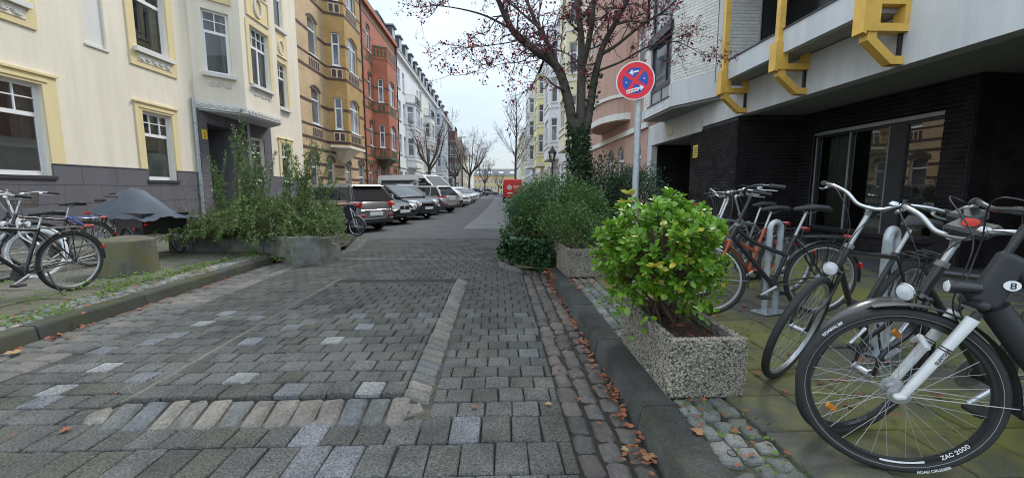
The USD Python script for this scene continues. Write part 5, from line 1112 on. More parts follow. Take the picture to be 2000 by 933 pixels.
def ivy_tree():
    t = thing('street_tree', 'bare tree with dark red leaves and berries and an ivy-wrapped trunk behind the sign', 'tree', (1.6, 8.2, .1))
    A = lambda px, py, y=8.2: at(px, py, y)
    trunk = [((1.62, 8.2, .1), (1.62, 8.2, 1.2), A(1131, 300), A(1128, 235)), ]
    limbs = [([A(1122, 262), A(1108, 190), A(1088, 132), A(1050, 102, 8.0), A(1012, 72, 7.8), A(990, 40, 7.6), A(968, -10, 7.4), A(930, -70, 7.2)], .105, .028),
             ([A(1090, 138), A(1075, 95, 8.4), A(1050, 50, 8.6), A(1028, 0, 8.8), A(1005, -60, 9)], .06, .022),
             ([A(1134, 262), A(1135, 180), A(1136, 120), A(1134, 60, 8.3), A(1126, 0, 8.4), A(1115, -80, 8.5)], .10, .035),
             ([A(1138, 130), A(1150, 80, 8.0), A(1158, 30, 7.9), A(1162, -60, 7.7)], .065, .03),
             ([A(1144, 262), A(1156, 185), A(1165, 135), A(1180, 85), A(1205, 40, 8.0), A(1226, 0, 7.8), A(1250, -60, 7.5)], .085, .028),
             ([A(1172, 108), A(1205, 88, 8.0), A(1250, 52, 7.8), A(1300, 20, 7.5), A(1340, -20, 7.2)], .035, .012),
             ([A(1165, 140), A(1215, 120, 8.5), A(1265, 92, 8.4), A(1320, 82, 8.3), A(1375, 108, 8.2)], .028, .006),
             ([A(1000, 58, 7.7), A(950, 32, 7.5), A(900, 18, 7.3), A(845, 10, 7.1)], .022, .006), ([A(1020, 78, 7.8), A(985, 85, 7.6), A(945, 90, 7.4), A(905, 95, 7.2)], .014, .004),
             ([A(1045, 100, 8), A(1020, 120, 7.7), A(980, 125, 7.6), A(930, 140, 7.4)], .014, .003), ([A(1105, 180), A(1080, 165, 7.8), A(1062, 150, 7.6), A(1045, 160, 7.4)], .02, .005), ([A(1060, 60, 8.5), A(1000, 10, 8.7), A(950, -30, 9)], .03, .01)]
    big, tw, tips = branchy(limbs, 5, levels=3, twig_len=.46, dens=5.2, min_r=.0034, up=.12)
    big.tube(curve(trunk[0], 6), np.linspace(.185, .135, 19), 14)
    put('trunk', big, 'bark', t, smooth=40); put('crown', tw, 'twig', t, kind='stuff')
    r = np.random.default_rng(6); P, D = [], []
    for p, d in tips:
        s = at(0, 0, 1)
        if r.random() < .52:
            n = r.integers(1, 5)
            for k in range(n): P.append(p + r.normal(0, .03, 3)); D.append(unit(d + r.normal(0, 1, 3) + (0, 0, -.6)))
    P, D = np.array(P), np.array(D); put('red_leaves', leaves(P, D, r.uniform(.03, .07, len(P)), r, 'diam', 1.), 'red_tree_leaf', t, kind='stuff')
    b = MB(); ico = trimesh.creation.icosphere(0)
    for p, d in tips[::3]:
        for k in range(3): b.mesh((ico.vertices * .011, ico.faces), t=p + r.normal(0, .02, 3) + (0, 0, -.02))
    put('berries', b, 'berry', t, kind='stuff')
    P, D = [], []
    c = curve(trunk[0], 6)
    for k in range(1800):
        f = r.random() ** .8; q = c[min(int(f * 18), 18)] if r.random() < .9 else c[18]; a = r.uniform(0, 2 * PI); rr = .18 + r.uniform(-.02, .06) * (1.2 - f * .5); z = .15 + f * 2.45
        if z > 2.2 and r.random() < (z - 2.2) * 1.3: continue
        P.append((np.interp(z, c[:, 2], c[:, 0]) + math.cos(a) * rr * (1.15 - .15 * f), np.interp(z, c[:, 2], c[:, 1]) + math.sin(a) * rr, z)); D.append((math.cos(a) * .7 + r.normal(0, .4), math.sin(a) * .7 + r.normal(0, .4), -.6 + r.normal(0, .4)))
    for pts in (limbs[0][0], limbs[4][0]):
        cc = curve(pts, 8)[:16]
        for k in range(170):
            q = cc[r.integers(0, len(cc))] + r.normal(0, .05, 3); P.append(q); D.append(r.normal(0, 1, 3) + (0, 0, -.5))
    P, D = np.array(P), np.array(D); put('ivy', leaves(P, D, r.uniform(.045, .085, len(P)), r, 'ivy', .4), 'ivy_leaf', t, kind='stuff')
plain('berry', (.35, .012, .02), .3); ivy_tree()
def bare_tree(name, label, base, height, r0, seed, fork, nl, spreadx, twigs, mt='pale_twig', dens=3.0, lean=0., tl=.8, levels=3, trunk_mat='bark', leafy=False):
    r = np.random.default_rng(seed); b = np.array(base, float); t = thing(name, label, 'tree', tuple(b)); limbs = []
    top = b + (lean, 0, fork); limbs0 = [([b, (b + top) / 2 + r.normal(0, .06, 3), top], r0, r0 * .75)]
    for k in range(nl):
        a = 2 * PI * k / nl + r.normal(0, .3); e = b + np.array([math.cos(a) * spreadx * r.uniform(.6, 1), math.sin(a) * spreadx * r.uniform(.6, 1), height * r.uniform(.75, 1.0)])
        s = top - (0, 0, r.uniform(0, fork * .2)); limbs.append(([s, s + (e - s) * .35 + (math.cos(a) * spreadx * .12, math.sin(a) * spreadx * .12, 0), s + (e - s) * .7, e], r0 * .5, r0 * .1))
    big, tw, tips = branchy(limbs, seed, levels=levels, twig_len=tl, dens=dens, min_r=.006 if base[1] < 50 else .011, up=.3)
    c = curve(limbs0[0][0], 5); big.tube(c, np.linspace(r0, r0 * .75, len(c)), 10)
    put('trunk', big, trunk_mat, t, smooth=40); put('crown', tw, mt, t, kind='stuff')
    if leafy:
        P = np.array([p for p, d in tips[::2]]); put('red_leaves', leaves(P, np.array([d for p, d in tips[::2]]), r.uniform(.05, .11, len(P)), r, 'diam', 1.), 'red_tree_leaf', t, kind='stuff')
plain('twig_red', (.16, .085, .08), .85, var=.3)
bare_tree('street_tree', 'small bare reddish tree in front of the white houses, behind the white van', (-5.9, 36, 0), 7.2, .17, 51, 3.4, 7, 2.1, 1, mt='twig_red', dens=2.2, tl=.75, leafy=True)
bare_tree('street_tree', 'broad bare tree with a round crown in front of the beige corner house', (-4.9, 72, 0), 10.5, .24, 52, 4.0, 9, 4.3, 1, dens=2.4, tl=1.1)
bare_tree('street_tree', 'bare tree left of the round-crowned one, in front of the beige corner house', (-8.2, 80, 0), 9.8, .2, 53, 4.0, 7, 3.6, 1, dens=2.2, tl=1.1)
bare_tree('street_tree', 'lower bare tree right of the round-crowned one', (-2.8, 92, 0), 8.0, .18, 54, 3.0, 7, 3.4, 1, dens=2.2, tl=1.0)
bare_tree('street_tree', 'small distant bare tree before the ochre block', (.2, 120, 0), 6.0, .15, 55, 2.2, 6, 2.3, 1, dens=2.0, tl=.9)
def slim_tree():
    r = np.random.default_rng(61); b = np.array([2.0, 46, 0.]); t = thing('street_tree', 'tall slender bare tree rising behind the red van', 'tree', tuple(b)); limbs = [([b, b + (0, 0, 4), b + (.1, 0, 8), b + (.0, 0, 11.6)], .16, .03)]
    for k in range(26):
        z = r.uniform(3.2, 10.5); a = r.uniform(0, 2 * PI); ln = (11.8 - z) * .24 + .5; s = b + (0, 0, z); limbs.append(([s, s + (math.cos(a) * ln * .5, math.sin(a) * ln * .5, ln * .55), s + (math.cos(a) * ln, math.sin(a) * ln, ln * 1.3)], .035, .01))
    big, tw, tips = branchy(limbs, 62, levels=2, twig_len=.7, dens=2.6, min_r=.007, up=.4); put('trunk', big, 'bark', t, smooth=40); put('crown', tw, 'pale_twig', t, kind='stuff')
slim_tree()
# ---- weeds and fallen leaves
def weeds(name, label, spots, seed, size=.03, n=60, matn='weed_leaf'):
    r = np.random.default_rng(seed); P, D = [], []
    for (x, y, rad, h_) in spots:
        m = int(n * (rad / .15) ** 1.5); a = r.uniform(0, 2 * PI, m); q = rad * np.sqrt(r.random(m)); z = .12 + h_ * r.random(m) * (1 - q / rad * .6)
        P.append(np.column_stack([x + q * np.cos(a), y + q * np.sin(a) * 1.3, z])); D.append(np.column_stack([np.cos(a) + r.normal(0, .5, m), np.sin(a) + r.normal(0, .5, m), r.uniform(-.2, .8, m)]))
    P, D = np.vstack(P), np.vstack(D)
    thing1(name, leaves(P, D, r.uniform(.6, 1.4, len(P)) * size, r, 'diam', .5, width=1.3), matn, label, 'weeds', kind='stuff')
r = np.random.default_rng(70)
weeds('weeds', 'low green weeds along the edge of the left pavement', [(-4.45 + r.normal(0, .12), y, r.uniform(.06, .16), r.uniform(.02, .08)) for y in np.arange(2.6, 7.4, .16)] + [(-4.8, 5.0, .2, .14), (-4.75, 5.25, .25, .16), (-4.7, 5.6, .25, .12), (-4.6, 6.0, .2, .1), (-5.5, 4.4, .15, .1), (-4.9, 4.5, .15, .1), (-4.5, 3.1, .25, .14), (-4.4, 3.5, .22, .12), (-4.7, 3.0, .2, .12), (-6.2, 4.9, .25, .12), (-4.75, 7.6, .2, .16), (-4.5, 7.5, .15, .14), (-3.62, 6.85, .13, .2)], 71)
weeds('weeds', 'small weeds in the joints of the right pavement', [(1.08, 2.06, .07, .05), (1.02, 2.04, .05, .05)] + [(1.0 + r.uniform(0, .34), y, r.uniform(.02, .05), .02) for y in np.arange(.9, 2.1, .045)] + [(1.02 + r.uniform(0, .22), y, r.uniform(.02, .06), .02) for y in np.arange(3.2, 5.2, .06)] + [(1.75, 1.9, .07, .05), (2.2, 1.8, .08, .05), (2.0, 3.3, .1, .04), (1.7, 2.7, .08, .04), (2.6, 3.4, .1, .03), (2.3, 2.4, .1, .03)], 72, size=.022, n=40)
def litter(label, spots, seed, matn='dead_leaf', size=.05, name='leaf_litter'):
    r = np.random.default_rng(seed); P, D = [], []
    for x, y, z, s in spots: P.append((x, y, z + .006 + r.uniform(0, .012))); a = r.uniform(0, 2 * PI); D.append((math.cos(a), math.sin(a), r.normal(0, .15)))
    P, D = np.array(P), np.array(D); thing1(name, leaves(P, D, np.array([s[3] for s in spots]) * r.uniform(.7, 1.3, len(P)), r, 'leaf', .3), matn, label, 'fallen leaves', kind='stuff')
sp = [(.755 - abs(r.normal(0, .035)), y, .0, .04) for y in r.uniform(1.3, 6.6, 260)] + [(r.uniform(.4, .72), y, .0, .03) for y in r.uniform(1.4, 6.6, 60)]
sp += [(r.uniform(1.0, 1.3), y, .125, .035) for y in r.uniform(1.2, 2.2, 24)] + [(r.uniform(.9, 1.5), y, .125, .045) for y in r.uniform(4.6, 5.5, 60)] + [(r.uniform(.7, .95), y, .1, .05) for y in r.uniform(5.4, 6.6, 90)]
sp += [(r.uniform(1.5, 3.2), y, .125, .05) for y in r.uniform(1.6, 4.2, 90)] + [(1.1 + r.uniform(0, .25), r.uniform(2.2, 2.6), .39, .05) for k in range(24)]
sp += [(-3.95 + abs(r.normal(0, .03)), y, .0, .05) for y in r.uniform(2.5, 7.3, 60)] + [(-4.4 + r.normal(0, .2), y, .125, .045) for y in r.uniform(2.8, 7.6, 90)] + [(-4.6 + r.normal(0, .3), 7.6 + r.normal(0, .15), .125, .06) for k in range(30)] + [(r.uniform(-3.2, .3), y, .002, .03) for y in r.uniform(1.5, 8, 30)]
litter('reddish brown fallen leaves lying in the gutters and on both pavements', sp, 80)
MAPLE = Polygon([(0, -.45), (.1, -.15), (.42, -.28), (.33, -.02), (.5, .18), (.24, .2), (.2, .5), (0, .32), (-.2, .5), (-.24, .2), (-.5, .18), (-.33, -.02), (-.42, -.28), (-.1, -.15)])
def big_leaf(x, y, z, s, a, label, seed):
    r = np.random.default_rng(seed); v, f = trimesh.creation.triangulate_polygon(MAPLE.segmentize(.12), engine='earcut'); v = np.column_stack([v, .10 * np.sin(v[:, 0] * 7 + seed) * np.cos(v[:, 1] * 6) + .25 * (v[:, 0] ** 2)]) * s
    thing1('fallen_leaf', (v @ rotz(a).T + (x, y, z + .012), f), 'dead_leaf_single', label, 'leaf', smooth=True)
for k, (px, py, z, s, a, l) in enumerate([(1268, 896, 0, .085, .4, 'large crumpled red leaf in the gutter against the near right kerb'), (1365, 845, .125, .075, 1.2, 'reddish leaf on the cobbles in front of the foreground planter'), (1072, 790, 0, .05, 2., 'small orange leaf on the grey pavers left of the right gutter'), (928, 797, 0, .045, .7, 'small orange leaf beside the corner of the raised ramp'), (130, 842, 0, .06, 2.4, 'pale brown leaf at the left tip of the ramp border'), (30, 690, .01, .12, .3, 'large brown leaf against the left kerb at the picture edge'), (1222, 880, 0, .05, 1.9, 'orange leaf lying between the gutter setts'), (135, 660, .01, .06, .3, 'tan leaf standing against the left kerb')]):
    q = at(px, py, 1.); d = q - EYE; p = EYE + d * ((z - 1.3) / d[2]); big_leaf(p[0], p[1], z, s, a, l, k)
# ------------------------------------------------------------------ bicycles
def paint(name, c, rough=.3, coat=.5, metal=0.): plain(name, c, rough, metal, var=.08, scale=20, coat=coat)
paint('paint_black', (.012, .012, .013)); paint('paint_matt_black', (.022, .023, .025), .55, .0); paint('paint_orange', (.33, .06, .02)); paint('paint_white', (.62, .62, .61)); paint('paint_blue', (.03, .07, .35)); paint('paint_grey', (.12, .13, .14))
plain('rubber', (.018, .018, .018), .75, var=.3, scale=40, bump=.3, bscale=90); plain('white_tyre', (.72, .72, .70), .6, var=.08); plain('chrome', (.62, .63, .64), .18, metal=1., var=.06); plain('alloy', (.50, .51, .52), .35, metal=.9, var=.1); plain('dull_steel', (.22, .21, .2), .5, metal=.7, var=.3, scale=30)
plain('spoke_steel', (.42, .42, .42), .35, metal=.6, var=.05); plain('leather_brown', (.22, .09, .035), .45); plain('saddle_black', (.02, .02, .021), .55); plain('red_lens', (.45, .012, .01), .15, coat=1.); plain('amber_lens', (.80, .25, .01), .2, coat=1.); plain('clear_lens', (.7, .72, .74), .08, coat=1.); plain('wicker', (.10, .08, .06), .8, var=.4, scale=60); plain('button_red', (.75, .06, .035), .4); plain('wood_grip', (.03, .028, .026), .7); plain('print_white', (.8, .8, .8), .5, var=.02); plain('cover_grey', (.075, .09, .115), .55, var=.15, scale=3)
def arc_strip(R, w, a0, a1, c=(0, 0, 0), thick=.002, n=20, crown=.006):
    """a mudguard: a bowed strip round the y axis, angles from +x up"""
    t = np.linspace(a0, a1, n); ys = np.array([-w / 2, -w * .3, 0, w * .3, w / 2]); rr = R + crown * (1 - (2 * ys / w) ** 2)
    def ring(e): return np.array([[(r + e) * math.cos(a), y, (r + e) * math.sin(a)] for a in t for r, y in zip(rr, ys)]) + c
    m = MB(); f = []
    for i in range(n - 1):
        for j in range(4): a = i * 5 + j; f.append([a, a + 1, a + 6, a + 5])
    m.add(ring(0), f); m.add(ring(thick), f); return m
def bike(label, hub, psi, steer=0., lean=0., frame='dutch', fc='paint_black', forkc=None, bar='swept', barc='chrome', gripc='wood_grip', fender='paint_black', tyre='rubber', rim='alloy', saddle='saddle_black', rack=True, basket=None, light='round', R=.345, tw=.021, wb=1.08, chainguard=False, kick=True, susp=False, front_only=False, saddle_z=.98, bar_z=1.08, tail=True, cables=True, group=None, tube=.016, reflect=False, stem='alloy', name='bicycle', two_wheels=True, sub=True, bar_at='front', ground=.125):
    """hub: world x, y of the (steered) front hub, or of the rear hub with bar_at='rear'"""
    ha = math.radians(69); a = np.array([-math.cos(ha), 0, math.sin(ha)]); st = math.radians(steer); Rs = rotaxis(a, st)
    fwd = np.array([math.sin(ha), 0, math.cos(ha)]); H0 = np.array([0, 0, R]) - fwd * .05
    S = lambda v: (np.asarray(v, float) - H0) @ Rs.T + H0
    ps = math.radians(psi); ln = math.radians(lean); Rw = rotz(ps) @ rotx(ln)
    ref = S(np.array([0, 0, R])) if bar_at == 'front' else np.array([-wb, 0, R])
    w = Rw @ ref; tq = np.linspace(0, 2 * PI, 90); ring_ = (S(np.column_stack([R * np.cos(tq), 0 * tq, R + R * np.sin(tq)])) if bar_at == 'front' else np.column_stack([R * np.cos(tq) - wb, 0 * tq, R + R * np.sin(tq)])) @ Rw.T
    loc = np.array([hub[0] - w[0], hub[1] - w[1], ground - ring_[:, 2].min()])
    t = thing(name, label, 'bicycle', loc, group, rotz=ps, lean=ln, world=False)
    forkc = forkc or fc
    def P(nm, m, mt, smooth=40, parent=t, front=False, label=None):
        v, f = arr(m)
        return put(nm, (S(v) if front else v, f), mt, parent, smooth=smooth, label=label)
    n = 48
    def wheel(c, front):
        m = MB(); ang = np.linspace(0, 2 * PI, 12, endpoint=False); Rm = R - tw
        m.lathe([(Rm + tw * math.cos(q), tw * 1.02 * math.sin(q)) for q in ang] , c, 'y', n, close=True)
        wh = P('wheel', m, tyre, 60, front=front)
        rr = Rm - tw * .8
        P('rim', MB().lathe([(rr + .004, -.011), (rr - .014, -.012), (rr - .020, 0), (rr - .014, .012), (rr + .004, .011)], c, 'y', n, close=True), rim, 40, wh, front)
        sp = MB(); hr = .022 if front and not susp else (.036 if susp and front else .028)
        for k in range(32):
            s = 1 if k % 2 else -1; b = 2 * PI * k / 32; ah = b + (.55 if k % 4 < 2 else -.55)
            sp.rod(np.array([hr * math.cos(ah), s * .03, hr * math.sin(ah)]) + c, np.array([(rr - .016) * math.cos(b), s * .003, (rr - .016) * math.sin(b)]) + c, .0010, 4)
        P('spokes', sp, 'spoke_steel', False, wh, front)
        hb = MB().lathe([(0, -.05), (.009, -.05), (.009, -.036), (hr + .006, -.034), (hr + .006, -.028), (hr * .7, -.024), (hr * .7, .024), (hr + .006, .028), (hr + .006, .034), (.009, .036), (.009, .052), (0, .052)], c, 'y', 18)
        P('hub', hb, 'alloy', 40, wh, front)
        return wh
    F0, B0 = np.array([0, 0, R]), np.array([-wb, 0, R])
    wf = wheel(F0, True)
    if two_wheels: wheel(B0, False)
    # fork
    crown = H0 + a * (.405 if not susp else .44); ht0, ht1 = crown + a * .02, crown + a * (.15 if frame != 'ebike' else .19)
    fk = MB(); legs = MB()
    for s in (-1, 1):
        y = .052 * s if susp else .045 * s
        if susp:
            top = crown - a * .03 + (0, y, 0); low = F0 + (.0, y, .0); mid = low + (top - low) * .80
            ax_ = unit(top - low)
            legs.tube([low - fwd * .0, low + ax_ * .05, low + ax_ * .16, mid, mid + ax_ * .055], [.013, .0165, .0185, .0195, .021], 14); fk.tube([mid, top], .014, 12)
            legs.mesh(hull_spheres([(low, .016), (low + fwd * .012 - ax_ * .01, .015)]))
        else: legs.tube(curve([F0 + (0, y, 0), F0 + (-.018, y, .12), F0 + a * .25 - fwd * .047 + (0, y, 0), crown + (0, y * .75, 0)], 5), np.linspace(.008, .013, 16), 8)
    if susp:
        for s in (-1, 1):  # brace and crown
            legs.tube([F0 + (crown - F0) * .47 + (.035, .05 * s, .02), F0 + (crown - F0) * .53 + (.05, 0, .03)], .011, 8)
        fk.mesh(hull_spheres([(crown + (0, s * .052, 0), .02) for s in (-1, 1)]))
    else: legs.mesh(hull_spheres([(crown + (0, s * .034, 0), .015) for s in (-1, 1)]))
    P('fork', legs, forkc, 40, front=True)
    if fk.n: P('fork_stanchion', fk, 'paint_matt_black', 40, front=True)
    if susp:
        for s in (-1, 1):
            lo = F0 + (0, .052 * s, 0); top = crown - a * .03 + (0, .052 * s, 0)
            for q in (.56, .585): P('fork_stripe', MB().tube([lo + (top - lo) * q, lo + (top - lo) * (q + .012)], .0205, 12), 'paint_black', 40, front=True)
    if fender:
        if susp: P('mudguard', arc_strip(R + .012, .058, math.radians(72), math.radians(186), F0), fender, 40, front=True)
        else: P('mudguard', arc_strip(R + .012, .05, math.radians(30), math.radians(190), F0), fender, 40, front=True)
        m = MB()
        for s in (-1, 1): m.rod(F0 + (0, s * .05, 0), F0 + np.array([(R + .012) * math.cos(PI), s * .025, (R + .012) * math.sin(PI)]), .002, 4)
        P('mudguard_stay', m, 'spoke_steel', False, front=True)
        if two_wheels:
            P('mudguard', arc_strip(R + .012, .05, math.radians(20), math.radians(185) if frame != 'ebike' else math.radians(170), B0), fender, 40)
    # frame
    bb = np.array([-wb + .445, 0, .285]); sa = math.radians(71); sd = np.array([-math.cos(sa), 0, math.sin(sa)]); sc = bb + sd * (.50 if frame != 'diamond' else .53)
    fr = MB()
    if not front_only:
        if frame == 'ebike':
            P('head_tube', hull_spheres([(ht0 + a * .0, .030), (ht1 - a * .0, .027), (ht0 - (.04, 0, .02), .03), (ht1 - (.035, 0, .02), .028)]), fc, 40)
            fr.tube(curve([ht0 - (.05, 0, .03), ht0 * .5 + bb * .5 + (0, 0, -.02), bb], 5), [.046] * 11, 12); fr.tube(curve([ht1 - (.02, 0, .02), ht1 * .55 + bb * .45 + (-.05, 0, .05), sc - sd * .22], 5), .024, 10)
            P('motor', hull_spheres([(bb + (x, y, z), .05) for x in (-.03, .07) for y in (-.03, .03) for z in (-.02, .03)]), 'paint_black', 40)
        else:
            fr.rod(ht0 - a * .01, ht1 + a * .01, tube * 1.25, 12)
            fr.rod(ht0 + a * .03, bb, tube * 1.1, 10)
            if frame == 'dutch': fr.rod(ht1 - a * .03, sc - sd * .02, tube, 10)
            elif frame == 'diamond': fr.rod(ht1 - a * .03, sc - sd * .03, tube, 10)
            elif frame == 'step': fr.tube(curve([ht1 - a * .03, ht1 * .6 + bb * .4 + (0, 0, .03), bb + sd * .22], 5), tube, 10)
            elif frame == 'swan': fr.tube(curve([ht1 - a * .02, (ht1 * .7 + sc * .3) + (0, 0, -.12), bb + sd * .30], 6), tube, 10)
        fr.rod(bb, sc, tube, 10)
        for s in (-1, 1):
            fr.tube([bb + (0, s * .03, 0), B0 + (.1, s * .05, -.01), B0 + (0, s * .055, 0)], .009, 7); fr.tube([sc - sd * .03 + (0, s * .014, 0), sc * .6 + B0 * .4 + (0, s * .04, 0), B0 + (0, s * .055, 0)], .0075, 7)
        fr.rod(bb + (0, -.04, 0), bb + (0, .04, 0), .022, 12)
        P('frame', fr, fc, 40)
        sp_top = bb + sd * (saddle_z - .30) / math.sin(sa)
        P('seat_post', MB().rod(sc - sd * .01, sp_top - sd * .03, .0128, 10), 'alloy', 40)
        prof = [(-.155, .075, .012), (-.13, .088, .03), (-.06, .072, .035), (.0, .04, .028), (.07, .025, .02), (.115, .018, .012)]
        sm = m3.Manifold.batch_hull([m3.Manifold.sphere(.022, 10).translate((sp_top[0] + x + .0, y, sp_top[2] + z - .02)) for x, wv, z in prof[:3] for y in (-wv + .02, wv - .02)]) + m3.Manifold.batch_hull([m3.Manifold.sphere(.02, 10).translate((sp_top[0] + x, y, sp_top[2] + z - .018)) for x, wv, z in prof[2:] for y in (-wv + .018, wv - .018)])
        P('saddle', sm, saddle, 50); P('saddle_rail', MB().tube([sp_top + (-.1, .03, -.01), sp_top + (0, .02, -.045), sp_top + (.08, .01, -.005)], .004, 5).tube([sp_top + (-.1, -.03, -.01), sp_top + (0, -.02, -.045), sp_top + (.08, -.01, -.005)], .004, 5), 'dull_steel', 40)
        # drive
        P('chainring', MB().lathe([(.02, .045), (.085, .046), (.088, .049), (.085, .052), (.02, .053)], bb * (1, 0, 1) - (0, .1, 0) + (0, 0, 0), 'y', 28), 'dull_steel', 40)
        ca = .5; cv = np.array([math.cos(ca), 0, -math.sin(ca)]) * .17; 
        for s in (-1, 1): ck = MB().tube([bb + (0, s * .06, 0), bb + cv * s + (0, s * .075, 0)], [.013, .010], 8); cr = P('crank', ck, 'alloy', 40); P('pedal', MB().rbox(bb + cv * s + (0, s * .125, 0), (.095, .085, .022), .006), 'rubber', False, cr)
        if chainguard: P('chain_guard', hull_spheres([(bb + (.09, -.055, .0), .012), (bb + (0, -.055, .085), .012), (bb + (0, -.055, -.085), .012), (B0 + (-.0, -.058, .045), .01), (B0 + (0, -.058, -.045), .01)]), 'paint_black', 40)
        else: P('chain', MB().rod(bb + (0, -.05, .085), B0 + (0, -.05, .04), .004, 4).rod(bb + (0, -.05, -.085), B0 + (0, -.05, -.04), .004, 4), 'dull_steel', False)
        if kick: P('kickstand', MB().tube(curve([B0 + (.28, .05, -.06), B0 + (.27, .10, -.2), B0 + (.24, .16, -R + .01)], 4), .008, 6), 'paint_black', 40)
        if rack:
            rz = R + .40 - .345 + .345 + .01; rk = MB(); z = 2 * R + .06
            for s in (-1, 0, 1): rk.tube(curve([sc * (1, 0, 0) + (-.05, s * .045, z - .0), B0 * (1, 0, 0) + (.1, s * .06, z), B0 * (1, 0, 0) + (-.2, s * .055, z - .01)], 4), .0055, 6)
            for x in (.12, 0, -.12, -.2): rk.rod(B0 * (1, 0, 0) + (x, -.06, z), B0 * (1, 0, 0) + (x, .06, z), .005, 6)
            for s in (-1, 1): rk.rod(B0 + (0, s * .06, 0), B0 * (1, 0, 0) + (.02, s * .062, z), .005, 6); rk.rod(B0 + (0, s * .06, 0), B0 * (1, 0, 0) + (-.15, s * .058, z), .005, 6)
            P('rack', rk, 'paint_black', 40)
            if tail:
                P('tail_light', MB().rbox(B0 * (1, 0, 0) + (-.215, 0, z - .01), (.05, .10, .042), .012), 'red_lens', False); 
        if tail and fender: P('reflector', MB().rbox(B0 + np.array([-(R + .03) * math.cos(.35), 0, (R + .03) * math.sin(.35)]), (.03, .045, .06), .008, roty(.3)), 'red_lens', False)
    # stem, bars
    stz = H0 + a * ((bar_z - H0[2]) / a[2]); P('stem', MB().rod(ht1 - a * .01, stz - a * .02, .0135, 10).tube(curve([stz - a * .05, stz - a * .01 + (.02, 0, 0), stz + (.06, 0, .0)], 4), .016, 10), stem, 40, front=True)
    bc = stz + (.06, 0, 0)
    if not front_only and frame != 'ebike': P('head_set', MB().rod(ht0 - a * .025, ht0 - a * .005, tube * 1.6, 12).rod(ht1, ht1 + a * .025, tube * 1.6, 12), 'dull_steel', 40)
    ends = []
    if bar == 'swept': half = [(0, 0, 0), (.005, .08, .0), (.01, .16, .035), (-.06, .25, .055), (-.17, .29, .045), (-.26, .31, .03)]
    elif bar == 'up': half = [(0, 0, 0), (.0, .06, .01), (-.01, .13, .055), (-.05, .22, .07), (-.13, .29, .06), (-.20, .325, .05)]
    else: half = [(0, 0, 0), (0, .1, .0), (-.005, .18, .02), (-.025, .25, .025), (-.05, .31, .02)]
    lft = curve(np.array(half), 5); full = np.vstack([(lft * (1, -1, 1))[::-1][:-1], lft]) + bc
    hb = P('handlebar', MB().tube(full, .0112, 10), barc, 50, front=True)
    for s in (-1, 1):
        e = (lft * (1, s, 1) + bc)[-1 - (6 if bar != 'flat' else 7):]; P('grip', MB().tube(e, .0165, 12), gripc, 50, hb, True)
        o = (lft * (1, s, 1) + bc)[-9 if bar != 'flat' else -9]; tip = (lft * (1, s, 1) + bc)[-2]; P('brake_lever', MB().tube(curve([o + (0, 0, -.015), o + (.035, -s * .0, -.02), tip * .35 + o * .65 + (.05, 0, -.03), tip + (.035, 0, -.03)], 4), np.linspace(.008, .0045, 13), 6), 'alloy', 50, hb, True)
        if cables: P('cable', MB().tube(curve([o + (.02, 0, -.015), o * .5 + bc * .5 + (.13, s * .02, .03), bc + (.09, s * .02, -.12), crown + (.05, s * .02, .0), crown + (.02, s * .03, -.1)], 6), .0028, 5), 'paint_black', 50, hb, True)
    P('bell', MB().lathe([(0, .022), (.015, .02), (.025, .008), (.026, 0), (0, 0)], (lft * (1, 1, 1) + bc)[8] + (0, 0, .012), 'z', 14), 'chrome', 40, hb, True)
    if light == 'round':
        c = crown + (.085, 0, .03); lt = P('headlight', MB().lathe([(0, -.05), (.02, -.045), (.036, -.02), (.04, .012), (.037, .016)], c, 'x', 20), 'chrome', 40, front=True); P('lens', MB().lathe([(0, .02), (.03, .016), (.037, .012)], c, 'x', 20), 'clear_lens', 40, lt, True); P('lamp_bracket', MB().rod(c + (-.03, 0, 0), crown + (.01, 0, 0), .006, 6), 'paint_black', 40, front=True)
    if basket:
        c = np.array(basket) + (B0 * (1, 0, 0) if basket[0] < 0 else bc * (1, 0, 1)); b = MB(); w_, d_, h_ = .17, .13, .22
        for z in np.linspace(0, h_, 6):
            k = .85 + .15 * z / h_; b.tube(np.array([[w_ * k, d_ * k, z], [-w_ * k, d_ * k, z], [-w_ * k, -d_ * k, z], [w_ * k, -d_ * k, z]]) + c, .004, 5, closed=True)
        for u in np.linspace(-1, 1, 9):
            for sg in (-1, 1): b.rod(c + (w_ * .85 * u, sg * d_ * .85, 0), c + (w_ * u, sg * d_, h_), .0028, 4); b.rod(c + (sg * w_ * .85, u * d_ * .85, 0), c + (sg * w_, u * d_, h_), .0028, 4)
        P('basket', b, 'wicker', False, front=basket[0] > 0)
    if reflect:
        for ang in (2.2, 5.3):
            c = F0 + np.array([.22 * math.cos(ang), 0, .22 * math.sin(ang)]); P('spoke_reflector', MB().rbox(c, (.075, .012, .028), .005, roty(-ang + PI / 2)), 'amber_lens', False, wf, True)
    return t, dict(S=S, R=R, tw=tw, F0=F0, P=P, wf=wf, ht0=ht0, ht1=ht1, crown=crown, bc=bc, bb=bb, sc=sc, B0=B0, a=a, fwd=fwd)
GB = 'bicycles parked at the stands on the right'
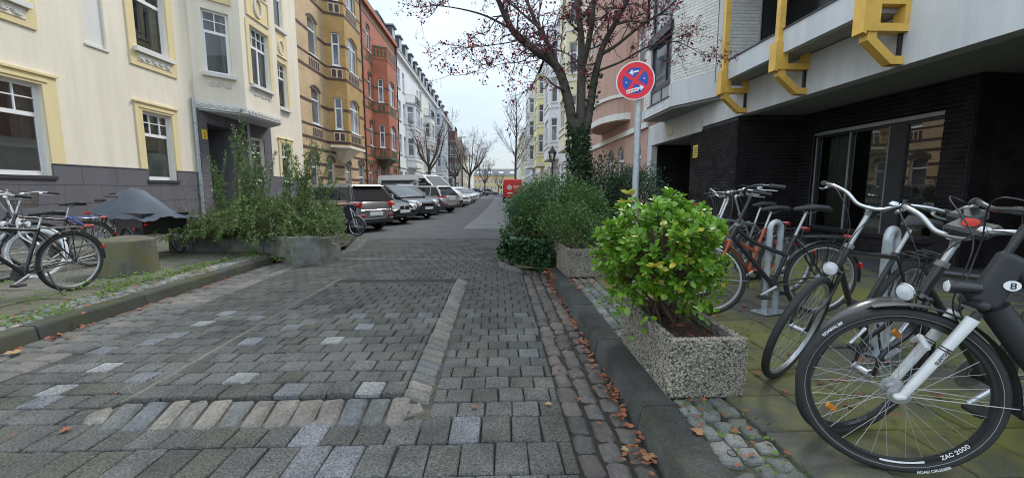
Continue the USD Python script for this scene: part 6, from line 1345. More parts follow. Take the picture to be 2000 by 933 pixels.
# nearest: e-bike with white suspension fork
t, K = bike('nearest black electric bicycle with a white suspension fork and a big front wheel', (1.64, 1.542), 158, -.5, 0, 'ebike', 'paint_matt_black', 'paint_white', bar='flat', barc='paint_black', fender='paint_matt_black', R=.352, tw=.0225, rim='paint_black', susp=True, rack=False, light=None, bar_z=1.10, stem='paint_black', kick=False)
def ring_text(text, r, y, h, a_mid, mt, name, K, out=1):
    m = meshkit.text_mesh(text, h, .0008, True); v = np.array(m.vertices); v[:, 0] -= (v[:, 0].min() + v[:, 0].max()) / 2
    ang = a_mid + out * v[:, 0] / r; rr = r + out * (v[:, 1] - h / 2)
    q = np.column_stack([rr * np.cos(ang), y + np.sign(y) * v[:, 2], rr * np.sin(ang)]) + K['F0']; K['P'](name, (q, np.asarray(m.faces)), mt, False, K['wf'], True)
yl = K['tw'] * .93
yl = K['tw'] * .80
for side in (1,):
    ring_text('SCHWALBE', .340, side * .0205, .012, math.radians(45), 'print_white', 'tyre_lettering', K); ring_text('ROAD CRUISER', .340, side * .0205, .011, math.radians(-115), 'print_white', 'tyre_lettering', K, -1); ring_text('ZAC 2000', .300, side * .0135, .016, math.radians(-133), 'print_white', 'rim_lettering', K, -1)
    K['P']('rim_sticker', arc_strip(.300, .001, math.radians(-112), math.radians(-84), K['F0'] + (0, side * .0135, 0)), 'print_white', False, K['wf'], True)
K['P']('reflective_line', MB().lathe([(.3195, .0205), (.3210, .0209), (.3210, .0212), (.3195, .0209)], K['F0'], 'y', 64, close=True), 'spoke_steel', 40, K['wf'], True)
m = meshkit.text_mesh('SUNTOUR', .012, .001, True); v = np.array(m.vertices) - (.03, .006, 0); lo = K['F0'] + (0, .052, 0); hi = K['crown'] - K['a'] * .03 + (0, .052, 0); ax_ = unit(hi - lo); n_ = np.array([0, 1., 0]); b_ = np.cross(n_, ax_)
K['P']('fork_lettering', (lo + ax_ * .20 + v[:, :1] * ax_ * .9 + v[:, 1:2] * -b_ * -1 + (v[:, 2:] + .0192) * n_, np.asarray(m.faces)), 'paint_black', False, front=True)
hm = (K['ht0'] + K['ht1']) / 2
for s in (1, -1):
    K['P']('head_badge', (MB().lathe([(0, .0), (.020, .0), (.020, .003), (0, .003)], (0, 0, 0), 'y', 24).arrays()[0] * (1.25, s, .95) + hm + (-.045, s * .030, -.02), MB().lathe([(0, .0), (.028, .0), (.028, .003), (0, .003)], (0, 0, 0), 'y', 24).arrays()[1]), 'print_white', False)
    m = meshkit.text_mesh('B', .022, .001, True); v = np.array(m.vertices) - (.008, .011, 0); K['P']('badge_letter', (np.column_stack([-s * v[:, 0], s * (v[:, 2] + .0332), v[:, 1]]) + hm + (-.045, 0, -.02), np.asarray(m.faces)), 'paint_black', False)
c = K['crown'] + (.07, .02, .06)
lt = K['P']('headlight', MB().lathe([(0, -.075), (.02, -.07), (.024, -.02), (.026, .02), (.024, .026)], c, 'x', 18), 'paint_black', 40, front=True); K['P']('lens', MB().lathe([(0, .03), (.02, .027), (.024, .022)], c, 'x', 18), 'clear_lens', 40, lt, True); K['P']('lamp_bracket', MB().rod(c - (.03, 0, .02), K['crown'] + (.01, 0, 0), .008, 6), 'paint_black', 40, front=True)
# second bicycle with the control box on its bars
t, K = bike('black bicycle with a control box and round headlight, just behind the nearest one', (1.687, 1.743), 181.7, 8, -7.8, 'diamond', 'paint_black', bar='up', barc='alloy', R=.35, tw=.022, rim='paint_black', saddle_z=.95, bar_z=.99, reflect=True, rack=True, tail=False)
bx = K['bc'] + (-.02, .05, .045)
bx_ = K['P']('control_box', MB().rbox(bx, (.10, .15, .04), .012, roty(.35)), 'paint_matt_black', False, front=True); K['P']('button', MB().lathe([(0, .03), (.022, .028), (.026, .02), (.026, 0)], bx + (0, -.01, .012), 'z', 14), 'button_red', 40, bx_, True); K['P']('control_box', MB().rbox(bx + (-.09, -.08, .03), (.1, .1, .05), .012, roty(.35)), 'paint_matt_black', False, front=True)
# third: dark bike with a silver swept bar
bike('black bicycle with silver handlebars turned towards the street, left of the tall hairpin stand', (1.821, 2.333), 200.7, 12, -12, 'diamond', 'paint_black', bar='up', barc='chrome', R=.35, tw=.021, rim='alloy', fender=None, saddle_z=1.0, bar_z=1.10, tail=False)
# further back at the second stand
bike('black and orange bicycle behind the leafy planter with wide black handlebars', (1.958, 3.72), 178, -25, -3, 'swan', 'paint_black', 'paint_orange', bar='swept', barc='paint_black', stem='paint_black', saddle_z=1.02, bar_z=1.13, tube=.019)
bike('orange bicycle with a parcel rack, further back at the small hairpin stand', (2.15, 4.30), 186, -10, 0, 'step', 'paint_orange', bar='swept', barc='chrome', stem='alloy', saddle_z=.98, bar_z=1.1)
bike('bicycle with a brown sprung saddle half hidden behind the leafy bush', (3.35, 5.15), 5, 10, 0, 'step', 'paint_grey', bar='swept', saddle='leather_brown', saddle_z=1.0, bar_z=1.1)
bike('grey bicycle at the back of the right-hand stands', (2.5, 4.9), 192, 8, 0, 'dutch', 'paint_grey', bar='swept', saddle_z=1.0, bar_z=1.12)
# left pavement
t, K = bike('black roadster bicycle in the left foreground with a red rear light and white mudguard tip', (-4.977, 4.872), 264, 0, -2, 'dutch', 'paint_black', bar='swept', chainguard=False, saddle_z=.93, bar_at='rear', rim='alloy', tube=.018, kick=True)
K['P']('mudguard_tip', arc_strip(K['R'] + .0145, .053, math.radians(135), math.radians(186), K['B0']), 'paint_white', 40)
bike('white bicycle with a white-walled front wheel in the left foreground', (-6.156, 5.602), 6, 7, -7, 'step', 'paint_white', bar='swept', barc='alloy', tyre='white_tyre', fender='paint_white', saddle_z=.98, bar_z=1.1, tube=.024, R=.34)
t, K = bike('bicycle with blue rear frame between the concrete block and the covered cargo bike', (-6.25, 6.45), 262, 0, 2, 'dutch', 'paint_black', bar='swept', bar_at='rear', saddle_z=.98)
K['P']('strap', MB().tube(curve([K['sc'] + (0, .02, .02), K['sc'] * .45 + K['B0'] * .55 + (0, .06, .12), K['B0'] + (.05, .065, .25)], 4), .016, 6), 'paint_blue', 40); K['P']('rack_plate', MB().rbox(K['B0'] + (.05, 0, .415), (.3, .1, .02), .006), 'paint_blue', False)
bike('black bicycle with a wicker basket, behind the white bicycle', (-6.9, 6.3), 62, 0, 0, 'step', 'paint_black', bar='swept', basket=(.16, 0, -.16), saddle_z=.95)
bike('bicycle against the grey wall showing only its dark handlebars', (-7.9, 9.3), 95, 10, 0, 'dutch', 'paint_black', bar='flat', barc='paint_black', bar_z=1.08, cables=False)
# cargo bike with its rain cover
def cargo(label, base, psi, cover):
    ps = math.radians(psi); t = thing('cargo_bicycle', label, 'cargo bike', (*base, .12), rotz=ps, world=False); P = lambda n, m, mt, s=40, p=t: put(n, m, mt, p, smooth=s)
    for nm, c, a_ in ((('wheel', (.55, .36, .25), .25), ('wheel', (.55, -.36, .25), .25)) if cover else (('wheel', (1.22, 0, .255), .25),)):
        Rz = rotz(0); m = MB(); ang = np.linspace(0, 2 * PI, 10, endpoint=False)
        w = P('wheel', MB().lathe([(.235 + .02 * math.cos(q), .02 * math.sin(q)) for q in ang], c, 'y', 36, close=True), 'rubber')
        P('rim', MB().lathe([(.212, -.01), (.2, 0), (.212, .01)], c, 'y', 36), 'alloy', 40, w); sp = MB()
        for k in range(20): sp.rod(np.array(c) + (0, .02 * (-1) ** k, 0), np.array(c) + (.2 * math.cos(k * PI / 10), 0, .2 * math.sin(k * PI / 10)), .0018, 4)
        P('spokes', sp, 'spoke_steel', False, w); P('mudguard', arc_strip(.27, .055, .1, 2.6, c), 'cover_grey', 40, w)
    w = P('wheel', MB().lathe([(.31 + .021 * math.cos(q), .021 * math.sin(q)) for q in ang], (-1.05, 0, .33), 'y', 40, close=True), 'rubber'); P('rim', MB().lathe([(.288, -.01), (.275, 0), (.288, .01)], (-1.05, 0, .33), 'y', 40), 'alloy', 40, w); sp = MB()
    for k in range(24): sp.rod(np.array((-1.05, .02 * (-1) ** k, .33)), np.array((-1.05 + .275 * math.cos(k * PI / 12), 0, .33 + .275 * math.sin(k * PI / 12))), .0015, 4)
    P('spokes', sp, 'spoke_steel', False, w)
    P('box', hull([(x, y, z) for x, z0 in ((.92, .42), (.05, .30)) for y in (-.30, .30) for z in (z0,)] + [(x, y, z) for x in (1.02, -.02) for y in (-.34, .34) for z in (.78,)]), 'paint_black', False)
    P('frame', MB().tube([(.1, 0, .3), (-.45, 0, .3), (-1.05, .06, .33)], .02, 8).tube([(-.45, 0, .3), (-.62, 0, .8)], .018, 8).tube([(-.05, 0, .6), (-.45, 0, .3)], .02, 8).tube([(-.62, 0, .7), (-1.05, .06, .33)], .012, 8), 'paint_black')
    P('saddle', hull_spheres([((-.78, .06, .95), .03), ((-.78, -.06, .95), .03), ((-.52, 0, .95), .025)]), 'saddle_black'); P('seat_post', MB().rod((-.62, 0, .8), (-.66, 0, .94), .013), 'alloy')
    P('handlebar', MB().tube(curve([(-.28, -.32, 1.06), (-.12, -.22, 1.05), (-.06, 0, 1.0), (-.12, .22, 1.05), (-.28, .32, 1.06)], 5), .012, 8), 'paint_black'); P('stem', MB().rod((-.05, 0, .5), (-.06, 0, 1.0), .016), 'paint_black')
    return t, P
t, P = cargo('black cargo bike under a slack grey rain cover, behind the concrete block', (-6.65, 7.75), -28, True)
n = 15; g = np.zeros((n, n, 3))
for i in range(n):
    for j in range(n):
        u, v = i / (n - 1), j / (n - 1) * 2 - 1; x = -1.0 + 2.2 * u
        zr = np.interp(u, [0, .22, .5, .8, 1], [1.0, 1.16, 1.24, .95, .74]); w = np.interp(u, [0, .4, 1], [.30, .40, .38]); zs = np.interp(u, [0, .4, 1], [.72, .70, .66])
        g[i, j] = (x, v * w, zs + (zr - zs) * (1 - abs(v) ** 1.6) + .012 * math.sin(i * 1.7 + j * 2.3) - .05 * abs(math.sin(u * 2.2 * PI)) * (1 - abs(v)) + .02 * math.sin(v * 6 + u * 9))
f = [[i * n + j, (i + 1) * n + j, (i + 1) * n + j + 1, i * n + j + 1] for i in range(n - 1) for j in range(n - 1)]
P('rain_cover', MB().add(g.reshape(-1, 3), f), 'cover_grey', 60); P('reflector', MB().rbox((1.0, -.28, .60), (.03, .06, .05), .01), 'red_lens', False); P('reflector', MB().rbox((.80, -.37, .52), (.05, .03, .05), .01), 'red_lens', False)
t, P = cargo('cargo bike with a brown wooden lid parked between the shrub and the silver estate car', (-4.72, 10.75), -18, False)
P('fork', MB().tube([(1.22, .05, .255), (1.12, .045, .6), (1.05, 0, .72)], .012, 7).tube([(1.22, -.05, .255), (1.12, -.045, .6), (1.05, 0, .72)], .012, 7), 'alloy'); P('lid', MB().rbox((.5, 0, .82), (1.08, .72, .035), .01), 'wood', False); P('handle', MB().tube(curve([(1.02, -.2, .75), (1.2, -.2, .86), (1.22, .2, .86), (1.02, .2, .75)], 4), .012, 6), 'alloy')
# hairpin stands
def stand(label, x, y, ztop, ang, w, r):
    s = thing('bicycle_stand', label, 'bike stand', (x, y, .12), 'hairpin bicycle stands'); d = np.array([math.cos(ang), math.sin(ang), 0]); c = np.array([x, y, 0.])
    pts = [c - d * w / 2 + (0, 0, .13)] + [c - d * w / 2 + (0, 0, ztop - w / 2 - .01)] + [c + d * (-math.cos(t_) * w / 2) + (0, 0, ztop - w / 2 + math.sin(t_) * w / 2) for t_ in np.linspace(0, PI, 9)] + [c + d * w / 2 + (0, 0, ztop - w / 2 - .01), c + d * w / 2 + (0, 0, .13)]
    put('hoop', MB().tube(pts, r, 14), 'galvanised', s, smooth=50); R_z = rotz(ang); put('base_plate', MB().box((x, y, .133), (.30, .16, .012), R_z), 'galvanised', s)
    for a, b in ((-.12, -.06), (.12, -.06), (-.12, .06), (.12, .06)): put('bolt', MB().lathe([(0, .012), (.01, .012), (.012, 0)], c + R_z @ np.array([a, b, .139]), n=6), 'galvanised', s)
stand('thick galvanised hairpin stand rising beside the control-box bicycle', 2.78, 2.76, 1.02, .5, .13, .030)
stand('galvanised hairpin stand further back between the orange bicycles', 2.62, 3.74, 1.00, .3, .14, .026)
# ------------------------------------------------------------------ vehicles
def carpaint(name, c, metal=.4): mat(name, {'p': ('principled_bsdf', {'base_color': c, 'metallic': metal, 'roughness': .34, 'specular_ior_level': .4, 'coat_weight': .35, 'coat_roughness': .05})}, [])
carpaint('car_silver', (.20, .195, .19)); carpaint('car_black', (.014, .015, .018), .2); carpaint('car_darkblue', (.022, .027, .036), .3); carpaint('car_anthracite', (.045, .048, .055), .4); carpaint('car_lightsilver', (.36, .375, .39), .4); carpaint('car_white', (.75, .76, .77), .0); carpaint('van_red', (.62, .022, .018), .0); carpaint('car_grey', (.22, .23, .24))
plain('car_plastic', (.02, .02, .021), .6); plain('plate_white', (.75, .75, .72), .4, var=.03); plain('lamp_glass', (.62, .65, .68), .06, metal=.5, coat=1.); plain('van_print', (.035, .035, .04), .4, var=.05); plain('van_print_grey', (.35, .36, .38), .4, var=.05)
def car(label, front, psi, Lc, W, H, paint_, kind='hatch', hood=.92, belt=.95, wr=.32, group='cars parked at an angle along the left kerb', rear_at=None, cat='car', plate=True, grille='kidney', roof_rails=False, name='parked_car', wb=.6):
    """front (or rear_at): ground point of the middle of the front (rear) end; psi: heading in degrees"""
    ps = math.radians(psi); d = np.array([math.cos(ps), math.sin(ps), 0]); c0 = (np.array([*front, 0.]) - d * Lc / 2) if front else (np.array([*rear_at, 0.]) + d * Lc / 2)
    t = thing(name, label, cat, c0, group, rotz=ps, world=False); P = lambda n, m, mt, s=35, p=t, **k: put(n, m, mt, p, smooth=s, **k)
    h = Lc / 2; w = W / 2; tall = kind in ('suv',); fx, rx = h - .82, -h + .78; hi = hood
    top = {'hatch': [(-h, .72), (-h + .06, belt - .02), (-h + .5, belt + .02), (.1, belt), (h - 1.35, belt - .02), (h - .95, hi), (h - .25, hi - .16), (h - .04, hi - .30), (h, .55)]}['hatch']
    xs = np.array([-h, -h + .05, -h + .18, -h + .5, -1.0, -.3, .4, h - 1.35, h - 1.0, h - .6, h - .3, h - .12, h - .02, h]); zt = np.interp(xs, [a for a, b in top], [b for a, b in top])
    wd = w * np.interp(xs, [-h, -h + .12, -h + .5, 0, h - .7, h - .2, h - .04, h], [.74, .90, .985, 1.0, .985, .90, .78, .70]); zb = np.interp(xs, [-h, -h + .3, -h + .6, h - .7, h - .25, h], [.36, .24, .2, .2, .22, .30])
    ring = []
    for x, z, ww, b in zip(xs, zt, wd, zb):
        m_ = b + (z - b) * .55; half = [(ww * .86, b), (ww * .96, b + .08), (ww, m_ - .05), (ww * .995, m_ + .08), (ww * .955, z - .07), (ww * .88, z - .012), (ww * .55, z + .012)]
        ring.append([(x, y, q) for y, q in half] + [(x, -y, q) for y, q in half[::-1]])
    ring = np.array(ring); n = ring.shape[1]; k = len(xs); f = []
    for i in range(k - 1):
        for j in range(n): a, b = i * n + j, i * n + (j + 1) % n; f += [[a, b, b + n], [a, b + n, a + n]]
    for base, fl in ((0, 1), ((k - 1) * n, -1)): f += [[base, base + j + 1, base + j][::fl] for j in range(1, n - 1)]
    tm = trimesh.Trimesh(ring.reshape(-1, 3), np.array(f), process=True); trimesh.repair.fix_normals(tm)
    body = m3.Manifold(m3.Mesh(np.asarray(tm.vertices, np.float32), np.asarray(tm.faces, np.uint32)))
    for x in (fx, rx):
        for s in (-1, 1): body = body - m3.Manifold.cylinder(.34, wr + .045, wr + .045, 28).rotate((90, 0, 0)).translate((x, s * w * .99 + .17 , wr))
    bd = P('body', body, paint_, 30)
    # greenhouse
    gl = {'hatch': dict(xa=h - 1.30, xb=h - 2.10, xc=-h + .62, xd=-h + .16), 'estate': dict(xa=h - 1.30, xb=h - 2.05, xc=-h + .40, xd=-h + .10), 'mpv': dict(xa=h - .95, xb=h - 1.95, xc=-h + .35, xd=-h + .10), 'suv': dict(xa=h - 1.35, xb=h - 2.1, xc=-h + .55, xd=-h + .12), 'coupe': dict(xa=h - 1.5, xb=h - 2.35, xc=-h + 1.1, xd=-h + .35)}[kind]
    z0, z1 = belt - .03, H - .05; wb_, wt = w * .93, w * .70
    cab = m3.Manifold.batch_hull([m3.Manifold.sphere(.05, 10).translate((x, s * (y - .05), z)) for x, y, z in ((gl['xa'], wb_, z0), (gl['xd'], wb_ * .94, z0), (gl['xb'], wt, z1), (gl['xc'], wt * .97, z1), ((gl['xb'] + gl['xc']) / 2, wt * 1.02, z1 + .03)) for s in (-1, 1)])
    P('glasshouse', cab, 'car_glass', 40)
    r_ = cab.scale((1.004, 1.006, 1.003)); r_ = r_ ^ m3.Manifold.cube((20, 20, .6), False).translate((-10, -10, z1 - .035)); P('roof', r_, paint_, 40)
    for s in (-1, 1):
        yb, yt = s * (wb_ - .012), s * (wt - .008); pl = lambda x0, x1, r=.035: MB().mesh(hull_spheres([((x0, yb, z0), r), ((x1, yt, z1 - .01), r * .8)]))
        P('pillar', pl(gl['xa'], gl['xb'], .032), 'car_black' if kind == 'estate' else paint_); P('pillar', pl(gl['xd'] + .02, gl['xc'], .05), 'car_black' if kind == 'estate' else paint_); mx = (gl['xb'] + gl['xc']) / 2 + .12; P('pillar', pl(mx, mx - .04, .028), 'car_plastic')
        if kind != 'coupe': P('pillar', pl(gl['xc'] + .42 - .1, gl['xc'] + .38, .035), paint_ if kind != 'estate' else 'car_plastic')
        P('waist_trim', MB().tube([(gl['xa'], s * (wb_ + .02), z0 + .01), (gl['xd'] + .1, s * (wb_ + .012), z0 + .015)], .010, 6), 'chrome' if kind in ('mpv', 'estate') else 'car_plastic')
        P('mirror', hull_spheres([((gl['xa'] - .25, s * (w + .02), z0 + .08), .055), ((gl['xa'] - .28, s * (w + .12), z0 + .10), .055)]), paint_)
        P('sill', MB().rbox((0, s * (w - .03), .24), (Lc - 2.2, .05, .09), .02), 'car_plastic')
        for x in (gl['xa'] - .55, mx - .65): P('door_handle', MB().rbox((x, s * (w * .985), belt - .13), (.16, .03, .026), .01), paint_)
        sm_ = MB()
        for x in (gl['xa'] - .12, mx, mx - .95): sm_.tube([(x, s * (w * .992 + .002), .30), (x - .02, s * (w * .996 + .003), .58), (x - .03, s * (w * .955), belt - .09)], .005, 4)
        P('door_seam', sm_.arrays(), 'car_plastic', False, kind='stuff')
        for x in (fx, rx):
            c = (x, s * (w - .11), wr); wh = P('wheel', MB().lathe([(wr - .10, -.10), (wr - .02, -.10), (wr, -.07), (wr, .07), (wr - .02, .10), (wr - .10, .10)], c, 'y', 30), 'rubber')
            rimm = MB().lathe([(wr - .10, s * .085), (wr - .115, s * .06), (wr - .12, -.08)], c, 'y', 30).lathe([(0, s * .07), (.06, s * .07), (.07, s * .05)], c, 'y', 16)
            for q in range(5): a = q * 2 * PI / 5; rimm.mesh(hull([(x + r2 * math.cos(a + o), s * (w - .11) * 1 + s * .065 + dy, wr + r2 * math.sin(a + o)) for r2, o in ((.05, -.5), (.05, .5), (wr - .10, -.16), (wr - .10, .16)) for dy in (0, -s * .03)]))
            P('rim', rimm, 'alloy', False, wh); P('brake_disc', MB().lathe([(0, s * .0), (wr - .13, s * .0)], c, 'y', 20), 'car_plastic', False, wh)
    # front
    zf = hi - .30
    for s in (-1, 1):
        hl = P('headlight', hull([(h - .16, s * (w * .93), zf + .14), (h - .42, s * (w * .985), zf + .20), (h - .10, s * (w * .50), zf + .12), (h - .13, s * (w * .90), zf + .02), (h - .03, s * (w * .52), zf + .02), (h - .3, s * (w * .6), zf + .19), (h - .3, s * (w * .98), zf + .08)]), 'lamp_glass'); P('lamp_ring', MB().lathe([(.045, .0), (.06, .006), (.045, .012)], (h - .105, s * w * .72, zf + .075), 'x', 14), 'car_plastic', 35, hl)
        P('fog_lamp', MB().rbox((h - .10, s * w * .72, .38), (.08, .22, .07), .02), 'car_plastic')
    if grille == 'kidney':
        for s in (-1, 1):
            P('grille', MB().rbox((h - .02, s * .14, zf + .05), (.05, .24, .19), .03), 'chrome', False); P('grille_mesh', MB().rbox((h + .0, s * .14, zf + .05), (.03, .20, .15), .02), 'car_plastic', False)
    else: P('grille', MB().rbox((h - .03, 0, zf + .06), (.06, .85, .12), .02), 'car_plastic', False); P('grille_bar', MB().rbox((h - .0, 0, zf + .06), (.02, .8, .015), .004), 'chrome', False)
    P('lower_grille', MB().rbox((h - .03, 0, .36), (.07, 1.05, .13), .03), 'car_plastic', False); P('number_plate', MB().rbox((h + .012, 0, .50), (.014, .52, .11), .004), 'plate_white', False)
    P('windscreen_edge', MB().tube([(gl['xa'] + .02, -wb_, z0), (gl['xa'] + .05, 0, z0 + .01), (gl['xa'] + .02, wb_, z0)], .02, 6), 'car_plastic')
    # rear
    for s in (-1, 1):
        if kind == 'estate': P('tail_light', MB().rbox((-h + .05, s * w * .76, .86), (.14, .30, .17), .04, rotz(-s * .35)), 'red_lens', False)
        else: P('tail_light', hull([(-h + .05, s * w * .52, .84), (-h + .06, s * w * .52, .95), (-h + .14, s * w * .95, .84), (-h + .40, s * w * .985, .93), (-h + .3, s * w * .98, .82), (-h + .10, s * w * .9, .96), (-h + .0, s * w * .6, .88)]), 'red_lens')
        P('rear_reflector', MB().rbox((-h + .0, s * w * .66, .52), (.06, .26, .06), .015, rotz(-s * .25)), 'red_lens', False)
    P('rear_bumper', MB().rbox((-h + .06, 0, .36), (.2, W * .80, .20), .05), 'car_plastic', False); P('number_plate', MB().rbox((-h - .012, 0, .56 if kind == 'estate' else .78), (.014, .52, .11), .004), 'plate_white', False)
    P('tailgate_trim', MB().rbox((-h + .005, 0, .68), (.04, W * .66, .022), .008), 'chrome', False)
    P('rear_wiper', MB().rod((gl['xd'] - .02, 0, z0 + .05), (gl['xd'] - .0, .4, z0 + .06), .008, 5), 'car_plastic'); P('spoiler', MB().rbox((gl['xc'] - .06, 0, z1 - .0), (.22, wt * 1.8, .03), .012), 'car_black' if kind == 'estate' else paint_, False)
    if roof_rails:
        for s in (-1, 1): P('roof_rail', MB().tube(curve([(gl['xb'] - .1, s * wt * .93, z1 + .02), (gl['xb'] - .2, s * wt * .93, z1 + .06), (gl['xc'] + .3, s * wt * .93, z1 + .06), (gl['xc'] + .2, s * wt * .93, z1 + .01)], 4), .014, 6), 'car_plastic')
        P('antenna', MB().rod((gl['xc'] + .3, 0, z1 + .03), (gl['xc'] + .15, 0, z1 + .20), .006, 5), 'car_plastic')
    return t
A_ = -30
car('silver-grey estate car with its rear to the street, nearest behind the shrub', None, 180 + A_ , 4.27, 1.82, 1.45, 'car_silver', 'estate', rear_at=(-3.75, 12.75), belt=.98, roof_rails=True)
car('black low car with a double grille facing the street, second from the shrub', (-3.45, 15.35), A_, 4.35, 1.78, 1.40, 'car_black', 'hatch', belt=.93, hood=.88)
car('dark blue-grey people carrier facing the street, third from the shrub', (-3.0, 18.0), A_, 4.75, 1.86, 1.50, 'car_darkblue', 'mpv', belt=1.0, hood=.95, grille='bar')
car('anthracite off-roader facing the street between the people carrier and the silver hatchback', (-3.1, 20.9), A_, 4.5, 1.86, 1.58, 'car_anthracite', 'suv', belt=1.02, hood=.98, grille='bar', wr=.35)
car('light silver hatchback with its rear lights to the street in front of the white van', None, 180 + A_, 4.3, 1.8, 1.50, 'car_lightsilver', 'hatch', rear_at=(-2.55, 23.2), belt=.98)
car('light silver car facing the street just beyond the white van', (-2.4, 30.8), A_, 4.4, 1.8, 1.48, 'car_white', 'hatch', grille='bar')
car('dark grey car in the row beyond the white van', (-2.35, 33.9), A_, 4.3, 1.8, 1.46, 'car_grey', 'hatch', grille='bar')
car('silver car further along the row, before the white box van', (-2.3, 37.2), A_, 4.3, 1.8, 1.5, 'car_lightsilver', 'hatch', grille='bar')
car('white car at the far end of the angled row', (-2.2, 41.0), A_, 4.5, 1.8, 1.55, 'car_white', 'mpv', grille='bar')
for k, (x, y, p, l) in enumerate([(-2.5, 47, 'car_white', 'white car far down the left row under the bare trees'), (-2.6, 53, 'car_lightsilver', 'silver car far down the left row under the bare trees'), (-2.6, 62, 'car_black', 'black car at the end of the left row'), (-1.6, 84, 'car_anthracite', 'dark car parked across the far end of the street'), (.3, 96, 'car_grey', 'grey car parked far away before the ochre block')]):
    car(l, (x, y), A_ if k < 3 else -5, 4.4, 1.8, 1.48, p, 'hatch', grille='bar', group='distant cars parked down the street')
def van(label, pos, psi, Lv, W, H, paint_, group=None):
    ps = math.radians(psi); t = thing('delivery_van', label, 'van', (*pos, 0), group, rotz=ps, world=False); P = lambda n, m, mt, s=35, p=t, **k: put(n, m, mt, p, smooth=s, **k)
    h = Lv / 2; w = W / 2
    prof = Polygon([(-h, .42), (-h + .02, H - .12), (-h + .12, H), (h - 2.2, H), (h - 1.85, H - .09), (h - .85, 1.38), (h - .18, 1.12), (h, .85), (h, .42)]).buffer(-.06).buffer(.06, 4)
    class M:
        flip = False
        def __call__(s, v): v = np.asarray(v, float); x, z, y = v[:, 0], v[:, 1], v[:, 2]; k = np.interp(z, [.4, 1.0, 1.3, H], [.985, 1.0, 1.0, .88]) * np.interp(x, [h - .9, h], [1, .86]) ; return np.column_stack([x, y * k, z])
    Mv = M(); m = trimesh.creation.extrude_polygon(prof.segmentize(.25), 2 * w, engine='earcut'); v = np.array(m.vertices); v[:, 2] -= w; vv = Mv(v); tm = trimesh.Trimesh(vv, m.faces); trimesh.repair.fix_normals(tm)
    body = m3.Manifold(m3.Mesh(np.asarray(tm.vertices, np.float32), np.asarray(tm.faces, np.uint32)))
    for x in (h - .95, -h + 1.15):
        for s in (-1, 1): body = body - m3.Manifold.cylinder(.36, .40, .40, 26).rotate((90, 0, 0)).translate((x, s * w + .18, .36))
    P('body', body, paint_, 32)
    def side(pg, out, s): 
        m = trimesh.creation.extrude_polygon(pg, .012, engine='earcut'); v = np.array(m.vertices); z = v[:, 1]; k = np.interp(z, [.4, 1.0, 1.3, H], [.985, 1.0, 1.0, .88]) * np.interp(v[:, 0], [h - .9, h], [1, .86]); return np.column_stack([v[:, 0], s * (w * k + out + v[:, 2] - .008), z]), np.asarray(m.faces)
    for s in (-1, 1):
        P('cab_window', side(Polygon([(h - 2.25, 1.40), (h - 2.22, 2.04), (h - 1.80, 2.04), (h - 1.12, 1.46), (h - 1.2, 1.38)]).segmentize(.2), .002, s), 'car_glass', False); P('window_post', side(Polygon([(h - 1.60, 1.39), (h - 1.54, 1.39), (h - 1.68, 2.03), (h - 1.74, 2.03)]), .008, s), 'car_plastic', False)
        P('side_trim', side(sbox(-h + .1, .68, h - .3, .76), .01, s), 'car_plastic', False); P('mirror', MB().rbox((h - 1.15, s * (w + .14), 1.55), (.12, .16, .30), .03), 'car_plastic', False)
        P('door_seam', side(sbox(h - 2.26, .5, h - 2.245, 2.2), .001, s), 'car_plastic', False)
        for x in (h - .95, -h + 1.15):
            c = (x, s * (w - .13), .35); wh = P('wheel', MB().lathe([(.2, -.11), (.33, -.11), (.35, -.08), (.35, .08), (.33, .11), (.2, .11)], c, 'y', 28), 'rubber'); P('rim', MB().lathe([(0, s * .06), (.1, s * .06), (.15, s * .03), (.2, s * .09)], c, 'y', 20), 'dull_steel', 35, wh)
        P('headlight', hull([(h - .10, s * w * .82, .88), (h - .02, s * w * .55, .88), (h - .42, s * w * .90, 1.16), (h - .25, s * w * .58, 1.10), (h - .3, s * w * .92, .95)]), 'lamp_glass')
        P('tail_light', MB().rbox((-h + .01, s * w * .92, 1.1), (.05, .12, .5), .02), 'red_lens', False)
    ws = np.array([(h - 1.58, .80), (h - .68, .93)]); zz = (2.02, 1.38)
    P('windscreen', (np.array([[h - 1.83, -w * .78, H - .13], [h - 1.83, w * .78, H - .13], [h - .92, w * .86, 1.43], [h - .92, -w * .86, 1.43]]) + (.03, 0, .035), np.array([[0, 1, 2], [0, 2, 3]])), 'car_glass', False)
    P('grille', MB().rbox((h + .0, 0, .82), (.04, .9, .2), .03), 'car_plastic', False); P('bumper', MB().rbox((h - .06, 0, .52), (.2, W * .86, .22), .05), 'car_plastic', False); P('rear_bumper', MB().rbox((-h - .02, 0, .48), (.16, W * .92, .16), .03), 'car_plastic', False); P('number_plate', MB().rbox((-h - .012, .3, .95), (.014, .52, .11), .004), 'plate_white', False)
    return t, P, side, h, w
t, P, side, h, w = van('white delivery van with a black printed wedge on its side', (-5.3, 28.2), A_, 5.9, 2.0, 2.28, 'car_white')
P('print_wedge', side(Polygon([(-h + .35, 1.25), (-h + .35, 1.93), (.55, 1.93), (-.35, 1.60), (.15, 1.25)]).segmentize(.2), .004, -1), 'van_print', False); P('print_wedge', side(Polygon([(.70, 1.93), (1.0, 1.93), (.15, 1.60), (.45, 1.42), (.2, 1.42), (-.2, 1.60)]).segmentize(.2), .004, -1), 'van_print_grey', False)
m = meshkit.text_mesh('X', .26, .004, True); v = np.array(m.vertices); P('lettering', (np.column_stack([v[:, 0] + .30, -(w * .985 + .012 + v[:, 2]), v[:, 1] + 1.48]), np.asarray(m.faces)), 'van_print', False)
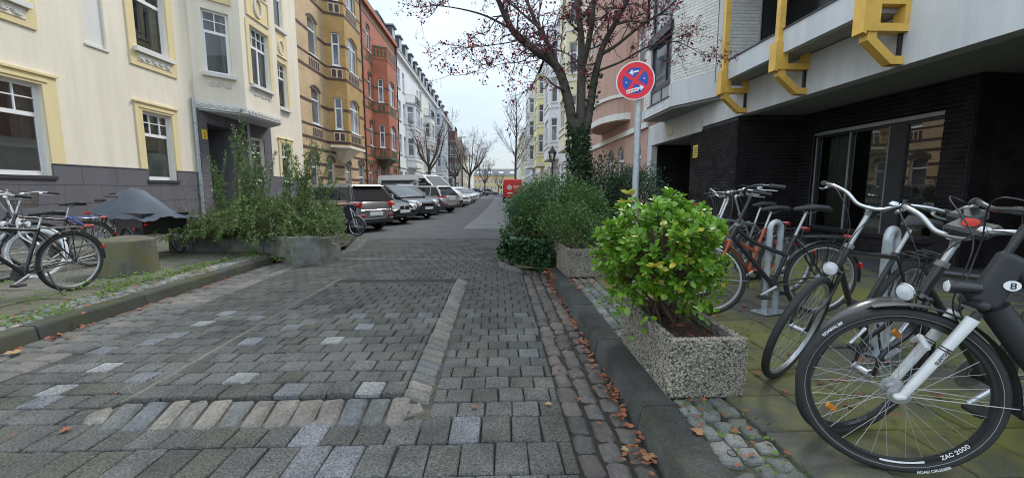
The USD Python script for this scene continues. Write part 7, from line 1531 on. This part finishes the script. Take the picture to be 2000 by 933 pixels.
m = meshkit.text_mesh('kubelwerke', .12, .004); v = np.array(m.vertices); P('lettering', (np.column_stack([v[:, 0] * .9 + .55, -(w * .98 + .012 + v[:, 2]), v[:, 1] + 1.62]), np.asarray(m.faces)), 'van_print_grey', False)
t, P, side, h, w = van('red delivery van with white lettering on its rear doors', (1.55, 44.5), 90, 5.2, 2.0, 2.35, 'van_red')
mb = MB(); 
class MR:
    flip = False
    def __call__(s, v): v = np.asarray(v, float); return np.column_stack([-h - .004 - v[:, 2], -v[:, 0], v[:, 1]])
mb.poly(Point(-.35, 1.52).buffer(.24).difference(Point(-.35, 1.52).buffer(.17)), MR(), 0, .006); mb.poly(unary_union([affinity.rotate(sbox(-.5, 1.48, -.2, 1.56), q, origin=(-.35, 1.52)) for q in (0, 60, 120)]), MR(), 0, .006); P('emblem', mb, 'plate_white', False)
m = meshkit.text_mesh('Coca', .26, .004, True); v = np.array(m.vertices); sh = v[:, 1] * .3; P('lettering', (MR()(np.column_stack([v[:, 0] * .8 - .02 + sh, v[:, 1] + 1.42 + v[:, 0] * .12, v[:, 2]])), np.asarray(m.faces)), 'plate_white', False)
P('door_gap', MB().box((-h - .003, 0, 1.3), (.012, .012, 1.6)), 'car_plastic', False); P('hinge_seam', MB().box((-h - .003, 0, .72), (.012, 1.7, .02)), 'car_plastic', False)
# ------------------------------------------------------------------ lantern and poles
def lantern():
    c = at(1078, 372, 22.0); x, y = c[0], c[1]; t = thing('street_lantern', 'old-fashioned glazed street lantern on a dark post right of the red van', 'street lamp', (x, y, 0))
    top = 3.25
    put('post', MB().lathe([(.10, 0), (.10, .5), (.06, .6), (.05, 1.2), (.04, top - .6), (.06, top - .55), (.03, top - .5)], (x, y, .0), n=14), 'black_steel', t, smooth=40)
    put('crossbar', MB().rod((x - .3, y, top - .8), (x + .3, y, top - .8), .015, 6), 'black_steel', t)
    fr = MB(); b, u = top - .45, top
    for k in range(6):
        a0, a1 = k * PI / 3, (k + 1) * PI / 3; p = lambda r, a, z: np.array([x + r * math.cos(a), y + r * math.sin(a), z]); fr.rod(p(.12, a0, b), p(.21, a0, u), .012, 5); fr.rod(p(.21, a0, u), p(.21, a1, u), .014, 5); fr.rod(p(.12, a0, b), p(.12, a1, b), .012, 5)
        put('pane', (np.array([p(.115, a0, b), p(.115, a1, b), p(.205, a1, u), p(.205, a0, u)]), np.array([[0, 1, 2], [0, 2, 3]])), 'clear_glass', t)
    put('frame', fr, 'black_steel', t); put('hood', MB().lathe([(.24, u), (.22, u + .05), (.10, u + .2), (.05, u + .24), (.05, u + .28), (.02, u + .34), (0, u + .36)], (x, y, 0), n=6), 'black_steel', t)
lantern()
def pole(name, label, cat, px, y, z, r=.05, arm=None):
    x = at(px, 372, y)[0]; t = thing(name, label, cat, (x, y, 0)); put('post', MB().tube([(x, y, 0), (x, y, z)], [r, r * .7], 10), 'dull_steel', t, smooth=40)
    if arm: put('lamp_head', MB().rbox((x + .3, y, z), (.7, .22, .1), .03), 'dull_steel', t)
    else: put('sign_disc', MB().lathe([(0, -.01), (.3, -.01), (.3, .01), (0, .01)], (x, y - .08, z - .2), 'y', 24), 'sign_red', t); put('sign_field', MB().lathe([(0, -.013), (.2, -.013)], (x, y - .08, z - .2), 'y', 24), 'sign_white', t)
pole('street_lamp', 'thin grey lamp post among the bare trees on the left', 'street lamp', 902, 50, 7.5, .07, True)
pole('round_sign', 'small round red sign among the distant trees', 'sign', 938, 60, 3.0, .03)
for k in range(4):
    p = at(958 + k * 7, 385, 100 + k * 3); thing1('traffic_bollard', MB().lathe([(.07, 0), (.07, .85), (.05, .95), (0, .98)], (p[0], p[1], 0), n=10), 'black_steel', ['leftmost', 'second from left', 'third from left', 'rightmost'][k] + ' of four thin dark bollards across the far end of the street', 'bollard', 'far bollards across the street')
p = at(1430, 884, 1.); d_ = p - EYE; p = EYE + d_ * ((.135 - 1.3) / d_[2])
thing1('rubber_band', MB().tube([(p[0] + .02 * math.cos(q), p[1] + .022 * math.sin(q), p[2]) for q in np.linspace(0, 2 * PI, 18, endpoint=False)], .0022, 5, closed=True), 'paint_black', 'black rubber band lying on the cobbles in front of the planter', 'rubber band', smooth=True)
